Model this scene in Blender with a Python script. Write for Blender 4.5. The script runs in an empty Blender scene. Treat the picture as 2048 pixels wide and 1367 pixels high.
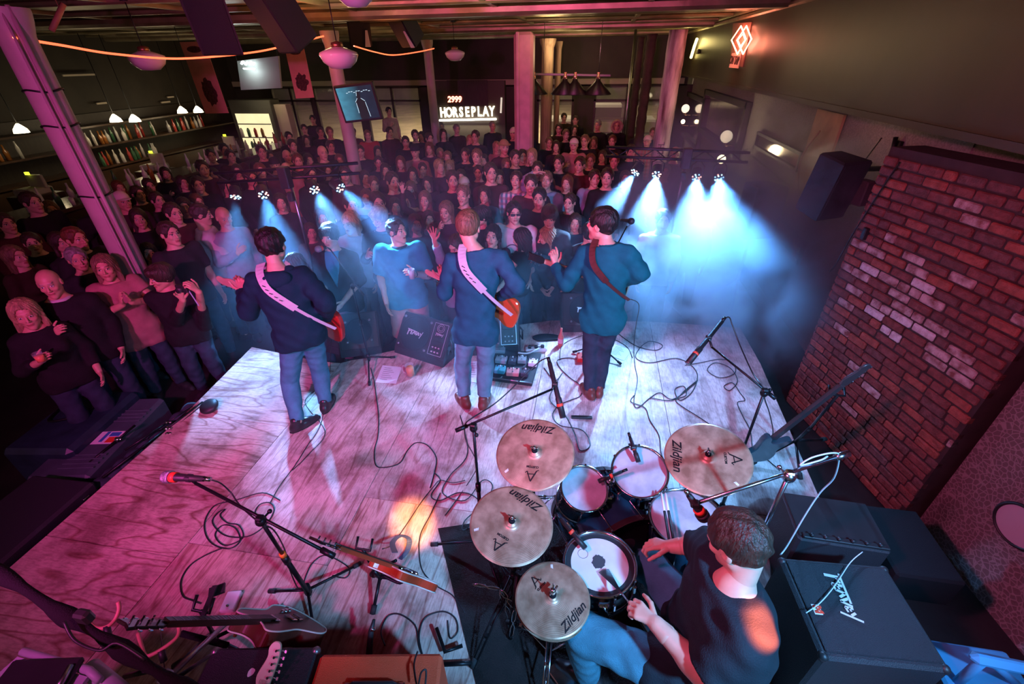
import bpy, math, random
import numpy as np
from mathutils import Vector, Matrix, Euler, Quaternion
SC = bpy.context.scene
COL = SC.collection
random.seed(7)
R_ = math.radians
# ------------------------------------------------------------------ camera
F_PX = 890.0; CX, CY = 1024.0, 683.5
PITCH, YAW, ROLL, CAMH = R_(32.5), R_(10.0), R_(-0.9), 2.8
_fw = Vector((-math.sin(YAW) * math.cos(PITCH), math.cos(YAW) * math.cos(PITCH), -math.sin(PITCH)))
_rt = Vector((math.cos(YAW), math.sin(YAW), 0)); _up = _rt.cross(_fw)
_c, _s = math.cos(ROLL), math.sin(ROLL)
CR, CU = _c * _rt + _s * _up, -_s * _rt + _c * _up
CAM = Vector((0, 0, CAMH))
cam = bpy.data.cameras.new('camera'); cam_o = bpy.data.objects.new('camera', cam); COL.objects.link(cam_o)
cam.sensor_width = 36.0; cam.lens = F_PX / 2048 * 36.0; cam.clip_start = 0.05; cam.clip_end = 120
cam_o.matrix_world = Matrix.Translation(CAM) @ Matrix((CR, CU, -_fw)).transposed().to_4x4()
SC.camera = cam_o
def ray(px, py): return CR * ((px - CX) / F_PX) - CU * ((py - CY) / F_PX) + _fw
def P(px, py, z=0.0):            # point of height z seen at a pixel
    d = ray(px, py); return CAM + d * ((z - CAMH) / d.z)
def PY(px, py, y): d = ray(px, py); return CAM + d * (y / d.y)
def PX(px, py, x): d = ray(px, py); return CAM + d * (x / d.x)
def PD(px, py, dep): return CAM + ray(px, py) * dep
# ------------------------------------------------------------------ view, world, lights
SC.view_settings.view_transform = 'Standard'; SC.view_settings.look = 'None'
SC.view_settings.exposure = -0.12; SC.view_settings.gamma = 1.0; SC.view_settings.use_curve_mapping = False
SC.cycles.use_denoising = True
SC.cycles.volume_step_rate = 1.0; SC.cycles.volume_max_steps = 96
SC.cycles.max_bounces = 5; SC.cycles.diffuse_bounces = 2; SC.cycles.glossy_bounces = 2
SC.cycles.transmission_bounces = 4; SC.cycles.volume_bounces = 0; SC.cycles.transparent_max_bounces = 6
SC.cycles.use_adaptive_sampling = True; SC.cycles.adaptive_threshold = 0.05
SC.cycles.sample_clamp_indirect = 4.0
SC.cycles.caustics_reflective = False; SC.cycles.caustics_refractive = False
W = bpy.data.worlds.new('world'); SC.world = W; W.use_nodes = True
W.node_tree.nodes['Background'].inputs[0].default_value = (1.0, 0.78, 0.60, 1)
W.node_tree.nodes['Background'].inputs[1].default_value = 0.08
def spot(name, loc, tgt, col, power, size, blend=0.3, rad=0.05, parent=None):
    l = bpy.data.lights.new(name, 'SPOT'); l.color = col; l.energy = power; l.spot_size = R_(size); l.spot_blend = blend
    l.shadow_soft_size = rad
    o = bpy.data.objects.new(name, l); COL.objects.link(o); o.location = loc
    o.rotation_euler = (Vector(tgt) - Vector(loc)).to_track_quat('-Z', 'Y').to_euler()
    return o
def point(name, loc, col, power, rad=0.1):
    l = bpy.data.lights.new(name, 'POINT'); l.color = col; l.energy = power; l.shadow_soft_size = rad
    o = bpy.data.objects.new(name, l); COL.objects.link(o); o.location = loc; return o
def area(name, loc, tgt, col, power, sx, sy=None):
    l = bpy.data.lights.new(name, 'AREA'); l.color = col; l.energy = power; l.shape = 'RECTANGLE'; l.size = sx; l.size_y = sy or sx
    o = bpy.data.objects.new(name, l); COL.objects.link(o); o.location = loc
    o.rotation_euler = (Vector(tgt) - Vector(loc)).to_track_quat('-Z', 'Y').to_euler(); return o
# the pink and red wash cans hang above and behind the photographer
spot('pink_wash_light', (-2.2, -0.9, 3.05), (-2.5, 4.4, 0.9), (1.0, 0.10, 0.62), 980, 92, 1.0, 0.12)
spot('red_wash_light', (-1.0, -0.9, 3.05), (-2.0, 7.0, 0.4), (1.0, 0.12, 0.24), 230, 84, 0.7, 0.12)
spot('blue_wash_light', (1.9, -0.6, 3.1), (0.0, 2.9, 0.3), (0.16, 0.50, 1.0), 1500, 70, 0.8, 0.10)
spot('magenta_wash_light', (-0.6, -0.9, 3.05), (-0.3, 9, 1.6), (1.0, 0.13, 0.42), 900, 36, 0.8, 0.1)
spot('red_wash_light', (-1.2, 0.2, 3.3), (2.6, 3.2, 1.0), (1.0, 0.15, 0.40), 480, 80, 0.8, 0.12)
spot('rear_red_wash_light', (-3.5, 3.2, 3.1), (-2.5, 11.5, 0.6), (1.0, 0.16, 0.20), 170, 90, 0.8, 0.15)
# the yellow-red effect can that draws the small hot oval on the deck and on the drummer's back
spot('amber_spot_light', (0.6, -0.8, 3.3), P(825, 1046, 0), (1.0, 0.40, 0.12), 5200, 4.6, 0.7, 0.03)
spot('orange_spot_light', (1.3, -1.2, 3.3), PD(1503, 1238, 1.66), (1.0, 0.12, 0.03), 26000, 2.7, 0.5, 0.02)

# ------------------------------------------------------------------ materials
MATS = {}
def _nt(name):
    m = bpy.data.materials.new(name); m.use_nodes = True
    nt = m.node_tree; return m, nt, nt.nodes['Principled BSDF'], nt.nodes.new, nt.links.new
def mat(name, col, rough=0.6, metal=0.0, spec=0.5, var=0.0, vscale=8.0, bump=0.0, bscale=60.0, col2=None, emit=None, es=0.0,
        alpha=None, trans=None, coords='Object', stretch=None):
    if name in MATS: return MATS[name]
    m, nt, b, N, L = _nt(name)
    b.inputs['Base Color'].default_value = (*col, 1); b.inputs['Roughness'].default_value = rough
    b.inputs['Metallic'].default_value = metal; b.inputs['Specular IOR Level'].default_value = spec
    if emit: b.inputs['Emission Color'].default_value = (*emit, 1); b.inputs['Emission Strength'].default_value = es
    if alpha is not None: b.inputs['Alpha'].default_value = alpha
    if trans is not None: b.inputs['Transmission Weight'].default_value = trans
    tc = N('ShaderNodeTexCoord'); mp = N('ShaderNodeMapping'); L(tc.outputs[coords], mp.inputs[0])
    if stretch: mp.inputs['Scale'].default_value = stretch
    if var > 0 or col2:
        n = N('ShaderNodeTexNoise'); n.inputs['Scale'].default_value = vscale; n.inputs['Detail'].default_value = 5
        L(mp.outputs[0], n.inputs['Vector'])
        r = N('ShaderNodeValToRGB'); c2 = col2 or tuple(c * (1 - var) for c in col)
        r.color_ramp.elements[0].position = 0.35; r.color_ramp.elements[0].color = (*c2, 1)
        r.color_ramp.elements[1].position = 0.65; r.color_ramp.elements[1].color = (*col, 1)
        L(n.outputs['Fac'], r.inputs[0]); L(r.outputs[0], b.inputs['Base Color'])
    if bump > 0:
        n2 = N('ShaderNodeTexNoise'); n2.inputs['Scale'].default_value = bscale; n2.inputs['Detail'].default_value = 3
        L(mp.outputs[0], n2.inputs['Vector'])
        bp = N('ShaderNodeBump'); bp.inputs['Strength'].default_value = bump; bp.inputs['Distance'].default_value = 0.01
        L(n2.outputs['Fac'], bp.inputs['Height']); L(bp.outputs[0], b.inputs['Normal'])
    MATS[name] = m; return m
black = mat('black_metal', (0.018, 0.018, 0.022), 0.38, 0.6, var=0.3)
blackp = mat('black_plastic', (0.02, 0.02, 0.024), 0.5, var=0.3)
rubber = mat('rubber', (0.012, 0.012, 0.014), 0.75)
chrome = mat('chrome', (0.62, 0.64, 0.68), 0.16, 1.0, var=0.15)
steel = mat('steel', (0.42, 0.43, 0.46), 0.32, 1.0, var=0.2)
white = mat('white_paint', (0.72, 0.72, 0.74), 0.5, var=0.05)
paperm = mat('paper', (0.82, 0.84, 0.86), 0.8, var=0.04)
redtape = mat('red_band', (0.75, 0.06, 0.03), 0.5)
cablem = mat('cable_rubber', (0.014, 0.014, 0.018), 0.45)
tolex = mat('black_tolex', (0.016, 0.018, 0.024), 0.62, bump=0.5, bscale=220)
grille = mat('speaker_grille', (0.022, 0.028, 0.036), 0.55, 0.3, bump=0.9, bscale=300)
darkfab = mat('dark_fabric', (0.013, 0.013, 0.016), 0.9, spec=0.1, bump=0.4, bscale=200)
def plywood(name, c1, c2, sx, sy, seed, rings=16.0):
    m, nt, b, N, L = _nt(name)
    tc = N('ShaderNodeTexCoord'); mp = N('ShaderNodeMapping'); L(tc.outputs['Object'], mp.inputs[0])
    mp.inputs['Scale'].default_value = (sx, sy, 1); mp.inputs['Location'].default_value = (seed, seed * .7, 0)
    n1 = N('ShaderNodeTexNoise'); n1.inputs['Scale'].default_value = 1.6; n1.inputs['Detail'].default_value = 2; n1.inputs['Distortion'].default_value = 0.3
    L(mp.outputs[0], n1.inputs['Vector'])
    mu = N('ShaderNodeMath'); mu.operation = 'MULTIPLY'; mu.inputs[1].default_value = rings; L(n1.outputs['Fac'], mu.inputs[0])
    fr = N('ShaderNodeMath'); fr.operation = 'PINGPONG'; fr.inputs[1].default_value = 1.0; L(mu.outputs[0], fr.inputs[0])
    r = N('ShaderNodeValToRGB'); r.color_ramp.elements[0].position = 0.0; r.color_ramp.elements[0].color = (*c2, 1)
    r.color_ramp.elements[1].position = 0.32; r.color_ramp.elements[1].color = (*c1, 1); L(fr.outputs[0], r.inputs[0])
    # worn dirt, in object space
    n2 = N('ShaderNodeTexNoise'); n2.inputs['Scale'].default_value = 2.3; n2.inputs['Detail'].default_value = 8; n2.inputs['Roughness'].default_value = 0.7
    mp2 = N('ShaderNodeMapping'); L(tc.outputs['Object'], mp2.inputs[0]); mp2.inputs['Location'].default_value = (seed * 3, 1, 0); L(mp2.outputs[0], n2.inputs['Vector'])
    r2 = N('ShaderNodeValToRGB'); r2.color_ramp.elements[0].position = 0.36; r2.color_ramp.elements[0].color = (0.34, 0.25, 0.24, 1)
    r2.color_ramp.elements[1].position = 0.56; r2.color_ramp.elements[1].color = (1, 1, 1, 1); L(n2.outputs['Fac'], r2.inputs[0])
    n3 = N('ShaderNodeTexNoise'); n3.inputs['Scale'].default_value = 30; n3.inputs['Detail'].default_value = 4
    mp3 = N('ShaderNodeMapping'); L(tc.outputs['Object'], mp3.inputs[0]); mp3.inputs['Scale'].default_value = (sx * 1.0, sy * 1.0, 1); L(mp3.outputs[0], n3.inputs['Vector'])
    r3 = N('ShaderNodeValToRGB'); r3.color_ramp.elements[0].position = 0.38; r3.color_ramp.elements[0].color = (0.72, 0.66, 0.64, 1)
    r3.color_ramp.elements[1].position = 0.55; r3.color_ramp.elements[1].color = (1, 1, 1, 1); L(n3.outputs['Fac'], r3.inputs[0])
    mx = N('ShaderNodeMix'); mx.data_type = 'RGBA'; mx.blend_type = 'MULTIPLY'; mx.inputs[0].default_value = 0.85
    L(r.outputs[0], mx.inputs[6]); L(r2.outputs[0], mx.inputs[7])
    mx2 = N('ShaderNodeMix'); mx2.data_type = 'RGBA'; mx2.blend_type = 'MULTIPLY'; mx2.inputs[0].default_value = 0.8
    L(mx.outputs[2], mx2.inputs[6]); L(r3.outputs[0], mx2.inputs[7]); L(mx2.outputs[2], b.inputs['Base Color'])
    b.inputs['Roughness'].default_value = 0.55
    bp = N('ShaderNodeBump'); bp.inputs['Strength'].default_value = 0.25; bp.inputs['Distance'].default_value = 0.004
    L(fr.outputs[0], bp.inputs['Height']); L(bp.outputs[0], b.inputs['Normal'])
    return m
ply = [plywood('plywood_%s' % n, c_, d_, sx, sy, sd, rg) for n, sx, sy, sd, c_, d_, rg in
       (('cross', 0.55, 2.6, 1, (.70, .50, .44), (.36, .17, .14), 15.), ('long', 3.4, 0.45, 5, (.66, .46, .40), (.38, .19, .16), 12.), ('long_worn', 3.8, 0.5, 11, (.70, .54, .50), (.44, .27, .24), 11.), ('pale', 2.6, 0.45, 17, (.78, .68, .66), (.58, .46, .44), 9.))]
skinm = mat('skin', (0.62, 0.36, 0.27), 0.5, var=0.12, vscale=20)
skin2 = mat('skin_ruddy', (0.56, 0.29, 0.21), 0.5, var=0.12, vscale=20)
lipm = mat('lips', (0.38, 0.12, 0.11), 0.45)
eyem = mat('eye_white', (0.62, 0.58, 0.55), 0.3)
irism = mat('iris', (0.02, 0.012, 0.01), 0.2)
HAIR = {k: mat('hair_' + k, c, 0.55, var=0.55, vscale=40, bump=1.0, bscale=90, stretch=(1, 1, 0.25)) for k, c in dict(
    black=(0.010, 0.008, 0.007), brown=(0.045, 0.024, 0.015), sandy=(0.22, 0.12, 0.07), blond=(0.45, 0.29, 0.15), grey=(0.30, 0.28, 0.27), red=(0.16, 0.05, 0.02)).items()}
def cloth(name, col, var=0.18): return mat('cloth_' + name, col, 0.85, spec=0.25, var=var, vscale=14, bump=0.35, bscale=180)
def plaid(name, a, b_, c):
    if name in MATS: return MATS[name]
    m, nt, b, N, L = _nt(name)
    tc = N('ShaderNodeTexCoord'); sp = N('ShaderNodeSeparateXYZ'); L(tc.outputs['Object'], sp.inputs[0])
    outs = []
    for ax, sc in ((0, 14.0), (2, 12.0)):
        mu = N('ShaderNodeMath'); mu.operation = 'MULTIPLY'; mu.inputs[1].default_value = sc; L(sp.outputs[ax], mu.inputs[0])
        pp = N('ShaderNodeMath'); pp.operation = 'PINGPONG'; pp.inputs[1].default_value = 0.5; L(mu.outputs[0], pp.inputs[0])
        g = N('ShaderNodeMath'); g.operation = 'GREATER_THAN'; g.inputs[1].default_value = 0.26; L(pp.outputs[0], g.inputs[0]); outs.append(g)
    m1 = N('ShaderNodeMix'); m1.data_type = 'RGBA'; L(outs[0].outputs[0], m1.inputs[0]); m1.inputs[6].default_value = (*a, 1); m1.inputs[7].default_value = (*b_, 1)
    m2 = N('ShaderNodeMix'); m2.data_type = 'RGBA'; L(outs[1].outputs[0], m2.inputs[0]); L(m1.outputs[2], m2.inputs[6]); m2.inputs[7].default_value = (*c, 1)
    mh = N('ShaderNodeMix'); mh.data_type = 'RGBA'; mh.inputs[0].default_value = 0.5; L(m1.outputs[2], mh.inputs[6]); L(m2.outputs[2], mh.inputs[7])
    L(mh.outputs[2], b.inputs['Base Color']); b.inputs['Roughness'].default_value = 0.85
    MATS[name] = m; return m

# ------------------------------------------------------------------ object helpers
def tag(o, label=None, cat=None, group=None, kind=None):
    if label: o['label'] = label
    if cat: o['category'] = cat
    if group: o['group'] = group
    if kind: o['kind'] = kind
    return o
ROOTS = {}
def thing(name, label, cat, loc=(0, 0, 0), rz=0.0, group=None):
    o = bpy.data.objects.new(name, None); COL.objects.link(o); o.location = Vector(loc); o.rotation_euler = (0, 0, rz)
    o.empty_display_size = 0.1
    tag(o, label, cat, group); ROOTS[o.name] = Matrix.Translation(Vector(loc)) @ Matrix.Rotation(rz, 4, 'Z'); return o
def root_m(o):
    while o.parent: o = o.parent
    return ROOTS.get(o.name, Matrix.Identity(4))
class MB:
    def __init__(s): s.v = []; s.f = []; s.m = []; s.sm = []
    def add(s, vs, fs, mi=0, smooth=False, M=None):
        k = len(s.v)
        s.v += [tuple(M @ Vector(v)) if M is not None else tuple(v) for v in vs]
        s.f += [tuple(i + k for i in f) for f in fs]; s.m += [mi] * len(fs); s.sm += [smooth] * len(fs); return s
    def box(s, c, size, M=None, mi=0, bev=0.0, rz=0.0):
        hx, hy, hz = size[0] / 2, size[1] / 2, size[2] / 2
        T = Matrix.Translation(Vector(c)) @ Matrix.Rotation(rz, 4, 'Z')
        if M is not None: T = M @ T
        b = min(bev, hx * .9, hy * .9, hz * .9)
        if b <= 0:
            vs = [(x, y, z) for x in (-hx, hx) for y in (-hy, hy) for z in (-hz, hz)]
            fs = [(0, 1, 3, 2), (4, 6, 7, 5), (0, 4, 5, 1), (2, 3, 7, 6), (0, 2, 6, 4), (1, 5, 7, 3)]
            return s.add(vs, fs, mi, False, T)
        vs = []; idx = {}
        for sx in (-1, 1):
            for sy in (-1, 1):
                for sz in (-1, 1):
                    for a in range(3):
                        p = [sx * (hx - b), sy * (hy - b), sz * (hz - b)]
                        p[a] = (sx * hx, sy * hy, sz * hz)[a]
                        idx[(sx, sy, sz, a)] = len(vs); vs.append(tuple(p))
        fs = []
        for a in range(3):
            for sg in (-1, 1):
                o = [i for i in range(3) if i != a]; q = []
                for (u, v) in ((-1, -1), (1, -1), (1, 1), (-1, 1)):
                    t = [0, 0, 0]; t[a] = sg; t[o[0]] = u; t[o[1]] = v; q.append(idx[(*t, a)])
                if (sg > 0) != (a != 1): q = q[::-1]
                fs.append(tuple(q))
        for a in range(3):       # edges along axis a
            o = [i for i in range(3) if i != a]
            for u in (-1, 1):
                for v in (-1, 1):
                    def k(sa, ax):
                        t = [0, 0, 0]; t[a] = sa; t[o[0]] = u; t[o[1]] = v; return idx[(*t, ax)]
                    q = [k(-1, o[0]), k(1, o[0]), k(1, o[1]), k(-1, o[1])]
                    fs.append(tuple(q))
        for sx in (-1, 1):
            for sy in (-1, 1):
                for sz in (-1, 1): fs.append(tuple(idx[(sx, sy, sz, a)] for a in range(3)))
        return s.add(vs, fs, mi, False, T)
    def tube(s, pts, r, n=8, mi=0, closed=False, caps=True, M=None, smooth=True, flat=None):
        pts = [Vector(p) for p in pts]; m = len(pts)
        rs = list(r) if isinstance(r, (list, tuple)) else [r] * m
        vs = []; fs = []; prev = None
        for i, p in enumerate(pts):
            a = pts[i - 1] if (i > 0 or closed) else p; b = pts[(i + 1) % m] if (i < m - 1 or closed) else p
            t = (b - a); t = t.normalized() if t.length > 1e-9 else Vector((0, 0, 1))
            if prev is None:
                u = t.orthogonal().normalized()
                if flat is not None: u = (Vector(flat) - t * t.dot(Vector(flat))).normalized()
            else:
                u = (prev - t * prev.dot(t)); u = u.normalized() if u.length > 1e-6 else t.orthogonal().normalized()
            prev = u; w = t.cross(u)
            for k in range(n):
                an = 2 * math.pi * k / n; vs.append(p + (u * math.cos(an) + w * math.sin(an)) * rs[i])
        for i in range(m if closed else m - 1):
            j = (i + 1) % m
            for k in range(n):
                l = (k + 1) % n; fs.append((i * n + k, i * n + l, j * n + l, j * n + k))
        if caps and not closed: fs.append(tuple(range(n))[::-1]); fs.append(tuple(range((m - 1) * n, m * n)))
        return s.add(vs, fs, mi, smooth, M)
    def strip(s, pts, nrm, w, t=0.003, mi=0):       # a flat band along pts, width direction nrm x tangent
        pts = [Vector(p) for p in pts]; vs = []; m = len(pts)
        for i, p in enumerate(pts):
            tt = (pts[min(i + 1, m - 1)] - pts[max(i - 1, 0)]).normalized()
            nn = Vector(nrm[i] if isinstance(nrm[0], (list, tuple, Vector)) else nrm).normalized(); sd = nn.cross(tt).normalized()
            ww = w[i] if isinstance(w, (list, tuple)) else w
            for a, b in ((-1, 0), (1, 0), (1, 1), (-1, 1)): vs.append(p + sd * a * ww / 2 + nn * b * t)
        fs = [(i * 4 + k, i * 4 + (k + 1) % 4, i * 4 + 4 + (k + 1) % 4, i * 4 + 4 + k) for i in range(m - 1) for k in range(4)]
        fs += [(3, 2, 1, 0), tuple((m - 1) * 4 + k for k in range(4))]
        return s.add(vs, fs, mi, False)
    def lathe(s, prof, n=24, M=None, mi=0, smooth=True, cap0=False, cap1=False):
        vs = []; fs = []
        for (r, z) in prof:
            for k in range(n): a = 2 * math.pi * k / n; vs.append((r * math.cos(a), r * math.sin(a), z))
        for i in range(len(prof) - 1):
            for k in range(n): l = (k + 1) % n; fs.append((i * n + k, i * n + l, i * n + n + l, i * n + n + k))
        if cap0: fs.append(tuple(range(n))[::-1])
        if cap1: fs.append(tuple(range((len(prof) - 1) * n, len(prof) * n)))
        return s.add(vs, fs, mi, smooth, M)
    def prism(s, out, t, M=None, mi=0, bev=0.0):     # outline in XY, thickness along Z from 0 to t
        n = len(out)
        if bev > 0:
            cx = sum(p[0] for p in out) / n; cy = sum(p[1] for p in out) / n
            def ins(p): 
                d = math.hypot(p[0] - cx, p[1] - cy); k = max(0, 1 - bev / max(d, 1e-6)); return (cx + (p[0] - cx) * k, cy + (p[1] - cy) * k)
            inn = [ins(p) for p in out]
            vs = [(*p, 0) for p in inn] + [(*p, bev) for p in out] + [(*p, t - bev) for p in out] + [(*p, t) for p in inn]
            fs = [tuple(range(n))[::-1], tuple(range(3 * n, 4 * n))]
            for l in range(3):
                fs += [(l * n + i, l * n + (i + 1) % n, (l + 1) * n + (i + 1) % n, (l + 1) * n + i) for i in range(n)]
            return s.add(vs, fs, mi, False, M)
        vs = [(*p, 0) for p in out] + [(*p, t) for p in out]
        fs = [tuple(range(n))[::-1], tuple(range(n, 2 * n))] + [(i, (i + 1) % n, n + (i + 1) % n, n + i) for i in range(n)]
        return s.add(vs, fs, mi, False, M)
    def ball(s, c, r, n=12, mi=0, M=None, sc=(1, 1, 1)):
        m = max(4, n // 2 + 1)
        T = Matrix.Translation(Vector(c)) @ Matrix.Diagonal((r * sc[0], r * sc[1], r * sc[2], 1))
        if M is not None: T = M @ T
        prof = [(math.sin(math.pi * i / m), -math.cos(math.pi * i / m)) for i in range(m + 1)]
        prof[0] = (0.02, -1); prof[-1] = (0.02, 1)
        return s.lathe(prof, n, T, mi, True, True, True)
    def build(s, name, mats, parent=None, world=True, kind=None, label=None):
        if not isinstance(mats, (list, tuple)): mats = [mats]
        me = bpy.data.meshes.new(name)
        if parent is not None and world:
            I = root_m(parent).inverted(); vs = [I @ Vector(v) for v in s.v]
        else: vs = s.v
        me.from_pydata([tuple(v) for v in vs], [], s.f)
        for mm in mats: me.materials.append(mm)
        me.polygons.foreach_set('material_index', s.m); me.polygons.foreach_set('use_smooth', s.sm); me.update()
        o = bpy.data.objects.new(name, me); COL.objects.link(o)
        if parent is not None: o.parent = parent
        if kind: o['kind'] = kind
        if label: o['label'] = label
        return o
def frame(o, x=None, z=None, y=None):     # a matrix at o whose z axis is z and x axis near x
    z = Vector(z or (0, 0, 1)).normalized(); x = Vector(x or (1, 0, 0)); x = (x - z * x.dot(z))
    x = x.normalized() if x.length > 1e-6 else z.orthogonal().normalized(); y = z.cross(x)
    return Matrix.Translation(Vector(o)) @ Matrix((x, y, z)).transposed().to_4x4()
def spline(pts, k=6, closed=False):
    pts = [Vector(p) for p in pts]; n = len(pts); out = []
    rng = range(n if closed else n - 1)
    for i in rng:
        p0 = pts[(i - 1) % n] if closed or i > 0 else pts[0]; p1 = pts[i]; p2 = pts[(i + 1) % n]
        p3 = pts[(i + 2) % n] if closed or i < n - 2 else pts[-1]
        for j in range(k):
            t = j / k; out.append(0.5 * ((2 * p1) + (p2 - p0) * t + (2 * p0 - 5 * p1 + 4 * p2 - p3) * t * t + (3 * p1 - p0 - 3 * p2 + p3) * t ** 3))
    if not closed: out.append(pts[-1])
    return out
def text_mesh(txt, size, ext=0.0, shear=0.0, bold=0.0, align='CENTER'):
    cu = bpy.data.curves.new('t', 'FONT'); cu.body = txt; cu.size = size; cu.extrude = ext; cu.shear = shear; cu.offset = bold
    cu.align_x = align; cu.align_y = 'CENTER'; cu.resolution_u = 3
    o = bpy.data.objects.new('t', cu); COL.objects.link(o)
    bpy.context.view_layer.update()
    me = bpy.data.meshes.new_from_object(o); vs = [tuple(v.co) for v in me.vertices]; fs = [tuple(p.vertices) for p in me.polygons]
    bpy.data.objects.remove(o); bpy.data.curves.remove(cu); bpy.data.meshes.remove(me)
    return vs, fs
def struct(name, mb, m, label=None):
    o = mb.build(name, m); o['kind'] = 'structure'; return o
def copy_tree(o, parent=None):
    c = o.copy(); COL.objects.link(c)
    if parent is not None: c.parent = parent
    for ch in [x for x in o.children]: copy_tree(ch, c)
    return c
# ================================================================== STRUCTURE
floorm = mat('house_floor', (0.030, 0.026, 0.028), 0.55, var=0.4, vscale=3, bump=0.2, bscale=20)
darkwall = mat('dark_wall', (0.040, 0.032, 0.022), 0.7, var=0.3, vscale=2)
olive = mat('olive_wall', (0.060, 0.046, 0.026), 0.38, var=0.3, vscale=1.5)
tin = mat('tin_ceiling', (0.40, 0.33, 0.20), 0.42, 0.55, var=0.35, vscale=3, bump=0.8, bscale=6)
stucco = mat('stucco', (0.30, 0.26, 0.24), 0.9, var=0.35, vscale=55, bump=1.0, bscale=90)
darkwood = mat('dark_wood', (0.035, 0.024, 0.016), 0.5, var=0.4, vscale=5, stretch=(8, 8, 1))
FZ = -0.4
m = MB(); m.box((-5.5, 8.0, FZ - 0.05), (23, 20.0, 0.1)); struct('floor', m, floorm)
m = MB(); m.box((-5.5, 8.2, 3.50), (23, 18.8, 0.1))
for i in range(10):                                       # pressed ribs and boxed beams of the tin ceiling
    y = 4.4 + i * 1.22
    m.box((-5.5, y, 3.42), (23, 0.10, 0.07), bev=0.02)
for y in (7.75, 12.3, 16.0): m.box((-5.5, y, 3.38), (23, 0.30, 0.14), bev=0.04)
for k in range(8): m.box((-12 + 2.1 * k, 8.2, 3.43), (0.07, 18.6, 0.05))
struct('ceiling', m, tin)
m = MB(); m.box((-13.0, 8.2, 1.5), (0.2, 18, 4.0)); struct('wall_left', m, darkwall)
# back wall with window openings onto the street
BY = 16.6
m = MB()
m.box((-5.2, BY, 2.75), (15.8, 0.2, 1.45)); m.box((-5.2, BY, -0.1), (15.8, 0.2, 0.75))
wx = [(-12.8, -10.9), (-9.3, -7.75), (-5.85, -4.95), (-4.9, -2.55), (-0.55, -0.45), (0.15, 0.28), (2.3, 2.9)]
gaps = [(-12.95, -11.55), (-10.0, -9.9), (-8.2, -8.0), (-5.95, -5.4), (-5.15, -1.95), (-0.75, -0.1), (0.95, 1.15), (2.5, 2.9)]
for a, b in gaps: m.box(((a + b) / 2, BY, 1.15), (b - a, 0.2, 1.8))
struct('wall_back', m, darkwall)
m = MB(); m.box((-5.2, BY - 0.13, 2.15), (15.6, 0.06, 0.16), bev=0.01); struct('trim_1', m, mat('pale_trim', (0.34, 0.30, 0.22), 0.6))
glassm = mat('window_glass', (0.9, 0.9, 0.9), 0.02, alpha=0.12)
wins = [(gaps[i][1], gaps[i + 1][0]) for i in range(len(gaps) - 1)]
for i, (a, b) in enumerate(wins):
    if b - a < 0.3: continue
    m = MB()
    for x in (a + .03, b - .03): m.box((x, BY - .02, 1.15), (0.06, 0.12, 1.8))
    for z in (0.28, 1.62, 2.02): m.box(((a + b) / 2, BY - .02, z), (b - a, 0.12, 0.06))
    if b - a > 1.4: m.box(((a + b) / 2, BY - .02, 1.15), (0.08, 0.12, 1.8))
    w = struct('window_%d' % (i + 1), m, darkwood)
    g = MB(); g.box(((a + b) / 2, BY, 1.15), (b - a, 0.01, 1.75)); g.build('pane', glassm, w)
# street outside
streetm = mat('street', (0.50, 0.41, 0.27), 0.8, var=0.35, vscale=0.8)
m = MB(); m.box((-6, 29, FZ - 0.1), (50, 24.6, 0.1)); struct('ground', m, streetm)
m = MB(); m.box((-6, 41, 2.5), (50, 0.4, 6)); struct('wall_street', m, mat('street_facade', (0.10, 0.08, 0.06), 0.8, var=0.5, vscale=1))
area('street_lamp_light', (-5, 24, 7), (-4, 26, 0), (1.0, 0.80, 0.50), 2300, 2.0)
# right side walls
m = MB(); m.box((2.97, 9.5, 0.98), (0.2, 14.4, 2.8)); m.box((2.87, 7.9, 0.98), (0.02, 7.4, 2.8)); struct('wall_right', m, stucco)
m = MB(); m.box((2.63, 7.0, 2.92), (0.55, 19.3, 1.16)); m.box((2.36, 7.0, 2.34), (0.05, 19.3, 0.05)); struct('wall_right_upper', m, olive)
m = MB(); m.box((2.55, 8.7, 3.42), (0.5, 15.9, 0.08), bev=0.02); m.box((2.42, 8.7, 3.34), (0.2, 15.9, 0.07), bev=0.02); struct('trim_2', m, tin)
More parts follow.
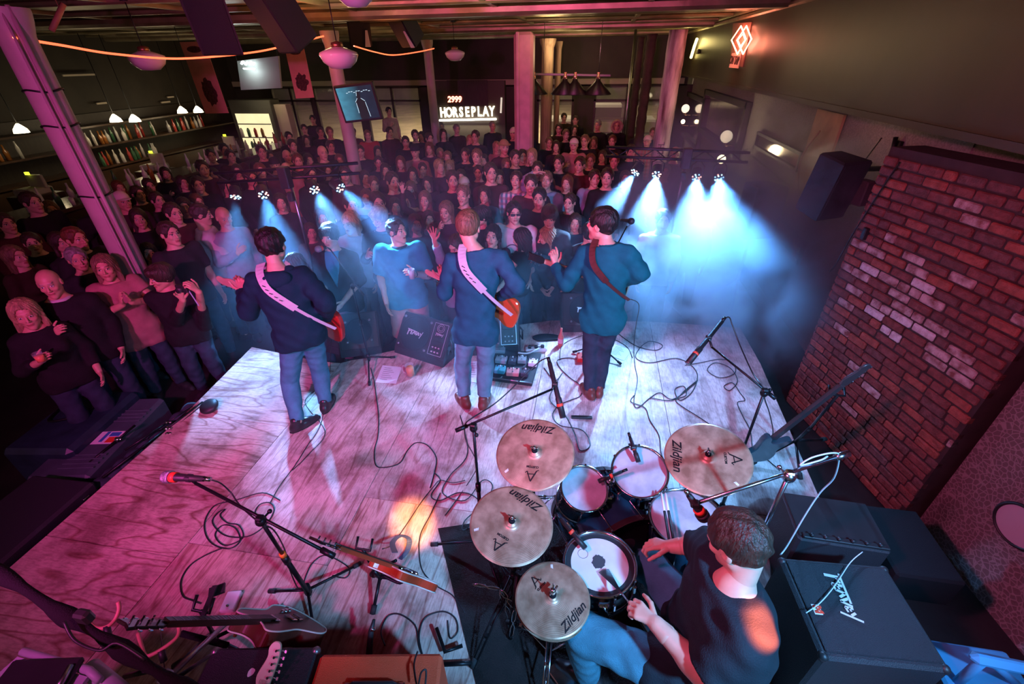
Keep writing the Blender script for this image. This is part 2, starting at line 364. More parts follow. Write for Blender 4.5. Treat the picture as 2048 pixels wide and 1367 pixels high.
# near wall behind the bass rig
m = MB()
A = Vector((2.80, 2.74, 0)); B = Vector((2.98, 1.2, 0)); D = Vector((3.3, -1.5, 0))
for a, b in ((A, B), (B, D)):
    n = (b - a).cross(Vector((0, 0, 1))).normalized() * -0.12
    m.add([(*(a.xy), FZ), (*(b.xy), FZ), (*(b.xy), 2.4), (*(a.xy), 2.4), (*((a + n).xy), FZ), (*((b + n).xy), FZ), (*((b + n).xy), 2.4), (*((a + n).xy), 2.4)],
          [(0, 1, 2, 3), (4, 5, 6, 7), (0, 1, 5, 4), (3, 2, 6, 7), (0, 3, 7, 4), (1, 2, 6, 5)])
def swirl():
    m_, nt, b, N, L = _nt('swirl_plaster')
    tc = N('ShaderNodeTexCoord'); v = N('ShaderNodeTexVoronoi'); v.inputs['Scale'].default_value = 32; v.feature = 'DISTANCE_TO_EDGE'
    n = N('ShaderNodeTexNoise'); n.inputs['Scale'].default_value = 9
    mx = N('ShaderNodeMix'); mx.data_type = 'RGBA'; mx.inputs[0].default_value = 0.1; L(tc.outputs['Object'], mx.inputs[6]); L(n.outputs['Color'], mx.inputs[7])
    L(mx.outputs[2], v.inputs['Vector'])
    r = N('ShaderNodeValToRGB'); r.color_ramp.elements[0].position = 0.02; r.color_ramp.elements[0].color = (.34, .28, .28, 1)
    r.color_ramp.elements[1].position = 0.12; r.color_ramp.elements[1].color = (.17, .13, .13, 1); L(v.outputs['Distance'], r.inputs[0]); L(r.outputs[0], b.inputs['Base Color'])
    b.inputs['Roughness'].default_value = 0.8
    bp = N('ShaderNodeBump'); bp.inputs['Strength'].default_value = 1; bp.inputs['Distance'].default_value = 0.006; bp.invert = True
    L(v.outputs['Distance'], bp.inputs['Height']); L(bp.outputs[0], b.inputs['Normal']); return m_
struct('wall_right_near', m, swirl())
# brick pier, laid brick by brick
bm_ = [mat('brick_maroon', (0.26, 0.08, 0.07), 0.8, var=0.4, vscale=20, bump=1, bscale=80), mat('brick_red', (0.40, 0.11, 0.08), 0.8, var=0.4, vscale=20, bump=1, bscale=80),
       mat('brick_brown', (0.20, 0.085, 0.08), 0.85, var=0.4, vscale=20, bump=1, bscale=80),
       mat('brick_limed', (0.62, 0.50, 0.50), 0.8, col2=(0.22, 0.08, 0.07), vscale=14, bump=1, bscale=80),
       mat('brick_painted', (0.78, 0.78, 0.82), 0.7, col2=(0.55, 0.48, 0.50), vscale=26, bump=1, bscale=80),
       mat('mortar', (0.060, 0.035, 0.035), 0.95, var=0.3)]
bo = Vector((2.28, 4.19, FZ)); bd = Vector((2.65 - 2.28, 2.74 - 4.19, 0)); BL = bd.length; bd.normalize(); bn = Vector((0, 0, 1)).cross(bd)
if bn.x > 0: bn = -bn
BM_ = Matrix.Translation(bo) @ Matrix((bd, -bn, Vector((0, 0, 1)))).transposed().to_4x4()   # local x along wall, y into wall
m = MB()
TOPZ = 2.58
m.box((BL / 2, 0.16, TOPZ / 2), (BL, 0.28, TOPZ), BM_, 5)
rb = random.Random(3); cw, chh = 0.185, 0.062
limed = {}
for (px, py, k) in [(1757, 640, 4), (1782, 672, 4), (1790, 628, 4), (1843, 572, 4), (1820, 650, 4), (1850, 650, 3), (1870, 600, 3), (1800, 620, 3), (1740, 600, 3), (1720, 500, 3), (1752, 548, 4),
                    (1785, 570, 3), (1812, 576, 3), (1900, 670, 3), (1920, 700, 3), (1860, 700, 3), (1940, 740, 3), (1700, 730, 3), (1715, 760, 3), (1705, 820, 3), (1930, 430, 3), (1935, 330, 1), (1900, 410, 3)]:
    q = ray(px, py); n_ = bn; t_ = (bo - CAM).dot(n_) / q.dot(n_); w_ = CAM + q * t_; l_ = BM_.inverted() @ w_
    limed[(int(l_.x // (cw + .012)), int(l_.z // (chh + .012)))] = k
for r_i in range(int(TOPZ / (chh + .012))):
    z = r_i * (chh + .012) + chh / 2 + .006; x = -(cw / 2 if r_i % 2 else 0) + rb.uniform(-.03, .03)
    while x < BL:
        w_ = cw * (1 if rb.random() > .2 else .5); x0 = max(x, 0); x1 = min(x + w_, BL)
        if x1 - x0 > 0.03:
            key = (int(((x0 + x1) / 2) // (cw + .012)), r_i); ch = rb.random()
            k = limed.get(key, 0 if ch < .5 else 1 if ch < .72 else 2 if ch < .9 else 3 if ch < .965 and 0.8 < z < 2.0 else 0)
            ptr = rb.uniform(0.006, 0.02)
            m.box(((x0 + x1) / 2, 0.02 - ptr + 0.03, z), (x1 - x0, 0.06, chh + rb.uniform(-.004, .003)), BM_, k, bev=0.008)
        x += w_ + .012
# return face of the pier toward the crowd
for r_i in range(int(TOPZ / (chh + .012))):
    z = FZ + r_i * (chh + .012) + chh / 2 + .006
    for j in range(3):
        x0 = max(2.30, 2.30 + j * .197 - (.1 if r_i % 2 else 0)); x1 = min(2.86, 2.485 + j * .197 - (.1 if r_i % 2 else 0)); m.box(((x0 + x1) / 2, 4.205, z), (x1 - x0, 0.05, chh), None, rb.choice((0, 1, 2)), bev=0.008)
struct('wall_brick', m, bm_)

# ------------------------------------------------------------------ stage of plywood sheets on a frame
stage = thing('stage', 'low plywood stage the band plays on, pink and white lit', 'stage', (-0.8, 2.2, FZ))
sheets = [([(-3.6, -0.5), (-2.56, -0.5), (-2.56, 0.12), (-3.6, 0.12)], 0), ([(-3.6, 0.125), (-2.56, 0.125), (-2.56, 1.34), (-3.6, 1.34)], 0),
          ([(-3.6, 1.345), (-2.56, 1.345), (-2.56, 2.62), (-3.62, 2.62)], 0), ([(-3.62, 2.625), (-2.56, 2.625), (-2.56, 3.63), (-2.85, 3.63), (-3.75, 3.78)], 0),
          ([(-2.555, -0.5), (-1.515, -0.5), (-1.515, 1.45), (-2.555, 1.45)], 1), ([(-2.555, 1.455), (-1.515, 1.455), (-1.515, 4.28), (-2.3, 3.82), (-2.555, 3.63)], 2),
          ([(-1.51, -0.5), (-0.36, -0.5), (-0.36, 2.0), (-1.51, 2.0)], 1), ([(-1.51, 2.005), (-0.36, 2.005), (-0.36, 4.9), (-0.73, 4.74), (-1.51, 4.28)], 2),
          ([(-0.355, -0.5), (0.86, -0.5), (0.86, 2.3), (-0.355, 2.3)], 3), ([(-0.355, 2.305), (0.86, 2.305), (0.86, 5.05), (-0.355, 4.9)], 3),
          ([(0.865, -0.5), (1.72, -0.5), (1.86, 2.3), (0.865, 2.3)], 3), ([(0.865, 2.305), (1.86, 2.305), (1.95, 4.3), (1.93, 5.05), (0.865, 5.05)], 3)]
for out, k in sheets:
    m = MB(); m.prism(out, 0.018, Matrix.Translation((0, 0, -0.0185))); m.build('plywood_sheet', ply[k], stage)
m = MB()
ol = [(-3.56, -0.45), (1.68, -0.45), (1.82, 2.3), (1.9, 4.3), (1.88, 5.0), (0.86, 5.0), (-0.36, 4.85), (-0.73, 4.69), (-1.51, 4.23), (-2.3, 3.77), (-2.56, 3.58), (-2.85, 3.58), (-3.7, 3.72)]
m.prism(ol, 0.375, Matrix.Translation((0, 0, FZ + 0.004))); m.build('riser_frame', mat('riser_black', (0.02, 0.017, 0.017), 0.8), stage)
# low black stage lip in front, hidden in haze

# ================================================================== COLUMNS
colpur = mat('column_paint', (0.42, 0.33, 0.34), 0.45, var=0.12, vscale=6)
colred = mat('column_red_paint', (0.50, 0.22, 0.27), 0.5, var=0.2, vscale=6)
peel = mat('peeling_column', (0.62, 0.55, 0.58), 0.7, col2=(0.10, 0.05, 0.05), vscale=2.6, bump=0.8, bscale=12, stretch=(3, 3, 0.5))
rawwood = mat('raw_wood_column', (0.45, 0.30, 0.20), 0.7, var=0.4, vscale=4, stretch=(6, 6, .6))
def column(label, base, r, m_, n=24, extra=None):
    t = thing('column', label, 'column', (base[0], base[1], FZ))
    k = MB(); prof = [(r * 1.25, FZ), (r * 1.25, FZ + .06), (r * 1.02, FZ + .09), (r, FZ + .12), (r, 3.0), (r * 1.25, 3.1), (r * 1.35, 3.16), (r * 1.35, 3.19)]
    k.lathe([(a, z) for a, z in prof], n, Matrix.Translation((base[0], base[1], 0))); k.build('shaft', m_, t)
    return t
cA = (-4.70, 3.66)
t = column('large round cast column at the left edge of the stage, pink lit, with conduit', cA, 0.125, colpur)
k = MB(); k.tube([(cA[0] + .14, cA[1] - .06, FZ), (cA[0] + .14, cA[1] - .06, 3.2)], 0.017, 8); k.tube([(cA[0] + .115, cA[1] - .105, FZ), (cA[0] + .115, cA[1] - .105, 3.2)], 0.01, 8); k.build('conduit', colpur, t)
for z in (0.55, 1.75, 2.35, 2.62):
    k = MB(); k.tube([(cA[0] + .134 * math.cos(a), cA[1] + .134 * math.sin(a), z + .01 * math.sin(3 * a)) for a in np.linspace(0, 2 * math.pi, 24, endpoint=False)], 0.008, 6, closed=True); k.build('strap', black, t)
q = PY(703, 298, 7.72); t = column('slim round purple column carrying the television, mid crowd', (q.x, 7.72), 0.105, colpur)
q = PY(868, 230, 12.2); column('pale round column left of the lit letter sign', (q.x, 12.2), 0.105, colpur)
q = PY(1049, 130, 9.8)
t = thing('column', 'thick boxed magenta column in the middle of the room', 'column', (q.x, 9.8, FZ))
k = MB(); k.box((q.x, 9.8, 1.4), (0.36, 0.36, 3.6), bev=0.05); k.build('shaft', colred, t)
k = MB(); k.box((q.x, 9.8, FZ + .12), (0.42, 0.42, .24), bev=0.01); k.build('plinth', colred, t)
k = MB(); k.box((q.x - .1, 9.6, 1.4), (0.06, 0.05, 3.6), bev=0.01); k.build('corner_batten', colred, t)
q = PY(1095, 120, 13); column('raw wood column just right of the thick magenta one', (q.x, 13), 0.15, rawwood, 12)
q = PY(1117, 110, 15.3); column('thin pale column farthest back beside the raw wood one', (q.x, 15.3), 0.085, rawwood, 12)
def ragged(label, px, py, y, r, m_):
    q = PY(px, py, y); t = thing('column', label, 'column', (q.x, y, FZ)); k = MB(); rr = random.Random(int(px))
    n = 40; k.tube([(q.x + rr.uniform(-.006, .006), y, FZ + 3.6 * i / n) for i in range(n + 1)], [r * rr.uniform(.88, 1.08) if r < .15 else r * rr.uniform(.98, 1.02) for i in range(n + 1)], 14); k.build('shaft', m_, t); return t
barkm = mat('dark_timber', (0.05, 0.028, 0.02), 0.8, var=0.5, vscale=5, bump=1, bscale=14)
ragged('rough dark timber post next left of the white peeling column', 1301, 100, 12.0, 0.11, barkm)
ragged('rough dark timber post, second left of the white peeling column', 1281, 100, 13.6, 0.10, barkm)
t = ragged('thick white peeling column with scrawled marks, lit purple', 1345, 140, 10.3, 0.165, peel)
q = PY(1345, 140, 10.3)
k = MB()
for i in range(7):
    z = 0.95 + i * .055; k.box((q.x - .02 + .01 * (i % 2), 10.3 - .172, z), (0.12, 0.012, 0.012)); k.box((q.x + .04 - .03 * (i % 3), 10.3 - .172, z + .02), (0.012, 0.012, 0.05))
k.build('scrawled_marks', black, t)
t = thing('pipe', 'thin metal pipe hung with a chain by the dark posts', 'pipe', (*PY(1266, 110, 14.5).xy, FZ))
k = MB(); q = PY(1266, 110, 14.5); k.tube([(q.x, 14.5, FZ), (q.x, 14.5, 3.4)], 0.035, 8); k.build('riser_pipe', steel, t)
# ================================================================== PEOPLE: smooth distance-field bodies turned into meshes
V3 = lambda *a: np.array(a, dtype=np.float32)
def _n(v): v = np.asarray(v, dtype=np.float32); return v / max(np.linalg.norm(v), 1e-6)
def sd_cap(p, a, b, ra, rb):
    a = np.asarray(a, np.float32); b = np.asarray(b, np.float32); ba = b - a; L2 = max(float(ba @ ba), 1e-9)
    q = p - a; t = np.clip((q @ ba) / L2, 0, 1); return np.linalg.norm(q - t[:, None] * ba, axis=1) - (ra + (rb - ra) * t)
def sd_ell(p, c, r, Rm=None):
    q = p - np.asarray(c, np.float32)
    if Rm is not None: q = q @ Rm           # columns of Rm are the local axes
    r = np.asarray(r, np.float32); k0 = np.linalg.norm(q / r, axis=1); k1 = np.linalg.norm(q / (r * r), axis=1)
    return k0 * (k0 - 1) / np.maximum(k1, 1e-6)
def smin(a, b, k):
    h = np.clip(0.5 + 0.5 * (b - a) / k, 0, 1); return b + (a - b) * h - k * h * (1 - h)
def smax(a, b, k): return -smin(-a, -b, k)
def snets(f, lo, hi, h):
    lo = np.asarray(lo, np.float32); n = np.maximum(np.ceil((np.asarray(hi) - lo) / h).astype(int) + 1, 3)
    ax = [lo[i] + h * np.arange(n[i], dtype=np.float32) for i in range(3)]
    G = np.stack(np.meshgrid(*ax, indexing='ij'), -1).reshape(-1, 3)
    # coarse pass to skip far cells
    D = np.full(len(G), 9.0, np.float32)
    st = 4
    if len(G) > 60000:
        cn = [(n[i] + st - 1) // st for i in range(3)]
        cax = [lo[i] + h * (np.arange(cn[i]) * st + (st - 1) / 2.0) for i in range(3)]
        CG = np.stack(np.meshgrid(*cax, indexing='ij'), -1).reshape(-1, 3).astype(np.float32)
        cd = f(CG).reshape(cn)
        near = np.abs(cd) < h * st * 1.5 + 0.008
        big = np.repeat(np.repeat(np.repeat(near, st, 0), st, 1), st, 2)[:n[0], :n[1], :n[2]].reshape(-1)
        sg = np.repeat(np.repeat(np.repeat(cd, st, 0), st, 1), st, 2)[:n[0], :n[1], :n[2]].reshape(-1)
        D = np.where(sg < 0, -9.0, 9.0).astype(np.float32); idx = np.nonzero(big)[0]; D[idx] = f(G[idx])
    else: D = f(G).astype(np.float32)
    D = D.reshape(n); S = D < 0
    c = np.zeros(n - 1, np.int8)
    for i in (0, 1):
        for j in (0, 1):
            for k in (0, 1): c += S[i:n[0] - 1 + i, j:n[1] - 1 + j, k:n[2] - 1 + k]
    act = (c > 0) & (c < 8); ids = np.argwhere(act)
    if len(ids) == 0: return np.zeros((0, 3)), np.zeros((0, 4), int)
    vid = np.full(n - 1, -1, np.int64); vid[act] = np.arange(len(ids))
    acc = np.zeros((len(ids), 3)); cnt = np.zeros(len(ids))
    cor = [(i, j, k) for i in (0, 1) for j in (0, 1) for k in (0, 1)]
    for a in cor:
        for d in range(3):
            if a[d]: continue
            b = list(a); b[d] = 1
            da = D[ids[:, 0] + a[0], ids[:, 1] + a[1], ids[:, 2] + a[2]]; db = D[ids[:, 0] + b[0], ids[:, 1] + b[1], ids[:, 2] + b[2]]
            mk = (da < 0) != (db < 0); t = np.where(mk, da / np.where(mk, da - db, 1), 0)
            q = np.tile(np.array(a, float), (len(ids), 1)); q[:, d] += t; acc += q * mk[:, None]; cnt += mk
    vs = (ids + acc / np.maximum(cnt, 1)[:, None]) * h + lo
    fs = []
    for d in range(3):
        o = [i for i in range(3) if i != d]
        sl0 = [slice(None)] * 3; sl1 = [slice(None)] * 3; sl0[d] = slice(0, -1); sl1[d] = slice(1, None)
        ch = S[tuple(sl0)] != S[tuple(sl1)]
        e = np.argwhere(ch)
        ok = (e[:, o[0]] > 0) & (e[:, o[0]] < n[o[0]] - 1) & (e[:, o[1]] > 0) & (e[:, o[1]] < n[o[1]] - 1); e = e[ok]
        qs = []
        for (u, v) in ((-1, -1), (0, -1), (0, 0), (-1, 0)):
            g = e.copy(); g[:, o[0]] += u; g[:, o[1]] += v; qs.append(vid[g[:, 0], g[:, 1], g[:, 2]])
        q = np.stack(qs, 1); ins = S[e[:, 0], e[:, 1], e[:, 2]]
        fl = ins if d != 1 else ~ins
        q[~fl] = q[~fl][:, ::-1]; fs.append(q)
    return vs, np.concatenate(fs)
def np_mesh(name, parts, mats, parent, mid=None):
    """parts: [(verts, quads, material indices or None)] joined as ONE mesh"""
    V = []; Fc = []; M_ = []; k = 0
    for v, f, mi in parts:
        if len(v) == 0: continue
        V.append(v); Fc.append(f + k); k += len(v); M_.append(mi if mi is not None else np.zeros(len(f), int))
    V = np.concatenate(V); Fc = np.concatenate(Fc); M_ = np.concatenate(M_)
    me = bpy.data.meshes.new(name); me.vertices.add(len(V)); me.vertices.foreach_set('co', V.astype(np.float32).reshape(-1))
    me.loops.add(len(Fc) * 4); me.loops.foreach_set('vertex_index', Fc.reshape(-1).astype(np.int32))
    me.polygons.add(len(Fc)); me.polygons.foreach_set('loop_start', np.arange(0, len(Fc) * 4, 4, dtype=np.int32))
    me.polygons.foreach_set('loop_total', np.full(len(Fc), 4, np.int32))
    for mm in mats: me.materials.append(mm)
    me.polygons.foreach_set('material_index', M_.astype(np.int32)); me.polygons.foreach_set('use_smooth', np.ones(len(Fc), bool))
    me.update(calc_edges=True); o = bpy.data.objects.new(name, me); COL.objects.link(o)
    if parent is not None: o.parent = parent
    return o
def headframe(c, fwd, up=(0, 0, 1)):
    y = _n(fwd); u = np.asarray(up, np.float32); z = _n(u - y * (u @ y)); x = np.cross(y, z); return np.stack([x, y, z], 1)   # columns
def sd_head(q, female=False, mouth=0.0):
    """q in head space: x right, y face, z up"""
    d = sd_ell(q, (0, -.012, .030), (.076, .096, .092))
    d = smin(d, sd_ell(q, (0, .022, -.030), (.060, .068, .080)), .03)
    d = smin(d, sd_cap(q, (-.045, .0, -.055), (0, .068, -.092), .018, .020), .03)
    d = smin(d, sd_cap(q, (.045, .0, -.055), (0, .068, -.092), .018, .020), .03)
    d = smin(d, sd_cap(q, (-.030, .078, .034), (.030, .078, .034), .013, .013), .016)
    qx = q.copy(); qx[:, 0] = np.abs(qx[:, 0])
    d = smax(d, -sd_ell(qx, (.032, .104, .010), (.020, .017, .012)), .010)
    d = smin(d, sd_ell(qx, (.031, .079, .010), (.013, .013, .012)), .003)
    d = smin(d, sd_ell(qx, (.040, .066, -.022), (.018, .018, .016)), .02)
    d = smin(d, sd_cap(q, (0, .088, .022), (0, .113, -.022), .007, .010), .009)
    d = smin(d, sd_ell(qx, (.011, .101, -.026), (.008, .010, .007)), .006)
    d = smin(d, sd_ell(q, (0, .087, -.053), (.025, .013, .006)), .006)
    d = smin(d, sd_ell(q, (0, .085, -.064), (.021, .013, .006)), .006)
    if mouth > 0: d = smax(d, -sd_ell(q, (0, .098, -.060), (.018, .022, mouth)), .003)
    d = smin(d, sd_ell(q, (0, .076, -.098), (.016, .014, .014)), .015)
    d = smin(d, sd_ell(qx, (.078, -.008, .000), (.009, .020, .031)), .006)
    d = smax(d, -sd_ell(qx, (.088, -.002, .004), (.007, .009, .014)), .004)
    return d
def face_mats(c, q):
    """material index per face from the head-space centre q"""
    mi = np.zeros(len(q), int); ax = np.abs(q[:, 0]); fr = q[:, 1] > .055
    de = np.sqrt(((ax - .031) / .0125) ** 2 + ((q[:, 2] - .010) / .0075) ** 2)
    mi[(de < 1) & fr] = 2
    di = np.sqrt((ax - .031) ** 2 + (q[:, 2] - .010) ** 2); mi[(di < .0056) & fr] = 3
    up = (np.abs(q[:, 2] - .0185) < .0028) & (np.abs(ax - .031) < .014) & fr; mi[up] = 4
    br = (np.abs(q[:, 2] - .037 - ((ax - .030) * .08)) < .0034) & (ax > .013) & (ax < .048) & fr; mi[br] = 4
    lp = (np.abs(q[:, 2] + .058) < .0095) & (ax < .023) & (q[:, 1] > .078); mi[lp] = 1
    return mi
def hand_parts(w, h, n_, side, curl=0.6, spread=0.0, thumb=0.5, s=1.0, curls=None):
    """capsules of one hand: w wrist, h hand direction, n_ palm normal, side thumb side (+1/-1 along h x n)"""
    h = _n(h); n_ = np.asarray(n_, np.float32); n_ = _n(n_ - h * (n_ @ h)); t = np.cross(h, n_) * side
    w = np.asarray(w, np.float32); out = []
    palm = [(w + h * .015 * s, w + h * .075 * s + t * .022 * s, .017 * s, .013 * s), (w + h * .015 * s, w + h * .08 * s + t * .003 * s, .017 * s, .013 * s),
            (w + h * .015 * s, w + h * .078 * s - t * .014 * s, .017 * s, .012 * s), (w + h * .015 * s, w + h * .070 * s - t * .028 * s, .016 * s, .011 * s)]
    fin = []
    for i, (off, ln, b0) in enumerate(((.028, .070, .084), (.009, .080, .090), (-.010, .073, .086), (-.028, .057, .076))):
        p = w + h * b0 * s + t * off * s; an = (curls[i] if curls else curl); d0 = spread * (1.5 - i) * .16
        dv = _n(h + t * d0); ang = an * .55; seg = ln * s
        for L_, r0, r1 in ((.45, .0088, .0082), (.31, .0082, .0076), (.24, .0076, .0066)):
            v = dv * math.cos(ang) + n_ * math.sin(ang); e = p + v * L_ * seg; fin.append((p, e, r0 * s, r1 * s)); p = e; ang += an * .85
    p = w + h * .028 * s + t * .026 * s; v = _n(t * .75 + h * .75 + n_ * .25 * thumb)
    e = p + v * .040 * s; fin.append((p, e, .0125 * s, .0100 * s)); v2 = _n(v + n_ * .7 * thumb + h * .45 - t * .25 * thumb)
    e2 = e + v2 * .030 * s; fin.append((e, e2, .0100 * s, .0088 * s)); v3 = _n(v2 + n_ * .5 * thumb + h * .2); fin.append((e2, e2 + v3 * .024 * s, .0088 * s, .0074 * s))
    return palm, fin
def sd_hand(p, parts):
    palm, fin = parts; d = None
    for c in palm: e = sd_cap(p, *c); d = e if d is None else smin(d, e, .012)
    for c in fin: d = smin(d, sd_cap(p, *c), .0045)
    return d
def wrinkle(p, amp, s=1.0, seed=0.0):
    x, y, z = p[:, 0] * s, p[:, 1] * s, p[:, 2] * s
    a = np.sin(31 * z + 9 * np.sin(7 * x + seed) + 5 * y) * np.sin(11 * x + 13 * y + 3 * z + seed)
    b = np.sin(53 * (z + .5 * x) + 6 * np.sin(9 * y + seed)); return amp * (.65 * a + .35 * b)
HAIRF = {}
def sd_hair(q, style):
    cap = sd_ell(q, (0, -.016, .036), (.086, .104, .098))
    fc = sd_ell(q, (0, .135, -.020), (.075, .108, .120)) + .006 * np.sin(85 * q[:, 0] + 40 * q[:, 2]) * np.sin(60 * q[:, 1] + 3)        # keeps the face free
    if style in ('short', 'buzz', 'crop'):
        g = {'short': 0.004, 'buzz': -.006, 'crop': 0.0}[style]
        d = smax(cap - g, -fc, .012)
        d = smax(d, -(q[:, 2] + .045 + np.clip(q[:, 1], -.1, .1) * -.55), .01)
        qx = q.copy(); qx[:, 0] = np.abs(qx[:, 0]); d = smax(d, -sd_ell(qx, (.090, .006, -.012), (.022, .026, .040)), .006)
        if style == 'short': d = d + .0045 * np.sin(75 * q[:, 0] + 30 * q[:, 1] + 4 * np.sin(30 * q[:, 2])) * np.sin(45 * q[:, 1] + 25 * q[:, 2]) + .002 * np.sin(170 * q[:, 0] + 60 * q[:, 1])
        else: d = d + .0012 * np.sin(160 * q[:, 0]) * np.sin(150 * q[:, 1])
        return d
    if style == 'mop':
        d = smax(smin(cap - .012, sd_ell(q, (0, .06, .085), (.075, .05, .035)), .03), -sd_ell(q, (0, .14, -.030), (.066, .10, .078)), .012)
        d = smax(d, -(q[:, 2] + .055 - q[:, 1] * .4), .01); return d + .005 * np.sin(60 * q[:, 0] + 30 * q[:, 2]) * np.sin(50 * q[:, 1])
    if style in ('long', 'bob', 'pony', 'curly'):
        d = smax(cap - .008, -fc, .012)
        L_ = {'long': -.30, 'bob': -.13, 'pony': -.05, 'curly': -.24}[style]
        if style == 'pony':
            d = smax(d, -(q[:, 2] + .06 - q[:, 1] * .5), .01); d = smin(d, sd_cap(q, (0, -.11, .05), (0, -.15, -.14), .032, .016), .02)
        else:
            e = sd_cap(q, (0, -.06, 0), (0, -.085, L_ + .03), .072, .055)
            for s_ in (-1, 1): e = smin(e, sd_cap(q, (.070 * s_, -.01, .0), (.085 * s_, .005, L_), .026, .022), .03)
            d = smax(smin(d, e, .03), -sd_ell(q, (0, .12, -.05), (.062, .11, .13)), .012)
        d = d + .0035 * np.sin(22 * np.arctan2(q[:, 0], -q[:, 1] + .02) + 9 * np.sin(14 * q[:, 2])) + (.006 if style == 'curly' else .002) * np.sin(120 * q[:, 0] + 10 * q[:, 2]) * np.sin((80 if style == 'curly' else 9) * q[:, 2] + 60 * q[:, 1]); return d
    if style == 'bald':      # a thin band of hair round the back and sides
        d = smax(np.abs(sd_ell(q, (0, -.014, .028), (.079, .099, .094))) - .003, q[:, 2] - .025, .006); d = smax(d, -(q[:, 2] + .045), .005)
        return smax(d, q[:, 1] - .005, .006)
    if style == 'cap':
        d = smax(cap - .006, -(q[:, 2] - .036 - (q[:, 1]) * .12), .004); br = smax(sd_ell(q, (0, .105, .052), (.066, .080, .008)), -(q[:, 1] - .05), .004); return smin(d, br, .006)
    if style == 'cowboy':
        d = smax(cap - .010, -(q[:, 2] - .05), .004); br = sd_ell(q, (0, 0, .055), (.150, .190, .008)); return smin(d, br, .012)
    if style == 'fur':       # a fur-trimmed hood
        ring = np.linalg.norm(np.stack([np.sqrt(np.maximum(q[:, 0] ** 2 + (q[:, 2] - .0) ** 2, 1e-9)) - .125, q[:, 1] - .05], 1), axis=1) - .032
        hood = smax(sd_ell(q, (0, -.03, .02), (.125, .125, .135)), q[:, 1] - .03, .01)
        return smin(ring, hood, .01) + .006 * np.sin(110 * q[:, 0]) * np.sin(100 * q[:, 2] + 60 * q[:, 1])
    if style == 'beanie': return smax(cap - .010, -(q[:, 2] - .028), .006)
STYLE_BB = {'long': ((-.15, -.19, -.36), (.15, .12, .16)), 'curly': ((-.16, -.19, -.31), (.16, .12, .17)), 'pony': ((-.13, -.22, -.2), (.13, .12, .16)), 'bob': ((-.15, -.18, -.2), (.15, .12, .16)),
            'cowboy': ((-.17, -.21, -.02), (.17, .21, .17)), 'fur': ((-.19, -.2, -.19), (.19, .12, .2)), 'cap': ((-.13, -.15, -.02), (.13, .21, .17))}
def hair_mesh(style, h):
    if (style, h) not in HAIRF:
        lo, hi = STYLE_BB.get(style, ((-.125, -.15, -.12), (.125, .14, .17))); HAIRF[(style, h)] = snets(lambda p: sd_hair(p, style), lo, hi, h)
    return HAIRF[(style, h)]

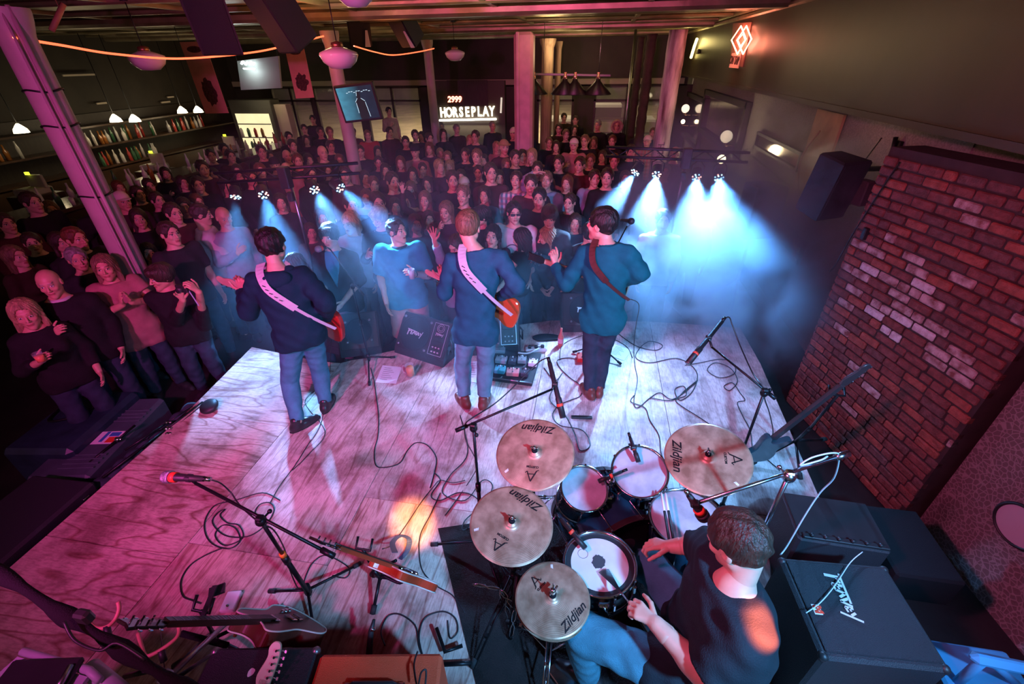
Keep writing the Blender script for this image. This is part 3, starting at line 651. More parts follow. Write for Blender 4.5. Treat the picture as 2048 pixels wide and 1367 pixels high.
def make_body(J, S, root, fine=True):
    """J: joints (world or root-local numpy vectors); S: style. Adds body, hair, shirt, trousers, shoes under root."""
    g = {k: np.asarray(v, np.float32) for k, v in J.items() if not isinstance(v, dict)}
    w = S.get('w', 1.0); hs = S.get('hs', 1.0)
    lat = _n(g['sr'] - g['sl']); up = _n((g['sr'] + g['sl']) / 2 - g['pel']); fw_ = np.cross(up, lat); fw_ = _n(fw_); lat2 = np.cross(fw_, up)
    T = np.stack([lat2, fw_, up], 1); sm = (g['sr'] + g['sl']) / 2; tl = np.linalg.norm(sm - g['pel'])
    hlat = _n(g['hr'] - g['hl']); hT = np.stack([hlat, _n(np.cross(_n(np.array([0, 0, 1.]) + up), hlat)), _n(np.cross(hlat, _n(np.cross(_n(np.array([0, 0, 1.]) + up), hlat))))], 1)
    chest = g['pel'] + up * tl * .72; belly = g['pel'] + up * tl * .32; bel = S.get('belly', 0.0); fem = S.get('fem', False)
    hc = g['head']; HT = headframe(hc, J['face'], J.get('hup', (0, 0, 1))); neck = sm + up * .035
    def limb(p, side, inf=0.0, arms=True):
        pass
    def torso(p, inf):
        d = sd_ell(p, chest, ((.158 if fem else .172) * w + inf, .112 * w + inf, .20 + inf), T)
        d = smin(d, sd_ell(p, belly + fw_ * bel * .5, ((.130 if fem else .150) * w + inf + bel * .3, (.098 + bel) * w + inf, .17 + inf), T), .07)
        d = smin(d, sd_ell(p, g['pel'] + up * .01, (.162 * w + inf + bel * .15, .115 * w + inf + bel * .3, .125 + inf), T), .06)
        for s_ in ('sl', 'sr'): d = smin(d, sd_cap(p, sm + up * .034, g[s_] - up * .032, .052 * w + inf * .8, .040 * w + inf * .8), .05)
        d = smin(d, sd_cap(p, sm - up * .02, sm + (hc - sm) * .30, .065 + inf, .050 + inf * .6), .04)
        if fem:
            for s_ in (-1, 1): d = smin(d, sd_ell(p, chest + lat * .065 * s_ + fw_ * .095 + up * -.01, (.055 + inf * .5,) * 3), .035)
        return d
    def arm(p, s_, inf, t_end=1.0, tap=0.0):
        a, b, c = g['s' + s_] - up * .030, g['e' + s_], g['w' + s_]
        d = sd_cap(p, a, b, .049 * w + inf, .041 * w + inf)
        if t_end > 0:
            c2 = b + (c - b) * t_end; d = smin(d, sd_cap(p, b, c2, .041 * w + inf, (.041 - .014 * t_end) * w + inf * (1 - tap)), .025)
            if t_end >= 1: d = smin(d, sd_ell(p, b + (c - b) * .25, (.040 * w + inf,) * 3), .03)
        return d
    def leg(p, s_, inf, t_end=1.0, inf2=None):
        a, b, c = g['h' + s_], g['k' + s_], g['a' + s_]; inf2 = inf if inf2 is None else inf2
        d = sd_cap(p, a, b, .086 * w + inf, .057 * w + (inf + inf2) / 2)
        if t_end > 0:
            c2 = b + (c - b) * t_end; r1 = (.055 + (.038 - .055) * t_end) * w + inf2
            d = smin(d, sd_cap(p, b, c2, .055 * w + (inf + inf2) / 2, r1), .03)
            bk = -_n(np.cross(_n(c - b), hlat)) if abs(float(_n(c - b) @ hlat)) < .9 else V3(0, 0, 0)
            cp = b + (c - b) * .3 + bk * .018 * (1 if float(bk @ (a - (b + c) / 2)) > -9 else -1)
            if t_end > .6: d = smin(d, sd_cap(p, b + (c - b) * .15, b + (c - b) * .5, .050 * w + inf2, .046 * w + inf2), .03)
        return d
    hands = {}
    for s_ in 'lr':
        hd = J.get('hand_' + s_)
        fd = _n(g['w' + s_] - g['e' + s_])
        if hd is None: hd = dict(h=fd, n=_n(-lat * (1 if s_ == 'r' else -1) + .001), side=None, curl=.5)
        side = hd.get('side')
        if side is None:   # thumb side from palm normal and handedness: thumb = +/- cross(h, n)
            side = 1 if s_ == 'r' else -1
        hands[s_] = hand_parts(g['w' + s_], hd.get('h', fd), hd.get('n', -lat), side, hd.get('curl', .5), hd.get('spread', 0), hd.get('thumb', .5), hs * (0.92 if fem else 1.0), hd.get('curls'))
    def headd(p): return sd_head((p - hc) @ HT / hs, fem, S.get('mouth', 0.0)) * hs
    # the head of the neck meets the skull behind the jaw
    nk = hc + HT @ V3(0, -.030, -.055) * hs
    bare_arm = S.get('bare_arm', True)
    def body(p):
        d = torso(p, -.004 if S.get('shirt') else 0)
        d = smin(d, sd_cap(p, sm - up * .01, nk, .056, .054 if not fem else .044), .03)
        d = smin(d, headd(p), .012)
        for s_ in 'lr':
            d = smin(d, arm(p, s_, 0), .03); d = smin(d, sd_hand(p, hands[s_]), .012)
            d = smin(d, leg(p, s_, 0), .04)
        return d
    allp = np.stack([g[k] for k in ('pel', 'sl', 'sr', 'el', 'er', 'wl', 'wr', 'hl', 'hr', 'kl', 'kr', 'al', 'ar')])
    lo, hi = allp.min(0) - .20, allp.max(0) + .20; lo[2] = min(g['al'][2], g['ar'][2]) - .05
    vb, vh, vf = (.013, .0058, .0048) if fine else (.022, .0085, .0085)
    if S.get('hi'): vb, vh, vf = .010, .0045, .0038
    parts = []
    # split space: head box, hand boxes, the rest
    hb = (hc - .155 * hs, hc + .155 * hs)
    handb = []
    for s_ in 'lr':
        pts = np.array([c for cap in hands[s_][1] for c in cap[:2]] + [g['w' + s_]]); handb.append((pts.min(0) - .024, pts.max(0) + .024))
    def body_low(p):
        d = body_main(p); return d
    def body_main(p):
        d = torso(p, -.004); d = smin(d, sd_cap(p, sm - up * .01, nk, .056, .050 if not fem else .043), .03)
        for s_ in 'lr': d = smin(d, arm(p, s_, 0), .03); d = smin(d, leg(p, s_, 0), .04)
        return d
    parts.append((*snets(body_main, lo, np.maximum(hi, hc), vb), None))
    def hd_f(p): return smin(headd(p), sd_cap(p, sm + (nk - sm) * .35, nk, .056, .054 if not fem else .044), .014)
    v, f = snets(hd_f, hb[0] - V3(0, 0, .05), hb[1], vh)
    q = ((v[f].mean(1)) - hc) @ HT / hs
    parts.append((v, f, face_mats(None, q)))
    for s_, (a, b) in zip('lr', handb):
        e = g['w' + s_] + (g['e' + s_] - g['w' + s_]) * .3
        parts.append((*snets(lambda p: smin(sd_hand(p, hands[s_]), sd_cap(p, g['w' + s_] + (g['e' + s_] - g['w' + s_]) * .22, g['w' + s_], .032 * w, .026 * w), .012), np.minimum(a, e - .035), np.maximum(b, e + .035), vf), None))
    sk = S.get('skin', skinm)
    hm = HAIR[S.get('hair', 'brown')]
    np_mesh('body', parts, [sk, lipm, eyem, irism, hm], root)
    if S.get('style'):
        v, f = hair_mesh(S['style'], .0055 if fine else .009)
        nm = 'hat' if S['style'] in ('cap', 'cowboy', 'beanie') else 'hood' if S['style'] == 'fur' else 'hair'
        np_mesh(nm, [((v * hs) @ HT.T + hc, f, None)], [S.get('hatm', hm) if nm != 'hair' else hm], root)
        if nm == 'hat' and S.get('under'):
            v, f = hair_mesh(S['under'], .0055 if fine else .009); np_mesh('hair', [((v * hs * .97) @ HT.T + hc, f, None)], [hm], root)
    if S.get('beard'):
        def bd(p):
            q = (p - hc) @ HT / hs; d = sd_head(q) - .005; d = smax(d, q[:, 2] + .028 + np.abs(q[:, 0]) * -.5 , .006); d = smax(d, -(q[:, 1] - .0), .01)
            return smax(d, -sd_ell(q, (0, .10, -.056), (.022, .03, .010)), .004)
        np_mesh('beard', [(*snets(bd, hc - .14, hc + .13, .006), None)], [hm], root)
    # shirt
    inf = S.get('loose', .016); sl = S.get('sleeve', 1.0)   # sleeve: 1 = to wrist, 0.. upper arm only = -f
    hem = S.get('hem', .10); sd0 = S.get('seed', 1.0)
    col_ = S.get('neckline', .055)
    def shirt(p):
        d = torso(p, inf)
        if hem > .05:
            for s_ in 'lr': d = smin(d, sd_cap(p, g['h' + s_], g['h' + s_] + (g['k' + s_] - g['h' + s_]) * .35, .088 * w + inf, .084 * w + inf), .07)
        top = sm + up * col_
        d = smax(d, (p - top) @ _n(hc - sm + up * .1), .006)
        d = smax(d, (g['pel'] - p) @ up - hem, .006)
        for s_ in 'lr':
            if sl > 0: e = arm(p, s_, inf * .95, sl, .25); c_ = g['e' + s_] + (g['w' + s_] - g['e' + s_]) * sl; ax_ = _n(g['w' + s_] - g['e' + s_]); e = smax(e, (p - c_) @ ax_, .004)
            elif sl > -.05: continue
            else: c_ = g['s' + s_] + (g['e' + s_] - g['s' + s_]) * (-sl); ax_ = _n(g['e' + s_] - g['s' + s_]); e = smax(sd_cap(p, g['s' + s_], g['e' + s_], .056 * w + inf, .050 * w + inf * 1.1), (p - c_) @ ax_, .004)
            d = smin(d, e, .03)
        return d + wrinkle(p, S.get('fold', .0045), 1.0, sd0)
    if S.get('shirt'): np_mesh(S.get('shirt_name', 'shirt'), [(*snets(shirt, lo - .02, np.maximum(hi, sm + .12), vb * .85), None)], [S['shirt']], root)
    if S.get('collar'):
        k_ = []
        for an in np.linspace(0, 2 * math.pi, 18, endpoint=False):
            k_.append(sm + up * .050 + lat2 * .066 * math.cos(an) + fw_ * (.062 * math.sin(an) + .012))
        mb = MB(); mb.tube([tuple(x) for x in k_], .020, 8, closed=True); o = mb.build('collar', S['collar'], root, world=False)
    if S.get('under_shirt'):      # a tee that shows where the jacket is open
        def us(p):
            d = torso(p, inf + .006); q = (p - chest) @ T; d = smax(d, np.abs(q[:, 0]) - np.clip((.20 + q[:, 2]) * .30, 0, .075), .004); d = smax(d, -q[:, 1], .01)
            d = smax(d, -(q[:, 2] + .24), .005); return smax(d, q[:, 2] - .20, .01)
        np_mesh('tee', [(*snets(us, lo, hi, vb * .8), None)], [S['under_shirt']], root)
    if S.get('hood'):
        hdc = sm - fw_ * .10 - up * .015
        np_mesh('hood', [(*snets(lambda p: smin(sd_ell(p, hdc, (.125, .055, .075), T), sd_cap(p, sm + lat2 * .10 + up * .02, sm - lat2 * .10 + up * .02, .045, .045), .05) + wrinkle(p, .004, 1.2), hdc - .2, hdc + .2, vb * .8), None)], [S['shirt']], root)
    if S.get('pants'):
        pe = S.get('pleg', 1.0); pi_ = S.get('ploose', .012)
        def pants(p):
            d = sd_ell(p, g['pel'] + up * .01, (.164 * w + pi_ + bel * .15, .118 * w + pi_ + bel * .3, .12 + pi_), T)
            d = smax(d, (p - (g['pel'] + up * .08)) @ up, .01)
            for s_ in 'lr':
                e = leg(p, s_, pi_, pe, S.get('cuff', pi_ + .006) if pe > .5 else pi_ + .03)
                c_ = g['k' + s_] + (g['a' + s_] - g['k' + s_]) * pe; ax_ = _n(g['a' + s_] - g['k' + s_]); e = smax(e, (p - c_) @ ax_, .004); d = smin(d, e, .03)
            return d + wrinkle(p, .005, 1.1, sd0 + 2)
        lo2, hi2 = lo.copy(), hi.copy(); hi2[2] = max(g['pel'][2] + .16, g['kl'][2] + .13, g['kr'][2] + .13)
        np_mesh(S.get('pants_name', 'trousers'), [(*snets(pants, lo2, hi2, vb * .85), None)], [S['pants']], root)
    if S.get('shoes', True):
        for s_ in 'lr':
            a = g['a' + s_]; td = g.get('t' + s_); td = _n(V3(*(td - a)[:2], 0)) if td is not None else _n(V3(*fw_[:2], 0))
            fz = a[2] - .085
            gx = np.stack([np.cross(td, V3(0, 0, 1)), td, V3(0, 0, 1)], 1)
            def shoe(p):
                q = (p - V3(a[0], a[1], fz)) @ gx
                d = sd_cap(q, (0, -.045, .035), (0, .075, .032), .041, .040); d = smin(d, sd_cap(q, (0, .06, .028), (0, .155, .022), .040, .033), .03)
                d = smin(d, sd_cap(q, (0, -.02, .05), (0, -.015, .10), .042, .045), .03)
                d = smax(d, -(q[:, 2] - .002), .004)
                return smin(d, smax(np.maximum(np.abs(q[:, 2] - .010) - .010, sd_ell(q * V3(1, 1, .01), (0, .055, 0), (.050, .148, 1.0))), -q[:, 2], .002), .004)
            v, f = snets(shoe, V3(a[0], a[1], fz) - V3(.21, .21, .01), V3(a[0], a[1], fz) + V3(.21, .21, .16), .008 if fine else .014)
            q = (v[f].mean(1)) - V3(a[0], a[1], fz); np_mesh('shoe', [(v, f, (q[:, 2] < .018).astype(int))], [S.get('shoem', rubber), S.get('solem', rubber)], root)
    return dict(T=T, HT=HT, sm=sm, up=up, fw=fw_, lat=lat2, hands=hands)

def stand(h=1.75, yaw=0.0, lean=0.0, arms='down', fem=False, look=(0, 0), twist=0.0, base=(0, 0, 0), step=0.0, sw=1.0):
    """joints of a standing figure facing +Y, then turned; base at the floor"""
    k = h / 1.75; J = {}
    hw = .092 * k; shw = (.155 if fem else .180) * k * sw
    J['pel'] = V3(0, 0, .93 * k); top = V3(lean * .35, lean, 1.425 * k)
    J['hl'] = V3(-hw, 0, .90 * k); J['hr'] = V3(hw, 0, .90 * k)
    J['kl'] = V3(-hw - .02, .03 + step, .49 * k); J['kr'] = V3(hw + .02, .03 - step * .5, .49 * k)
    J['al'] = V3(-hw - .035, -.02 + step * 1.2, .085); J['ar'] = V3(hw + .035, -.02 - step, .085)
    J['tl'] = J['al'] + V3(-.05, .15, 0); J['tr'] = J['ar'] + V3(.05, .15, 0)
    J['sl'] = V3(-shw, lean, 1.415 * k); J['sr'] = V3(shw, lean, 1.415 * k)
    J['head'] = V3(lean * .2, lean * 1.25 + .015, 1.622 * k); J['face'] = V3(math.sin(look[0]), math.cos(look[0]), look[1])
    c = lambda x, y, z: V3(x * k, y * k + lean, z * k)
    A = dict(down=((-.235, -.02, 1.13), (-.215, .10, .89), (.235, -.02, 1.13), (.215, .10, .89)),
             folded=((-.25, .08, 1.15), (-.03, .25, 1.19), (.25, .08, 1.15), (.05, .27, 1.13)),
             drink=((-.235, -.02, 1.13), (-.215, .10, .89), (.245, .04, 1.14), (.12, .27, 1.26)),
             drinkl=((-.245, .04, 1.14), (-.12, .27, 1.26), (.235, -.02, 1.13), (.215, .10, .89)),
             clap=((-.25, .12, 1.20), (-.04, .32, 1.32), (.25, .12, 1.20), (.04, .32, 1.32)),
             up=((-.24, .0, 1.14), (-.2, .12, .92), (.30, .16, 1.55), (.26, .24, 1.80)),
             upl=((-.30, .16, 1.55), (-.26, .24, 1.80), (.24, .0, 1.14), (.2, .12, .92)),
             phone=((-.24, .13, 1.18), (-.06, .33, 1.48), (.24, .13, 1.18), (.07, .33, 1.48)),
             mouth=((-.235, -.02, 1.13), (-.20, .12, .90), (.24, .12, 1.22), (.06, .19, 1.45)),
             brow=((-.235, -.02, 1.13), (-.20, .12, .90), (.40, .06, 1.58), (.16, .13, 1.74)),
             front=((-.22, .0, 1.13), (-.08, .22, .98), (.22, .0, 1.13), (.07, .23, .97)),
             hips=((-.33, -.08, 1.18), (-.20, .06, 1.02), (.33, -.08, 1.18), (.20, .06, 1.02)))[arms]
    if fem and arms in ('down',): A = ((-.205, -.02, 1.13), (-.19, .08, .90), (.205, -.02, 1.13), (.19, .08, .90))
    J['el'], J['wl'], J['er'], J['wr'] = c(*A[0]), c(*A[1]), c(*A[2]), c(*A[3])
    if arms in ('up', 'upl'):
        s_ = 'r' if arms == 'up' else 'l'; J['hand_' + s_] = dict(h=V3(0, .1, 1), n=V3(0, 1, 0), curl=.1, spread=1)
    if arms == 'clap':
        J['hand_l'] = dict(h=V3(.1, .5, 1), n=V3(1, 0, 0), curl=.2); J['hand_r'] = dict(h=V3(-.1, .5, 1), n=V3(-1, 0, 0), curl=.2)
    if arms in ('drink', 'mouth'): J['hand_r'] = dict(h=V3(-.3, .6, .5), n=V3(-1, 0, .1), curl=.9)
    if arms == 'drinkl': J['hand_l'] = dict(h=V3(.3, .6, .5), n=V3(1, 0, .1), curl=.9)
    if arms == 'brow': J['hand_r'] = dict(h=V3(-1, .1, .25), n=V3(0, .3, -1), curl=.3)
    cy_, sy_ = math.cos(yaw), math.sin(yaw); Rz = np.array([[cy_, -sy_, 0], [sy_, cy_, 0], [0, 0, 1]], np.float32)
    for key in list(J):
        if isinstance(J[key], dict): J[key] = {a: (Rz @ b if a in ('h', 'n') else b) for a, b in J[key].items()}
        elif key in ('face', 'hup'): J[key] = Rz @ J[key]
        else: J[key] = Rz @ J[key] + V3(*base)
    return J
# ================================================================== GUITARS
gold = mat('gold_tuner', (0.75, 0.62, 0.40), 0.25, 1.0)
maple = mat('maple_neck', (0.74, 0.52, 0.38), 0.35, var=0.15, vscale=6)
rosew = mat('rosewood', (0.05, 0.022, 0.016), 0.5, var=0.3)
def gm(name, c, rough=0.18): return mat(name, c, rough, 0.0, 0.6, var=0.12, vscale=5)
def smooth_outline(pts, k=5): return [(p.x, p.y) for p in spline([(x, y, 0) for x, y in pts], k, True)]
OUT = dict(
    strat=smooth_outline([(-.20, 0), (-.185, .11), (-.11, .155), (-.02, .115), (.05, .125), (.13, .15), (.185, .145), (.175, .10), (.12, .06), (.10, 0), (.12, -.055), (.155, -.10), (.13, -.135), (.06, -.125), (0, -.105), (-.09, -.145), (-.17, -.13)]),
    tele=smooth_outline([(-.20, 0), (-.185, .12), (-.11, .155), (-.01, .12), (.07, .13), (.12, .12), (.13, .06), (.10, .02), (.11, -.04), (.145, -.085), (.12, -.125), (.05, -.12), (-.02, -.108), (-.11, -.15), (-.18, -.12)]),
    single=smooth_outline([(-.21, 0), (-.19, .12), (-.11, .165), (-.01, .115), (.06, .12), (.12, .11), (.13, .05), (.12, 0), (.13, -.03), (.16, -.08), (.13, -.12), (.06, -.12), (-.01, -.11), (-.11, -.165), (-.19, -.12)]),
    hollow=smooth_outline([(-.24, 0), (-.22, .14), (-.13, .195), (-.02, .135), (.06, .14), (.13, .145), (.18, .12), (.15, .05), (.14, 0), (.15, -.05), (.19, -.10), (.14, -.145), (.06, -.14), (-.02, -.135), (-.13, -.195), (-.22, -.14)]))
def guitar(label, c, nd, nrm, kind='strat', col=None, guard=None, head='inline', thick=.045, neckm=None, binding=None, bass=False, cat='guitar', name='electric_guitar', headm=None, fretm=None, scale=1.0):
    """c: middle of the body, nd: direction body -> headstock, nrm: out of the front face"""
    c = Vector(c); nd = Vector(nd).normalized(); nrm = Vector(nrm); nrm = (nrm - nd * nrm.dot(nd)).normalized()
    M = frame(c, nd, nrm) @ Matrix.Scale(scale, 4); yf = -1 if (M.to_3x3() @ Vector((0, 1, 0))).z < 0 else 1
    M = M @ Matrix.Diagonal((1, yf, 1, 1))
    t = thing(name, label, cat, c)
    neckm = neckm or maple; L = .80 if bass else .60
    k = MB(); k.prism(OUT[kind], thick, M @ Matrix.Translation((0, 0, -thick)), bev=.008); b = k.build('body', col, t)
    if binding:
        k = MB()
        for z in (0.0, -thick): k.tube([(x * .995, y * .995, z) for x, y in OUT[kind]], .0045, 5, closed=True, M=M)
        k.build('binding', binding, t)
    k = MB(); k.prism([(.08, -.028), (.08 + L * .9, -.0215), (.08 + L * .9, .0215), (.08, .028)], .022, M @ Matrix.Translation((0, 0, -.012)), bev=.005); nk = k.build('neck', neckm, t)
    k = MB(); k.prism([(.05, -.029), (.08 + L * .9, -.0215), (.08 + L * .9, .0215), (.05, .029)], .005, M @ Matrix.Translation((0, 0, .010))); fb = k.build('fingerboard', fretm or neckm, t)
    k = MB()
    for i in range(20 if not bass else 18):
        x = .08 + L * .9 - L * 1.12 * (1 - 2 ** (-(i + 1) / 12.0)) * .9
        k.box((x, 0, .0155), (.0018, .044 + .01 * (1 - (x - .08) / L), .002), M)
    k.build('frets', steel, t)
    hx = .08 + L * .9
    if head == 'inline': ho = smooth_outline([(hx, -.021), (hx + .03, -.026), (hx + .08, -.030), (hx + .14, -.030), (hx + .185, -.018), (hx + .19, .012), (hx + .165, .028), (hx + .13, .022), (hx + .06, .042), (hx + .02, .030), (hx, .021)], 4)
    else: ho = [(hx, -.022), (hx + .03, -.040), (hx + .13, -.036), (hx + .17, -.042), (hx + .16, 0), (hx + .17, .042), (hx + .13, .036), (hx + .03, .040), (hx, .022)]
    if bass: ho = [(hx + (x - hx) * 1.15, y * 1.25) for x, y in ho]
    k = MB(); k.prism(ho, .014, M @ Matrix.Translation((0, 0, -.010)), bev=.003); hd = k.build('headstock', headm or neckm, t)
    npg = 4 if bass else 6
    for i in range(npg):
        k = MB()
        if head == 'inline': px_, sy_ = hx + .035 + i * (.125 if not bass else .155) / (npg - 1), -1; y0 = -.028
        else: px_, sy_ = hx + .045 + (i % 3) * .042, (1 if i < 3 else -1); y0 = .038 * sy_
        k.lathe([(.004, 0), (.004, .016), (.0055, .018)], 8, M @ Matrix.Translation((px_, y0 * .55, .003)))
        k.tube([(px_, y0 * .9, -.004), (px_, y0 + .016 * sy_, -.004)], .0025, 6, M=M); k.box((px_, y0 + .022 * sy_, -.004), (.015 if not bass else .022, .012, .006), M, bev=.002)
        k.build('tuning_peg', chrome if not bass else chrome, hd)
    if guard:
        go = [(x * .80 + .02, y * .80 - .012) for x, y in OUT[kind] if x > -.12]
        k = MB(); k.prism(go, .0025, M @ Matrix.Translation((0, 0, .0005))); k.build('pickguard', guard, t)
    for x in ((.055, -.01, -.075) if kind == 'strat' else (.04, -.08)):
        k = MB(); k.box((x, 0, .006), (.018 if kind in ('strat', 'tele') else .034, .072, .010), M, bev=.003); k.build('pickup', chrome if kind in ('hollow', 'single') else blackp, t)
    k = MB(); k.box((-.125, 0, .007), (.03 if kind != 'tele' else .07, .075, .008), M, bev=.002)
    for i in range(6): k.box((-.125, -.026 + .0104 * i, .013), (.02, .007, .006), M)
    k.build('bridge', chrome, t)
    for i in range(3):
        k = MB(); k.lathe([(.011, 0), (.010, .012), (.008, .013)], 10, M @ Matrix.Translation((-.09 - .035 * i, -.085 - .008 * i, .002)), cap1=True); k.build('knob', chrome if kind != 'strat' else white, t)
    k = MB()
    for i in range(npg): y = (-.5 + i / (npg - 1)) * .045; k.tube([(-.125, y, .017), (hx + .05, y * .7, .013)], .0011 if bass else .0007, 4, M=M)
    k.build('strings', steel, t)
    return t, M, yf
def strap(t, pts, nrms, w, m_, name='strap', thickn=.004):
    k = MB(); k.strip(pts, nrms, w, thickn); return k.build(name, m_, t)
def J_px(d, y0):
    out = {}
    for k, v in d.items():
        out[k] = np.array(PY(v[0], v[1], v[2] if len(v) > 2 else y0), np.float32)
    return out
def person(label, base, group=None, name='person'): return thing(name, label, 'person', (base[0], base[1], base[2]), 0, group)
def to_local(J, base):
    o = {}
    for k, v in J.items():
        o[k] = v if (k in ('face', 'hup') or isinstance(v, dict)) else np.asarray(v, np.float32) - np.asarray(base, np.float32)
    return o
denim = mat('denim', (0.07, 0.25, 0.34), 0.85, spec=.2, var=0.35, vscale=9, bump=.4, bscale=200)
denimd = mat('denim_dark', (0.035, 0.055, 0.085), 0.85, spec=.2, var=0.35, vscale=9, bump=.4, bscale=200)
denimg = mat('denim_faded', (0.14, 0.30, 0.38), 0.85, spec=.2, var=0.3, vscale=9, bump=.4, bscale=200)
browns = mat('brown_leather', (0.16, 0.045, 0.035), 0.4, var=.2); blackl = mat('black_leather', (0.025, 0.022, 0.026), 0.3)
solem = mat('white_sole', (0.30, 0.28, 0.30), 0.6)

# ---- left guitarist
YL = 2.80
base = (*P(625, 830, 0).xy, 0.0)
J = J_px(dict(pel=(600, 668, 2.86), head=(545, 492, 3.00), sl=(511, 556, 2.86), sr=(602, 546, 2.98), el=(497, 622, 2.86), wl=(486, 585, 3.10), er=(652, 604, 2.90), wr=(655, 632, 3.12),
              hl=(584, 680, 2.84), hr=(622, 674, 2.92), kl=(580, 765, 2.83), kr=(640, 742, 3.02)), YL)
J['al'] = np.array(P(595, 842, .085), np.float32); J['ar'] = np.array(P(650, 803, .085), np.float32)
J['tl'] = np.array(P(632, 838, 0.0), np.float32); J['tr'] = np.array(P(674, 780, 0.0), np.float32)
J['face'] = V3(-.22, 1, -.12); J['hand_l'] = dict(h=V3(-.3, .5, .6), n=V3(-.2, .2, .9), curl=1.0); J['hand_r'] = dict(h=V3(-.3, .4, -.6), n=V3(-.5, -.2, .1), curl=.8)
bandL = person('guitarist with short black hair and dark hooded jacket, leftmost of the three facing the crowd', base)
PL = make_body(to_local(J, base), dict(shirt=cloth('navy_jacket', (0.005, 0.034, 0.052)), shirt_name='jacket', loose=.036, hem=.11, pants=denim, shoem=blackl, style='short', hair='black', hood=True, hs=1.14, w=1.04, fold=.009, neckline=.04, hi=True), bandL)
JL = J
# ---- middle guitarist
base = (*P(948, 800, 0).xy, 0.0); Y0 = 3.22
J = J_px(dict(pel=(950, 655, 3.24), head=(937, 455, 3.36), sl=(905, 516, 3.28), sr=(1000, 510, 3.32), el=(889, 585, 3.30), wl=(890, 562, 3.52), er=(1034, 572, 3.20), wr=(1002, 592, 3.40),
              hl=(932, 664, 3.22), hr=(972, 664, 3.24), kl=(925, 730, 3.26), kr=(971, 730, 3.28)), Y0)
J['al'] = np.array(P(929, 797, .085), np.float32); J['ar'] = np.array(P(967, 798, .085), np.float32); J['tl'] = np.array(P(898, 770, 0), np.float32); J['tr'] = np.array(P(984, 772, 0), np.float32)
J['face'] = V3(.05, 1, -.12); J['hand_l'] = dict(h=V3(-.3, .5, .6), n=V3(-.2, .2, .9), curl=1.0); J['hand_r'] = dict(h=V3(-.6, .4, -.4), n=V3(-.2, -.9, -.1), curl=.7)
bandM = person('guitarist with cropped sandy hair, denim shirt and pale guitar strap, middle of the three', base)
PM = make_body(to_local(J, base), dict(shirt=cloth('blue_chambray', (0.018, 0.110, 0.165)), loose=.026, hem=.13, pants=denimg, shoem=browns, solem=solem, style='crop', hair='sandy', collar=cloth('blue_chambray', (0.05, .1, .14)), hs=1.12, w=1.0, fold=.007, cuff=.02, pleg=.88, hi=True), bandM)
JM = J
for s_ in 'lr':
    k = MB(); a = J['a' + s_]; kk = J['k' + s_]; k.tube([a + (kk - a) * .02, a + (kk - a) * .14], .046, 12); k.build('sock', mat('white_sock', (.75, .76, .78), .9), bandM)
# ---- right guitarist
base = (*P(1187, 780, 0).xy, 0.0)
J = J_px(dict(pel=(1206, 632, 3.55), head=(1204, 450, 3.62), sl=(1172, 500, 3.64), sr=(1257, 502, 3.50), el=(1133, 566, 3.66), wl=(1110, 531, 3.84), er=(1281, 545, 3.50), wr=(1243, 566, 3.72),
              hl=(1187, 640, 3.56), hr=(1222, 640, 3.52), kl=(1181, 702, 3.60), kr=(1206, 700, 3.62)), 3.55)
J['al'] = np.array(P(1180, 779, .085), np.float32); J['ar'] = np.array(P(1198, 775, .085), np.float32); J['tl'] = np.array(P(1150, 752, 0), np.float32); J['tr'] = np.array(P(1196, 756, 0), np.float32)
J['face'] = V3(-.86, .50, -.02); J['hand_l'] = dict(h=V3(-.1, .35, .9), n=V3(-.5, .8, .1), curls=[.35, 1.0, 1.1, 1.1]); J['hand_r'] = dict(h=V3(-.6, .4, -.4), n=V3(-.2, -.9, -.1), curl=.7)
bandR = person('guitarist with dark hair in a teal jacket and brown strap, rightmost of the three', base)
PR = make_body(to_local(J, base), dict(shirt=cloth('teal_jacket', (0.004, 0.135, 0.165)), shirt_name='jacket', loose=.032, hem=.13, pants=denimd, shoem=browns, solem=solem, style='short', hair='black', collar=cloth('teal_jacket', (0.02, .12, .15)), hs=1.14, w=1.02, fold=.007, hi=True), bandR)
JR = J
# their instruments
strapw = mat('pale_strap', (0.55, 0.50, 0.56), 0.6, var=.1); strapb = mat('brown_strap', (0.085, 0.022, 0.018), 0.55, var=.3, vscale=30)
def projpx_(c):
    v = Vector(c) - CAM; z = v.dot(_fw); return round(CX + F_PX * v.dot(CR) / z), round(CY - F_PX * v.dot(CU) / z), [round(a, 2) for a in c]
def back_strap(t, J, end, w1, w2, m_, shoulder=.75, off=.19, mid=None):
    """from the front over the neck side of the left shoulder, down across the back to the end pin"""
    sm = (J['sl'] + J['sr']) / 2; up = _n(sm - J['pel']); lat = _n(J['sr'] - J['sl']); fw_ = _n(np.cross(up, lat))
    a = J['sl'] * shoulder + sm * (1 - shoulder)
    pts = [a + fw_ * .16 - up * .10, a + fw_ * .11 + up * .03, a + up * .108 + fw_ * .01, a - fw_ * (off * .52) + up * .05, a - fw_ * (off * .86) - up * .06 + lat * .04]
    e = np.array(end); b = a - fw_ * (off * .92) - up * .10 + lat * .07
    for tt in (.2, .4, .6, .8): 
        q = b + (e - b) * tt; pts.append(q - fw_ * (.035 * math.sin(math.pi * tt)))
    pts.append(e); P_ = spline(pts, 4)
    n = [Vector(-fw_ + up * max(0, (1 - i / 7.0)) * 1.4) if i < 16 else Vector(-fw_) for i in range(len(P_))]
    n[0:6] = [Vector(fw_ + up * .4)] * 6
    cut = int(len(P_) * .66)
    s1 = strap(t, P_[:cut], n[:cut], w1, m_); s2 = strap(t, P_[cut - 1:], n[cut - 1:], w2, m_, 'strap_tail')
    return P_, n, cut
ge = PY(668, 648, 3.02)
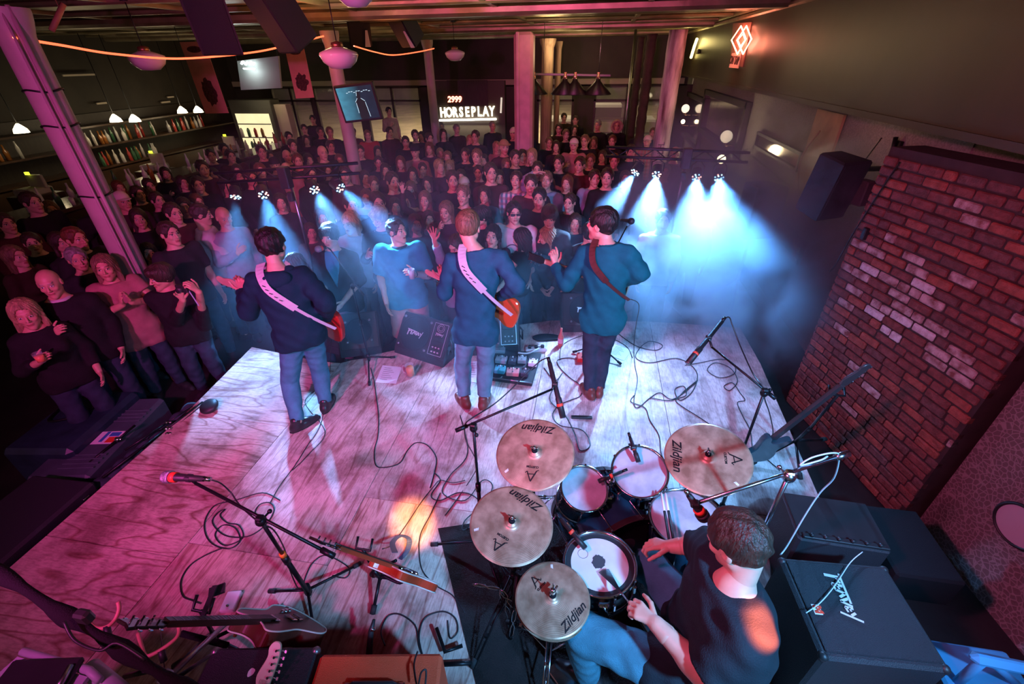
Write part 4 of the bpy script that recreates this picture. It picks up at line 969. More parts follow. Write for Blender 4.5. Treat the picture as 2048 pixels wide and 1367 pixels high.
nL = (PY(424, 553, 3.40) - PY(655, 640, 3.14)).normalized()
gL, ML, _ = guitar('red electric bass with maple neck, slung on the leftmost guitarist', PY(646, 636, 3.18), nL, (0.12, 1, .15), 'strat', gm('bass_red', (0.42, .02, .015)), None, bass=True, name='bass_guitar', binding=None, scale=1.2)
P_, n_, cut = back_strap(gL, JL, PY(672, 657, 2.99), .062, .026, strapw, .52, .20)
k = MB()
for i in range(5): q = P_[cut - 9 + i]; k.tube([q + Vector((-.012, -.012, .004)), q + Vector((.012, -.012, -.004))], .003, 4)
k.build('strap_holes', blackp, gL)
nM = (PY(840, 539, 3.60) - PY(1006, 618, 3.34)).normalized()
gM, MM, _ = guitar('orange electric guitar slung on the middle guitarist', PY(1000, 612, 3.44), nM, (0.1, 1, .1), 'tele', gm('guitar_orange', (0.62, .10, .03)), white, scale=1.0)
P_, n_, cut = back_strap(gM, JM, PY(1024, 630, 3.22), .066, .028, strapw, .52, .175)
k = MB()
for i in range(5): q = P_[cut - 9 + i]; k.tube([q + Vector((-.014, -.010, .006)), q + Vector((.010, -.010, -.008))], .003, 4)
k.build('strap_holes', blackp, gM)
nR = (PY(1060, 512, 3.98) - PY(1200, 562, 3.80)).normalized()
gR, MR, _ = guitar('dark electric guitar with open headstock, played by the rightmost guitarist', PY(1212, 566, 3.84), nR, (0.1, 1, .1), 'single', gm('guitar_walnut', (0.10, .02, .015)), None, 'open', headm=gm('head_black', (.02, .01, .01)), fretm=rosew, binding=mat('cream', (.6, .5, .4), .4))
back_strap(gR, JR, PY(1259, 600, 3.46), .056, .030, strapb, .45, .19)

for m_, h_ in ((ML, 1.0), (MM, .83), (MR, .83)): print('HS', projpx_(m_ @ Vector((h_, 0, 0))), projpx_(m_ @ Vector((0, 0, 0))))
# ---- drummer
p = lambda px, py, z: np.array(P(px, py, z), np.float32)
J = dict(sr=p(1440, 1128, 1.00), sl=p(1492, 1268, 1.00), head=p(1474, 1085, 1.215))
smid = (J['sr'] + J['sl']) / 2; J['pel'] = smid + V3(.03, -.02, -.50)
ftd = _n(V3(-.95, .30, 0)); lt = _n(V3(.30, .95, 0))
J['hr'] = J['pel'] + lt * .095 + V3(0, 0, -.02); J['hl'] = J['pel'] - lt * .095 + V3(0, 0, -.02)
J['kr'] = p(1303, 1133, .52); J['kl'] = p(1165, 1262, .53); J['ar'] = p(1255, 1125, .10); J['al'] = p(1175, 1345, .09); J['tr'] = p(1222, 1095, .0); J['tl'] = p(1120, 1335, .0)
J['er'] = p(1405, 1090, .80); J['wr'] = p(1345, 1092, .76); J['el'] = p(1408, 1345, .80); J['wl'] = p(1313, 1248, .82)
J['face'] = V3(-.62, .62, -.42); J['hup'] = V3(-.25, .25, 1)
J['hand_r'] = dict(h=V3(-.9, .1, -.15), n=V3(-.1, -.2, -1), curl=.9); J['hand_l'] = dict(h=V3(-.75, .55, -.05), n=V3(.1, .1, -1), curl=1.05, thumb=.6)
dl = np.linalg.norm(J['kl'] - J['hl']); dr = np.linalg.norm(J['kr'] - J['hr']); print('thigh', dl, dr, 'ua', np.linalg.norm(J['er'] - J['sr']), np.linalg.norm(J['el'] - J['sl']), 'fa', np.linalg.norm(J['er'] - J['wr']), np.linalg.norm(J['el'] - J['wl']))
base = (*J['pel'][:2], 0.0)
drummer = person('drummer in dark T-shirt and jeans seated at the kit, seen from behind', base)
DR = make_body(to_local(J, base), dict(shirt=cloth('black_tee', (0.012, 0.022, 0.030)), shirt_name='t_shirt', loose=.030, sleeve=-.90, hem=.12, pants=denim, shoem=blackl, style='short', hair='brown', hs=1.08, w=1.27, belly=.03, fold=.009, hi=True, neckline=.068), drummer)
JD = J
# ================================================================== DRUM KIT
bronze = None
def cymbal_mat():
    m, nt, b, N, L = _nt('cymbal_bronze')
    tc = N('ShaderNodeTexCoord'); ln = N('ShaderNodeVectorMath'); ln.operation = 'LENGTH'; mp = N('ShaderNodeMapping'); mp.inputs['Scale'].default_value = (1, 1, 0); L(tc.outputs['Object'], mp.inputs[0]); L(mp.outputs[0], ln.inputs[0])
    mu = N('ShaderNodeMath'); mu.operation = 'MULTIPLY'; mu.inputs[1].default_value = 900; L(ln.outputs['Value'], mu.inputs[0]); si = N('ShaderNodeMath'); si.operation = 'SINE'; L(mu.outputs[0], si.inputs[0])
    bp = N('ShaderNodeBump'); bp.inputs['Strength'].default_value = .35; bp.inputs['Distance'].default_value = .0006; L(si.outputs[0], bp.inputs['Height']); L(bp.outputs[0], b.inputs['Normal'])
    n = N('ShaderNodeTexNoise'); n.inputs['Scale'].default_value = 14; n.inputs['Detail'].default_value = 6; L(tc.outputs['Object'], n.inputs['Vector'])
    r = N('ShaderNodeValToRGB'); r.color_ramp.elements[0].position = .35; r.color_ramp.elements[0].color = (.34, .19, .12, 1); r.color_ramp.elements[1].position = .65; r.color_ramp.elements[1].color = (.62, .40, .27, 1)
    L(n.outputs['Fac'], r.inputs[0]); L(r.outputs[0], b.inputs['Base Color']); b.inputs['Metallic'].default_value = .4
    r2 = N('ShaderNodeMapRange'); r2.inputs[3].default_value = .30; r2.inputs[4].default_value = .52; L(n.outputs['Fac'], r2.inputs[0]); L(r2.outputs[0], b.inputs['Roughness']); return m
cymm = cymbal_mat(); inkm = mat('black_ink', (.008, .007, .008), .5); inkp = mat('pale_ink', (.8, .8, .85), .5)
def cymbal(label, c, nrm, dia, tdir, sizes=1.0, stamp=None):
    """tdir: world direction from the centre to the maker's name"""
    R = dia / 2; c = Vector(c); M0 = frame(c, tdir, nrm); n = M0.col[2].xyz; v = -(M0.col[0].xyz); u = v.cross(n)
    M = Matrix.Translation(c) @ Matrix((u, v, n)).transposed().to_4x4()
    prof = lambda r: (.10 * R if r < .03 * R else .10 * R * math.cos(min(r / (.17 * R), 1) * math.pi / 2) ** .7 if r < .165 * R else 0) + .055 * R * (1 - (r / R) ** 2)
    t = thing('cymbal', label, 'cymbal', c)
    k = MB(); rr = [.008 + (.165 * R - .008) * i / 7 for i in range(8)] + [.17 * R + .83 * R * i / 14 for i in range(1, 15)]
    pr = [(r, prof(r)) for r in rr] + [(R, -.0012)] + [(r, prof(r) - .0014) for r in rr[::-1]]
    k.lathe(pr, 72, M); k.build('plate', cymm, t)
    def ink(txt, size, cx, cy, shear=0, bold=0, m_=inkm, nm='lettering', rot=0):
        vs, fs = text_mesh(txt, size, 0, shear, bold); o = []
        for x, y, z in vs:
            x, y = x * math.cos(rot) - y * math.sin(rot), x * math.sin(rot) + y * math.cos(rot)
            X, Y_ = x + cx, y + cy; o.append((X, Y_, prof(math.hypot(X, Y_)) + .0009))
        k = MB(); k.add(o, fs, 0, False, M); k.build(nm, m_, t)
    ink('Zildjian', .30 * R, 0, -.70 * R, .35, .006 * R)
    # the A logo with its small CUSTOM
    k = MB(); s_ = .13 * R; cy0 = .62 * R
    for a, b_, w in (((-.9, -1), (.05, 1.1), .34), ((.05, 1.1), (.9, -.8), .26), ((-.75, -.35), (.85, -.25), .2), ((.9, -.8), (1.25, -.45), .2), ((-.9, -1), (-1.3, -1.2), .2)):
        pts = []
        for i in range(5):
            x = (a[0] + (b_[0] - a[0]) * i / 4) * s_; y = cy0 + (a[1] + (b_[1] - a[1]) * i / 4) * s_; pts.append((x, y, prof(math.hypot(x, y)) + .0006))
        k.strip([M @ Vector(q) for q in pts], n, w * s_ * .8, .0006)
    k.build('letter_a', inkm, t); ink('CUSTOM', .075 * R, 0, cy0 - 1.75 * s_, 0, .001)
    ink('A20' if dia > .45 else 'A14', .06 * R, .72 * R * math.cos(.5), .72 * R * math.sin(.9), 0, .002, inkp, 'stamp', .8)
    k = MB(); k.lathe([(.004, -.03), (.004, .075)], 8, M, cap0=True, cap1=True); k.lathe([(.017, prof(0) - .002), (.017, prof(0) + .014), (.012, prof(0) + .018)], 14, M, cap1=True); k.build('felt', darkfab, t)
    k = MB(); k.lathe([(.006, prof(0) + .018), (.010, prof(0) + .024), (.010, prof(0) + .040), (.005, prof(0) + .044)], 10, M, cap1=True); k.box((0, 0, prof(0) + .035), (.045, .008, .014), M, bev=.003); k.build('wing_nut', chrome, t)
    return t, M
shellm = mat('blue_lacquer_shell', (0.02, 0.07, 0.12), 0.18, 0.3); headm = mat('coated_head', (0.72, 0.75, 0.78), 0.55, var=.14, vscale=7); clearh = mat('worn_clear_head', (0.50, 0.52, 0.58), 0.28, var=.35, vscale=9, bump=.1)
def drum(label, c, nrm, dia, dep, nl=6, headmat=None, lookdir=(1, 0, 0), ring=False, sh=None, hoopm=None, name='drum', cat='drum', parent=None):
    """c: centre of the top head"""
    M = frame(c, lookdir, nrm); R = dia / 2; t = thing(name, label, cat, c)
    k = MB(); k.lathe([(R, -.01), (R, -dep), (R - .006, -dep), (R - .006, -.01)], 48, M); k.build('shell', sh or shellm, t)
    for z, nm in ((0, 'top'), (-dep, 'bottom')):
        k = MB(); k.lathe([(R + .004, z - .022), (R + .010, z - .020), (R + .010, z + .012), (R + .014, z + .015), (R + .002, z + .016), (R + .002, z - .01)], 48, M); k.build('hoop', hoopm or chrome, t)
    k = MB(); k.lathe([(.001, .001), (R * .5, .001), (R + .001, .001)], 48, M); 
    hd = k.build('drum_head', headmat or headm, t)
    if ring: k = MB(); k.lathe([(R * .84, .0018), (R * 1.0, .0018)], 48, M); k.build('muffle_ring', mat('dark_ring', (.02, .03, .035), .5), hd)
    for i in range(nl):
        a = 2 * math.pi * (i + .5) / nl; x, y = math.cos(a), math.sin(a); k = MB()
        k.box(((R + .012), 0, -dep * .5), (.022, .018, min(.06, dep * .4)), M @ Matrix.Rotation(a, 4, 'Z'), bev=.005)
        k.tube([((R + .012) * x, (R + .012) * y, .012), ((R + .012) * x, (R + .012) * y, -dep - .012)], .003, 6, M=M)
        k.box(((R + .013), 0, .010), (.014, .012, .012), M @ Matrix.Rotation(a, 4, 'Z'), bev=.002); k.build('lug', chrome, t)
    return t, M, hd
def tilt(az, deg): return (math.sin(R_(deg)) * math.cos(R_(az)), math.sin(R_(deg)) * math.sin(R_(az)), math.cos(R_(deg)))
def dirpx(c, dx, dy, n=(0, 0, 1)):
    """world direction in the plane at c that goes dx, dy pixels in the picture"""
    c = Vector(c); n = Vector(n); v = c - CAM; z = v.dot(_fw); px = CX + F_PX * v.dot(CR) / z; py = CY - F_PX * v.dot(CU) / z
    q = ray(px + dx, py + dy); w = CAM + q * ((c - CAM).dot(n) / q.dot(n)); return (w - c).normalized()
def projpx(c):
    v = Vector(c) - CAM; z = v.dot(_fw); return CX + F_PX * v.dot(CR) / z, CY - F_PX * v.dot(CU) / z
cc = {}
nt1 = tilt(-100, 17); c1 = PD(1070, 906, 2.58); cymbal('large cymbal at the far left of the drum kit', c1, nt1, .455, dirpx(c1, 8, -50, nt1)); cc['a'] = (c1, nt1)
nt2 = tilt(-60, 9); c2 = PD(1023, 1047, 2.27); cymbal('red-lit crash cymbal between the far cymbal and the hi-hat', c2, nt2, .425, dirpx(c2, 28, -45, nt2)); cc['b'] = (c2, nt2)
nt3 = tilt(-90, 2); c3 = PD(1105, 1195, 2.11); t, M3 = cymbal('top hi-hat cymbal nearest the camera beside the snare', c3, nt3, .355, dirpx(c3, 42, 40, nt3)); cc['h'] = (c3, nt3)
k = MB(); R = .178; k.lathe([(R, -.022), (R * .2, -.040), (.01, -.055), (.01, -.057), (R * .2, -.042), (R, -.024)], 60, M3); k.build('bottom_plate', cymm, t)
k = MB(); k.tube([M3 @ Vector((0, 0, -.06)), M3 @ Vector((0, 0, .13))], .0035, 8); k.lathe([(.012, .045), (.014, .05), (.014, .075), (.008, .082)], 12, M3, cap1=True); k.box((.022, 0, .062), (.022, .008, .012), M3); k.build('pull_rod_clutch', chrome, t)
nt4 = tilt(-125, 16); c4 = PD(1415, 915, 2.62); cymbal('large ride cymbal at the right of the drum kit', c4, nt4, .485, dirpx(c4, -55, -4, nt4)); cc['r'] = (c4, nt4)
# drums
ns = tilt(150, 3); cs = PD(1199, 1127, 2.27)
snare, Ms, hd = drum('snare drum with white head and dark ring between the hi-hat and the drummer', cs, ns, .345, .13, 8, headm, (1, 0, 0), True, sh=mat('steel_shell', (.45, .47, .5), .25, .9), name='snare_drum')
k = MB(); rr = random.Random(5)
o = [(.028 * (1 + .35 * rr.random()) * math.cos(a), .034 * (1 + .3 * rr.random()) * math.sin(a)) for a in np.linspace(0, 2 * math.pi, 28, endpoint=False)]
k.prism(o, .0006, Ms @ Matrix.Translation((-.005, .01, .0016))); k.build('wear_patch', mat('head_smudge', (.05, .06, .07), .8), hd)
k = MB(); k.tube([(-.085 + .026 * math.cos(a), .045 + .026 * math.sin(a), .0022) for a in np.linspace(0, 2 * math.pi, 24, endpoint=False)], .0007, 4, closed=True, M=Ms); k.build('printed_ring', inkm, hd)
k = MB(); k.box((.02, -.19, -.06), (.05, .03, .08), Ms, bev=.006); k.tube([Ms @ Vector((.02, -.20, -.02)), Ms @ Vector((.05, -.215, -.09))], .006, 8); k.build('strainer', chrome, snare)
n_ = tilt(-70, 20); c_ = PD(1168, 977, 2.64); tom1, Mt1, _ = drum('small rack tom left of the larger one, above the bass drum', c_, n_, .262, .20, 6, clearh, (1, 0, 0), name='rack_tom')
c5 = c_; n_ = tilt(-100, 20); c_ = PD(1279, 943, 2.70); tom2, Mt2, _ = drum('larger rack tom under the clip-on microphone, right of the small tom', c_, n_, .315, .22, 6, clearh, (1, 0, 0), name='rack_tom'); c6 = c_
n_ = tilt(170, 5); c_ = PD(1372, 1037, 2.50); ftom, Mf, _ = drum('floor tom under the vocal microphone beside the drummer\'s right hand', c_, n_, .385, .36, 8, clearh, (1, 0, 0), name='floor_tom'); c7 = c_
for i in range(3):
    a = 2 * math.pi * i / 3 + .5; q = Mf @ Vector((.205 * math.cos(a), .205 * math.sin(a), -.12)); k = MB(); k.tube([q, (q.x, q.y, .05), (q.x + .02 * math.cos(a), q.y + .02 * math.sin(a), .0)], .007, 8); k.box((q.x, q.y, q.z - .03), (.03, .03, .06), bev=.006); k.build('leg', chrome, ftom)
# bass drum
ax_ = Vector((.50, -.80, .0)).normalized(); bc = Vector((.36, 1.69, .275))
hoopw = mat('dark_wood_hoop', (.05, .03, .03), .35, var=.2)
bass, Mb, _ = drum('bass drum lying under the two rack toms', bc, ax_, .52, .40, 8, mat('bass_head_black', (.018, .018, .024), .3), (0, 0, 1), sh=shellm, hoopm=hoopw, name='bass_drum')
k = MB(); k.lathe([(.001, .0035), (.095, .0035)], 32, Mb); k.build('impact_patch', mat('grey_patch', (.10, .10, .13), .6), bass)
for s_ in (-1, 1):
    q = Mb @ Vector((.05, .27 * s_, -.34)); k = MB(); k.tube([q, Vector((q.x, q.y, .0)) + (Mb.to_3x3() @ Vector((0, .12 * s_, -.05)))], .007, 8); k.build('spur', chrome, bass)
top = bc - ax_ * .2 + Vector((0, 0, .26)); k = MB(); k.box(top, (.06, .06, .03), bev=.008); k.tube([top, top + Vector((0, 0, .14))], .014, 10)
for tc_ in (c5, c6):
    e = Vector(tc_) + (top - Vector(tc_)).normalized() * .15 + Vector((0, 0, -.06)); k.tube([top + Vector((0, 0, .12)), e], .010, 8); k.ball(e, .022, 10)
k.ball(top + Vector((0, 0, .14)), .026, 10); k.build('tom_mount', chrome, bass)
# kick pedal
kp = bc + ax_ * .16; t = thing('kick_pedal', 'bass drum pedal between the bass drum and the snare', 'drum pedal', (kp.x, kp.y, 0))
Mk = frame((kp.x, kp.y, 0), ax_, (0, 0, 1)); k = MB(); k.box((.10, 0, .035), (.26, .075, .012), Mk @ Matrix.Rotation(R_(6), 4, 'Y'), bev=.004); k.build('footboard', chrome, t)
k = MB(); k.box((.08, 0, .006), (.30, .09, .012), Mk); k.tube([(-.03, -.045, 0), (-.03, -.045, .19), (-.03, .045, .19), (-.03, .045, 0)], .007, 8, M=Mk); k.build('frame', steel, t)
k = MB(); k.tube([(-.03, 0, .17), (-.07, 0, .29)], .004, 6, M=Mk); k.ball((-.075, 0, .30), .028, 12, M=Mk); k.build('beater', mat('beater_felt', (.5, .48, .45), .9), t)
# hardware stands
def tripod_legs(k, base, h, L, n=3, a0=.4, r=.008, foot=True):
    for i in range(n):
        a = a0 + 2 * math.pi * i / n; e = Vector(base) + Vector((L * math.cos(a), L * math.sin(a), .012)); k.tube([Vector(base) + Vector((0, 0, h)), e], r, 8); k.ball(e, r * 1.5, 8)
def legs_of(t, base, h, L, m_=None, n=3, a0=.4, r=.008, dbl=False, ends=None):
    for i in range(n if not ends else len(ends)):
        if ends: e = Vector(ends[i]); e.z = base[2] + .012; a = math.atan2(e.y - base[1], e.x - base[0])
        else: a = a0 + 2 * math.pi * i / n; e = Vector(base) + Vector((L * math.cos(a), L * math.sin(a), .012))
        k = MB(); o = Vector((-math.sin(a), math.cos(a), 0)) * .012; tp = Vector(base) + Vector((0, 0, h))
        if dbl:
            for s_ in (-1, 1): k.tube([tp + o * s_, e + o * s_], r * .6, 6)
            for f in (.33, .66): k.box(tp + (e - tp) * f, (.02, .02, .03), bev=.003)
            mid = tp + (e - tp) * .55; k.tube([mid, Vector(base) + Vector((0, 0, h * .35))], r * .6, 6)
        else: k.tube([tp, e], r, 8)
        lg = k.build('leg', m_ or black, t); k = MB(); k.tube([e + Vector((0, 0, .004)), e + (tp - e).normalized() * .05], r * 1.7, 8); k.build('rubber_foot', rubber, lg)
def cym_stand(label, c, nrm, base, m_=chrome, a0=.4, L=.34, arm=True):
    c = Vector(c) - Vector(nrm) * .02; t = thing('cymbal_stand', label, 'cymbal stand', base)
    legs_of(t, base, .30, L, m_, 3, a0, .009, True); zt = c.z - (.10 if arm else .02)
    k = MB(); k.tube([(base[0], base[1], .10), (base[0], base[1], zt * .55)], .0125, 12); k.tube([(base[0], base[1], zt * .5), (base[0], base[1], zt)], .0095, 10); k.build('pole', m_, t)
    for z in (.30, zt * .55): k = MB(); k.lathe([(.018, -.02), (.020, 0), (.018, .02)], 12, Matrix.Translation((base[0], base[1], z)), cap0=True, cap1=True); k.box((base[0] + .03, base[1], z), (.035, .010, .014), bev=.003); k.build('collar', m_, t)
    k = MB(); a = Vector((base[0], base[1], zt)); k.tube([a - (c - a).normalized() * .08, c], .006, 8); k.ball(a, .020, 10); k.build('tilter', m_, t); return t
gb = lambda c, dx=0, dy=0: (c[0] + dx, c[1] + dy, 0)
cym_stand('chrome stand under the far left cymbal', c1, nt1, gb(c1, -.02, .14), a0=.9)
cym_stand('dark stand under the red-lit crash cymbal, on the rug', c2, nt2, gb(c2, .0, .02), black, a0=2.2, L=.42)
cym_stand('chrome stand under the ride cymbal', c4, nt4, gb(c4, .08, .10), a0=1.5)
hb = (c3.x, c3.y, 0); t = thing('hi_hat_stand', 'hi-hat stand with pedal at the front edge of the rug', 'hi-hat stand', hb); legs_of(t, hb, .28, .30, chrome, 3, 2.6, .008, True)
k = MB(); k.tube([(*hb[:2], .04), (*hb[:2], c3.z - .05)], .011, 12); k.lathe([(.03, -.01), (.035, 0), (.02, .015)], 14, Matrix.Translation((*hb[:2], c3.z - .07)), cap0=True); k.build('pole', chrome, t)
k = MB(); k.box((hb[0] + .12, hb[1] - .12, .04), (.26, .085, .012), frame((0, 0, 0)), bev=.004, rz=-.75); k.build('footboard', chrome, t)
# chain-link wing brackets seen left of the hi-hat (folded hardware)
t = thing('folded_stand', 'folded chrome stand legs lying on the rug left of the hi-hat', 'stand', P(1000, 1230, .02))
for a, b in (((945, 1167, .30), (1000, 1178, .27)), ((1000, 1178, .27), (1030, 1215, .2)), ((1030, 1215, .2), (1022, 1275, .05)), ((1000, 1178, .27), (1022, 1240, .1))):
    A_, B_ = P(*a), P(*b); k = MB(); o = Vector((.010, .006, 0))
    mid = (A_ + B_) / 2; k.tube([A_, A_ + (mid - A_) * .3 + o, A_ + (mid - A_) * .8 + o, mid, mid + (B_ - mid) * .3 + o, B_ - (B_ - mid) * .2 + o, B_], .0035, 6)
    k.tube([A_, A_ + (mid - A_) * .3 - o, A_ + (mid - A_) * .8 - o, mid, mid + (B_ - mid) * .3 - o, B_ - (B_ - mid) * .2 - o, B_], .0035, 6); k.build('brace', chrome, t)
k = MB(); q = P(1027, 1190, .25); k.tube([P(1035, 1150, .38), P(1020, 1275, .012)], .014, 10); k.build('tube', black, t)
# brush in the left hand, sticks across the floor tom
hw_ = Vector(JD['wl']); hdir = Vector((-.75, .55, -.05)).normalized()
gp = hw_ + hdir * .075 + Vector((0, 0, -.035)); tipp = Ms @ Vector((.015, -.035, .012)); dv = (tipp - gp).normalized()
t = thing('drum_brush', 'wire brush in the drummer\'s left hand resting on the snare', 'drum brush', gp); k = MB(); k.tube([gp - dv * .05, gp + dv * .09], .006, 8); k.build('handle', mat('grey_handle', (.25, .27, .3), .4), t)
k = MB(); b0 = gp + dv * .09; sd = dv.cross(Vector((0, 0, 1))).normalized(); k.tube([gp + dv * .05, b0 + dv * .05], .0045, 8); k.build('ferrule', chrome, t)
k = MB()
for i in range(26): a = (i / 25 - .5); e = Ms @ Vector((0, 0, 0)); k.tube([b0 + dv * .04, tipp + sd * a * .055 - dv * (.02 * abs(a))], .0007, 4)
k.build('wires', black, t)
for i, (a, b) in enumerate((((1323, 985, .70), (1338, 1078, .70)), ((1331, 985, .71), (1346, 1076, .70)))):
    A_, B_ = P(*a), P(*b); t = thing('drumstick', ('pale drumstick in the right hand over the floor tom, left of the pair', 'pale drumstick in the right hand over the floor tom, right of the pair')[i], 'drumstick', B_, 0, 'drumsticks over the floor tom')
    k = MB(); mid = A_ + (B_ - A_) * .42; k.tube([A_, A_ + (B_ - A_) * .04, mid], [.0035, .006, .0072], 8); k.build('shaft', white, t); k = MB(); k.tube([mid, B_, B_ + (B_ - A_).normalized() * .06], .0074, 8); k.build('grip', blackp, t)
# throne and rug
pz = JD['pel']; t = thing('drum_throne', 'round black drum throne under the drummer', 'stool', (pz[0], pz[1], 0)); k = MB(); k.lathe([(.02, .33), (.17, .34), (.18, .37), (.17, .405), (.02, .41)], 28, Matrix.Translation((pz[0], pz[1], 0)), cap0=True, cap1=True); k.build('seat', darkfab, t)
k = MB(); k.tube([(pz[0], pz[1], .05), (pz[0], pz[1], .34)], .014, 10); k.build('post', chrome, t); legs_of(t, (pz[0], pz[1], 0), .22, .25, chrome, 3, .2, .009)
k = MB(); rug_o = [P(*q, 0) for q in ((876, 1057), (1000, 1038), (1120, 1035), (1320, 1100), (1430, 1240), (1560, 1400), (960, 1400))]
k.prism([(q.x, q.y) for q in rug_o], .006, Matrix.Translation((0, 0, .0005))); o = k.build('rug', mat('black_rug', (.020, .010, .010), .95, var=.5, vscale=9, bump=1, bscale=150)); tag(o, 'dark rug under the drum kit and hi-hat', 'rug')
# a small crate board behind the drummer
k = MB(); a = P(1610, 1290, .05); k.box((P(1560, 1260, .04)).to_tuple(), (.26, .34, .05), bev=.01, rz=-.5); o = k.build('road_crate', mat('crate_brown', (.18, .07, .05), .8, var=.4, vscale=12, stretch=(1, 12, 1))); tag(o, 'small brown slatted crate behind the drummer, cables on it', 'crate')

# ================================================================== MICROPHONES AND STANDS
def mic_stand(label, base, pivot, tail, tip, legs=None, L=.34, hubz=.12, m_=None, r=.0095, a0=.4, band=None, name='microphone_stand'):
    m_ = m_ or black; base = Vector(base); pivot = Vector(pivot); t = thing(name, label, 'microphone stand', base)
    legs_of(t, base, hubz, L, m_, 3, a0, .0085, ends=legs)
    k = MB(); k.tube([base + Vector((0, 0, hubz * .6)), base + (pivot - base) * .55], r * 1.25, 12); k.tube([base + (pivot - base) * .5, pivot], r * .85, 10); pl = k.build('pole', m_, t)
    k = MB(); q = base + (pivot - base) * .55; k.tube([q, q + (pivot - base).normalized() * .06], r * 1.7, 12); k.build('clutch', m_, pl)
    k = MB(); k.tube([base + Vector((0, 0, hubz - .03)), base + Vector((0, 0, hubz + .04))], r * 2, 12); k.build('hub', m_, t)
    if band: q = base + (pivot - base) * .62; k = MB(); k.tube([q, q + (pivot - base).normalized() * .035], r * 1.45, 12); k.build('tape_band', band, t)
    if tail is not None:
        tail = Vector(tail); tip = Vector(tip); k = MB(); k.tube([tail, tip], r * .72, 10); bo_ = k.build('boom_arm', m_, t); k = MB(); dv = (tip - tail).normalized(); k.tube([tail, tail + dv * .07], r * 1.3, 10); k.build('counterweight', m_, bo_)
        k = MB(); k.ball(pivot, r * 2.4, 12); k.box(pivot + Vector((0, 0, .01)), (.035, .035, .045), bev=.006); k.tube([pivot, pivot + dv.cross(Vector((0, 0, 1))).normalized() * .05], .005, 8); k.ball(pivot + dv.cross(Vector((0, 0, 1))).normalized() * .055, .012, 8); k.build('pivot', m_, t)
    return t
silverb = mat('mic_grille', (.45, .48, .55), .35, .9, bump=.6, bscale=400)
def microphone(label, head, tail, r=.026, band=True, kind='ball', gm_=None, clip=None):
    head = Vector(head); tail = Vector(tail); dv = (tail - head).normalized(); L_ = (tail - head).length; t = thing('microphone', label, 'microphone', head)
    if kind == 'ball':
        k = MB(); k.tube([head + dv * .018, head + dv * .045, tail], [r * .82, r * .62, r * .42], 14); k.build('body', blackp, t)
        k = MB(); k.ball(head, r, 18); k.tube([head + dv * .006, head + dv * .020], r * .98, 18); k.build('grille', gm_ or silverb, t)
        if band: k = MB(); k.tube([head + dv * .026, head + dv * .050], r * .80, 14); k.build('red_band', redtape, t)
    else:
        k = MB(); k.tube([head, head + dv * L_ * .35, head + dv * L_ * .36, tail], [r * .62, r * .62, r * .5, r * .45], 14); k.build('body', blackp, t)
        k = MB(); k.tube([head - dv * .004, head + dv * .03], r * .60, 14); k.build('grille', gm_ or steel, t)
        if band: k = MB(); k.tube([head + dv * L_ * (.5 if kind == 'pencil' else .20), head + dv * L_ * (.5 if kind == 'pencil' else .20) + dv * .016], r * .64, 14); k.build('red_band', redtape, t)
    k = MB(); k.tube([tail, tail + dv * .035], r * .36, 10); k.build('connector', chrome if kind == 'ball' else black, t)
    if clip is not None: k = MB(); q = head + dv * L_ * .6; k.box(q, (.035, .035, .03), bev=.006); k.tube([q, Vector(clip)], .008, 8); k.build('clip', blackp, t)
    return t
def on_vert(base, py):
    """point above base that appears at picture height py"""
    lo_, hi_ = base[2], 2.6
    for _ in range(40):
        m_ = (lo_ + hi_) / 2
        if projpx((base[0], base[1], m_))[1] > py: lo_ = m_
        else: hi_ = m_
    return Vector((base[0], base[1], lo_))
# a: left vocal
b = P(741, 732, 0); pv = on_vert(b, 574); mic_stand('boom microphone stand right of the leftmost guitarist', b, pv, PY(727, 590, pv.y - .05), PY(661, 499, pv.y + .30), [P(739, 772, 0), P(690, 722, 0), P(790, 716, 0)])
microphone('silver ball microphone with red band in front of the leftmost guitarist', PY(636, 498, pv.y + .36), PY(664, 491, pv.y + .52), .034, clip=PY(661, 499, pv.y + .30))
# b: right vocal
b = P(1195, 706, 0); pv = on_vert(b, 520); mic_stand('boom microphone stand in front of the rightmost guitarist', b, pv, PY(1205, 545, pv.y - .15), PY(1254, 452, pv.y + .15), [P(1145, 706, 0), P(1242, 730, 0), P(1180, 668, 0)])
microphone('dark vocal microphone at the right of the rightmost guitarist\'s head', PY(1263, 442, pv.y + .12), PY(1243, 440, pv.y + .35), .032, False, gm_=mat('dark_grille', (.05, .04, .05), .5, .5))
# c: centre overhead boom
b = P(972, 1090, 0); pv = P(947, 856, 1.12); b = Vector((pv.x, pv.y, 0)); mic_stand('overhead boom stand behind the far left cymbal, reaching toward the pedalboard', b, pv, P(911, 861, 1.08), P(1104, 778, 1.20), L=.36, a0=1.1)
microphone('long condenser microphone with red band pointing down at the centre boom tip', P(1126, 834, 1.05), P(1099, 725, 1.30), .030, True, 'long', clip=P(1104, 778, 1.20))
# d: right overhead boom
pv = P(1528, 786, 1.15); b = Vector((pv.x, pv.y, 0)); mic_stand('overhead boom stand at the right edge of the stage by the brick wall', b, pv, P(1551, 797, 1.12), P(1424, 694, 1.22), L=.36, a0=2.0)
microphone('long condenser microphone on the right overhead boom against the blue haze', P(1376, 726, 1.12), P(1444, 642, 1.30), .032, True, 'long', clip=P(1424, 694, 1.22))
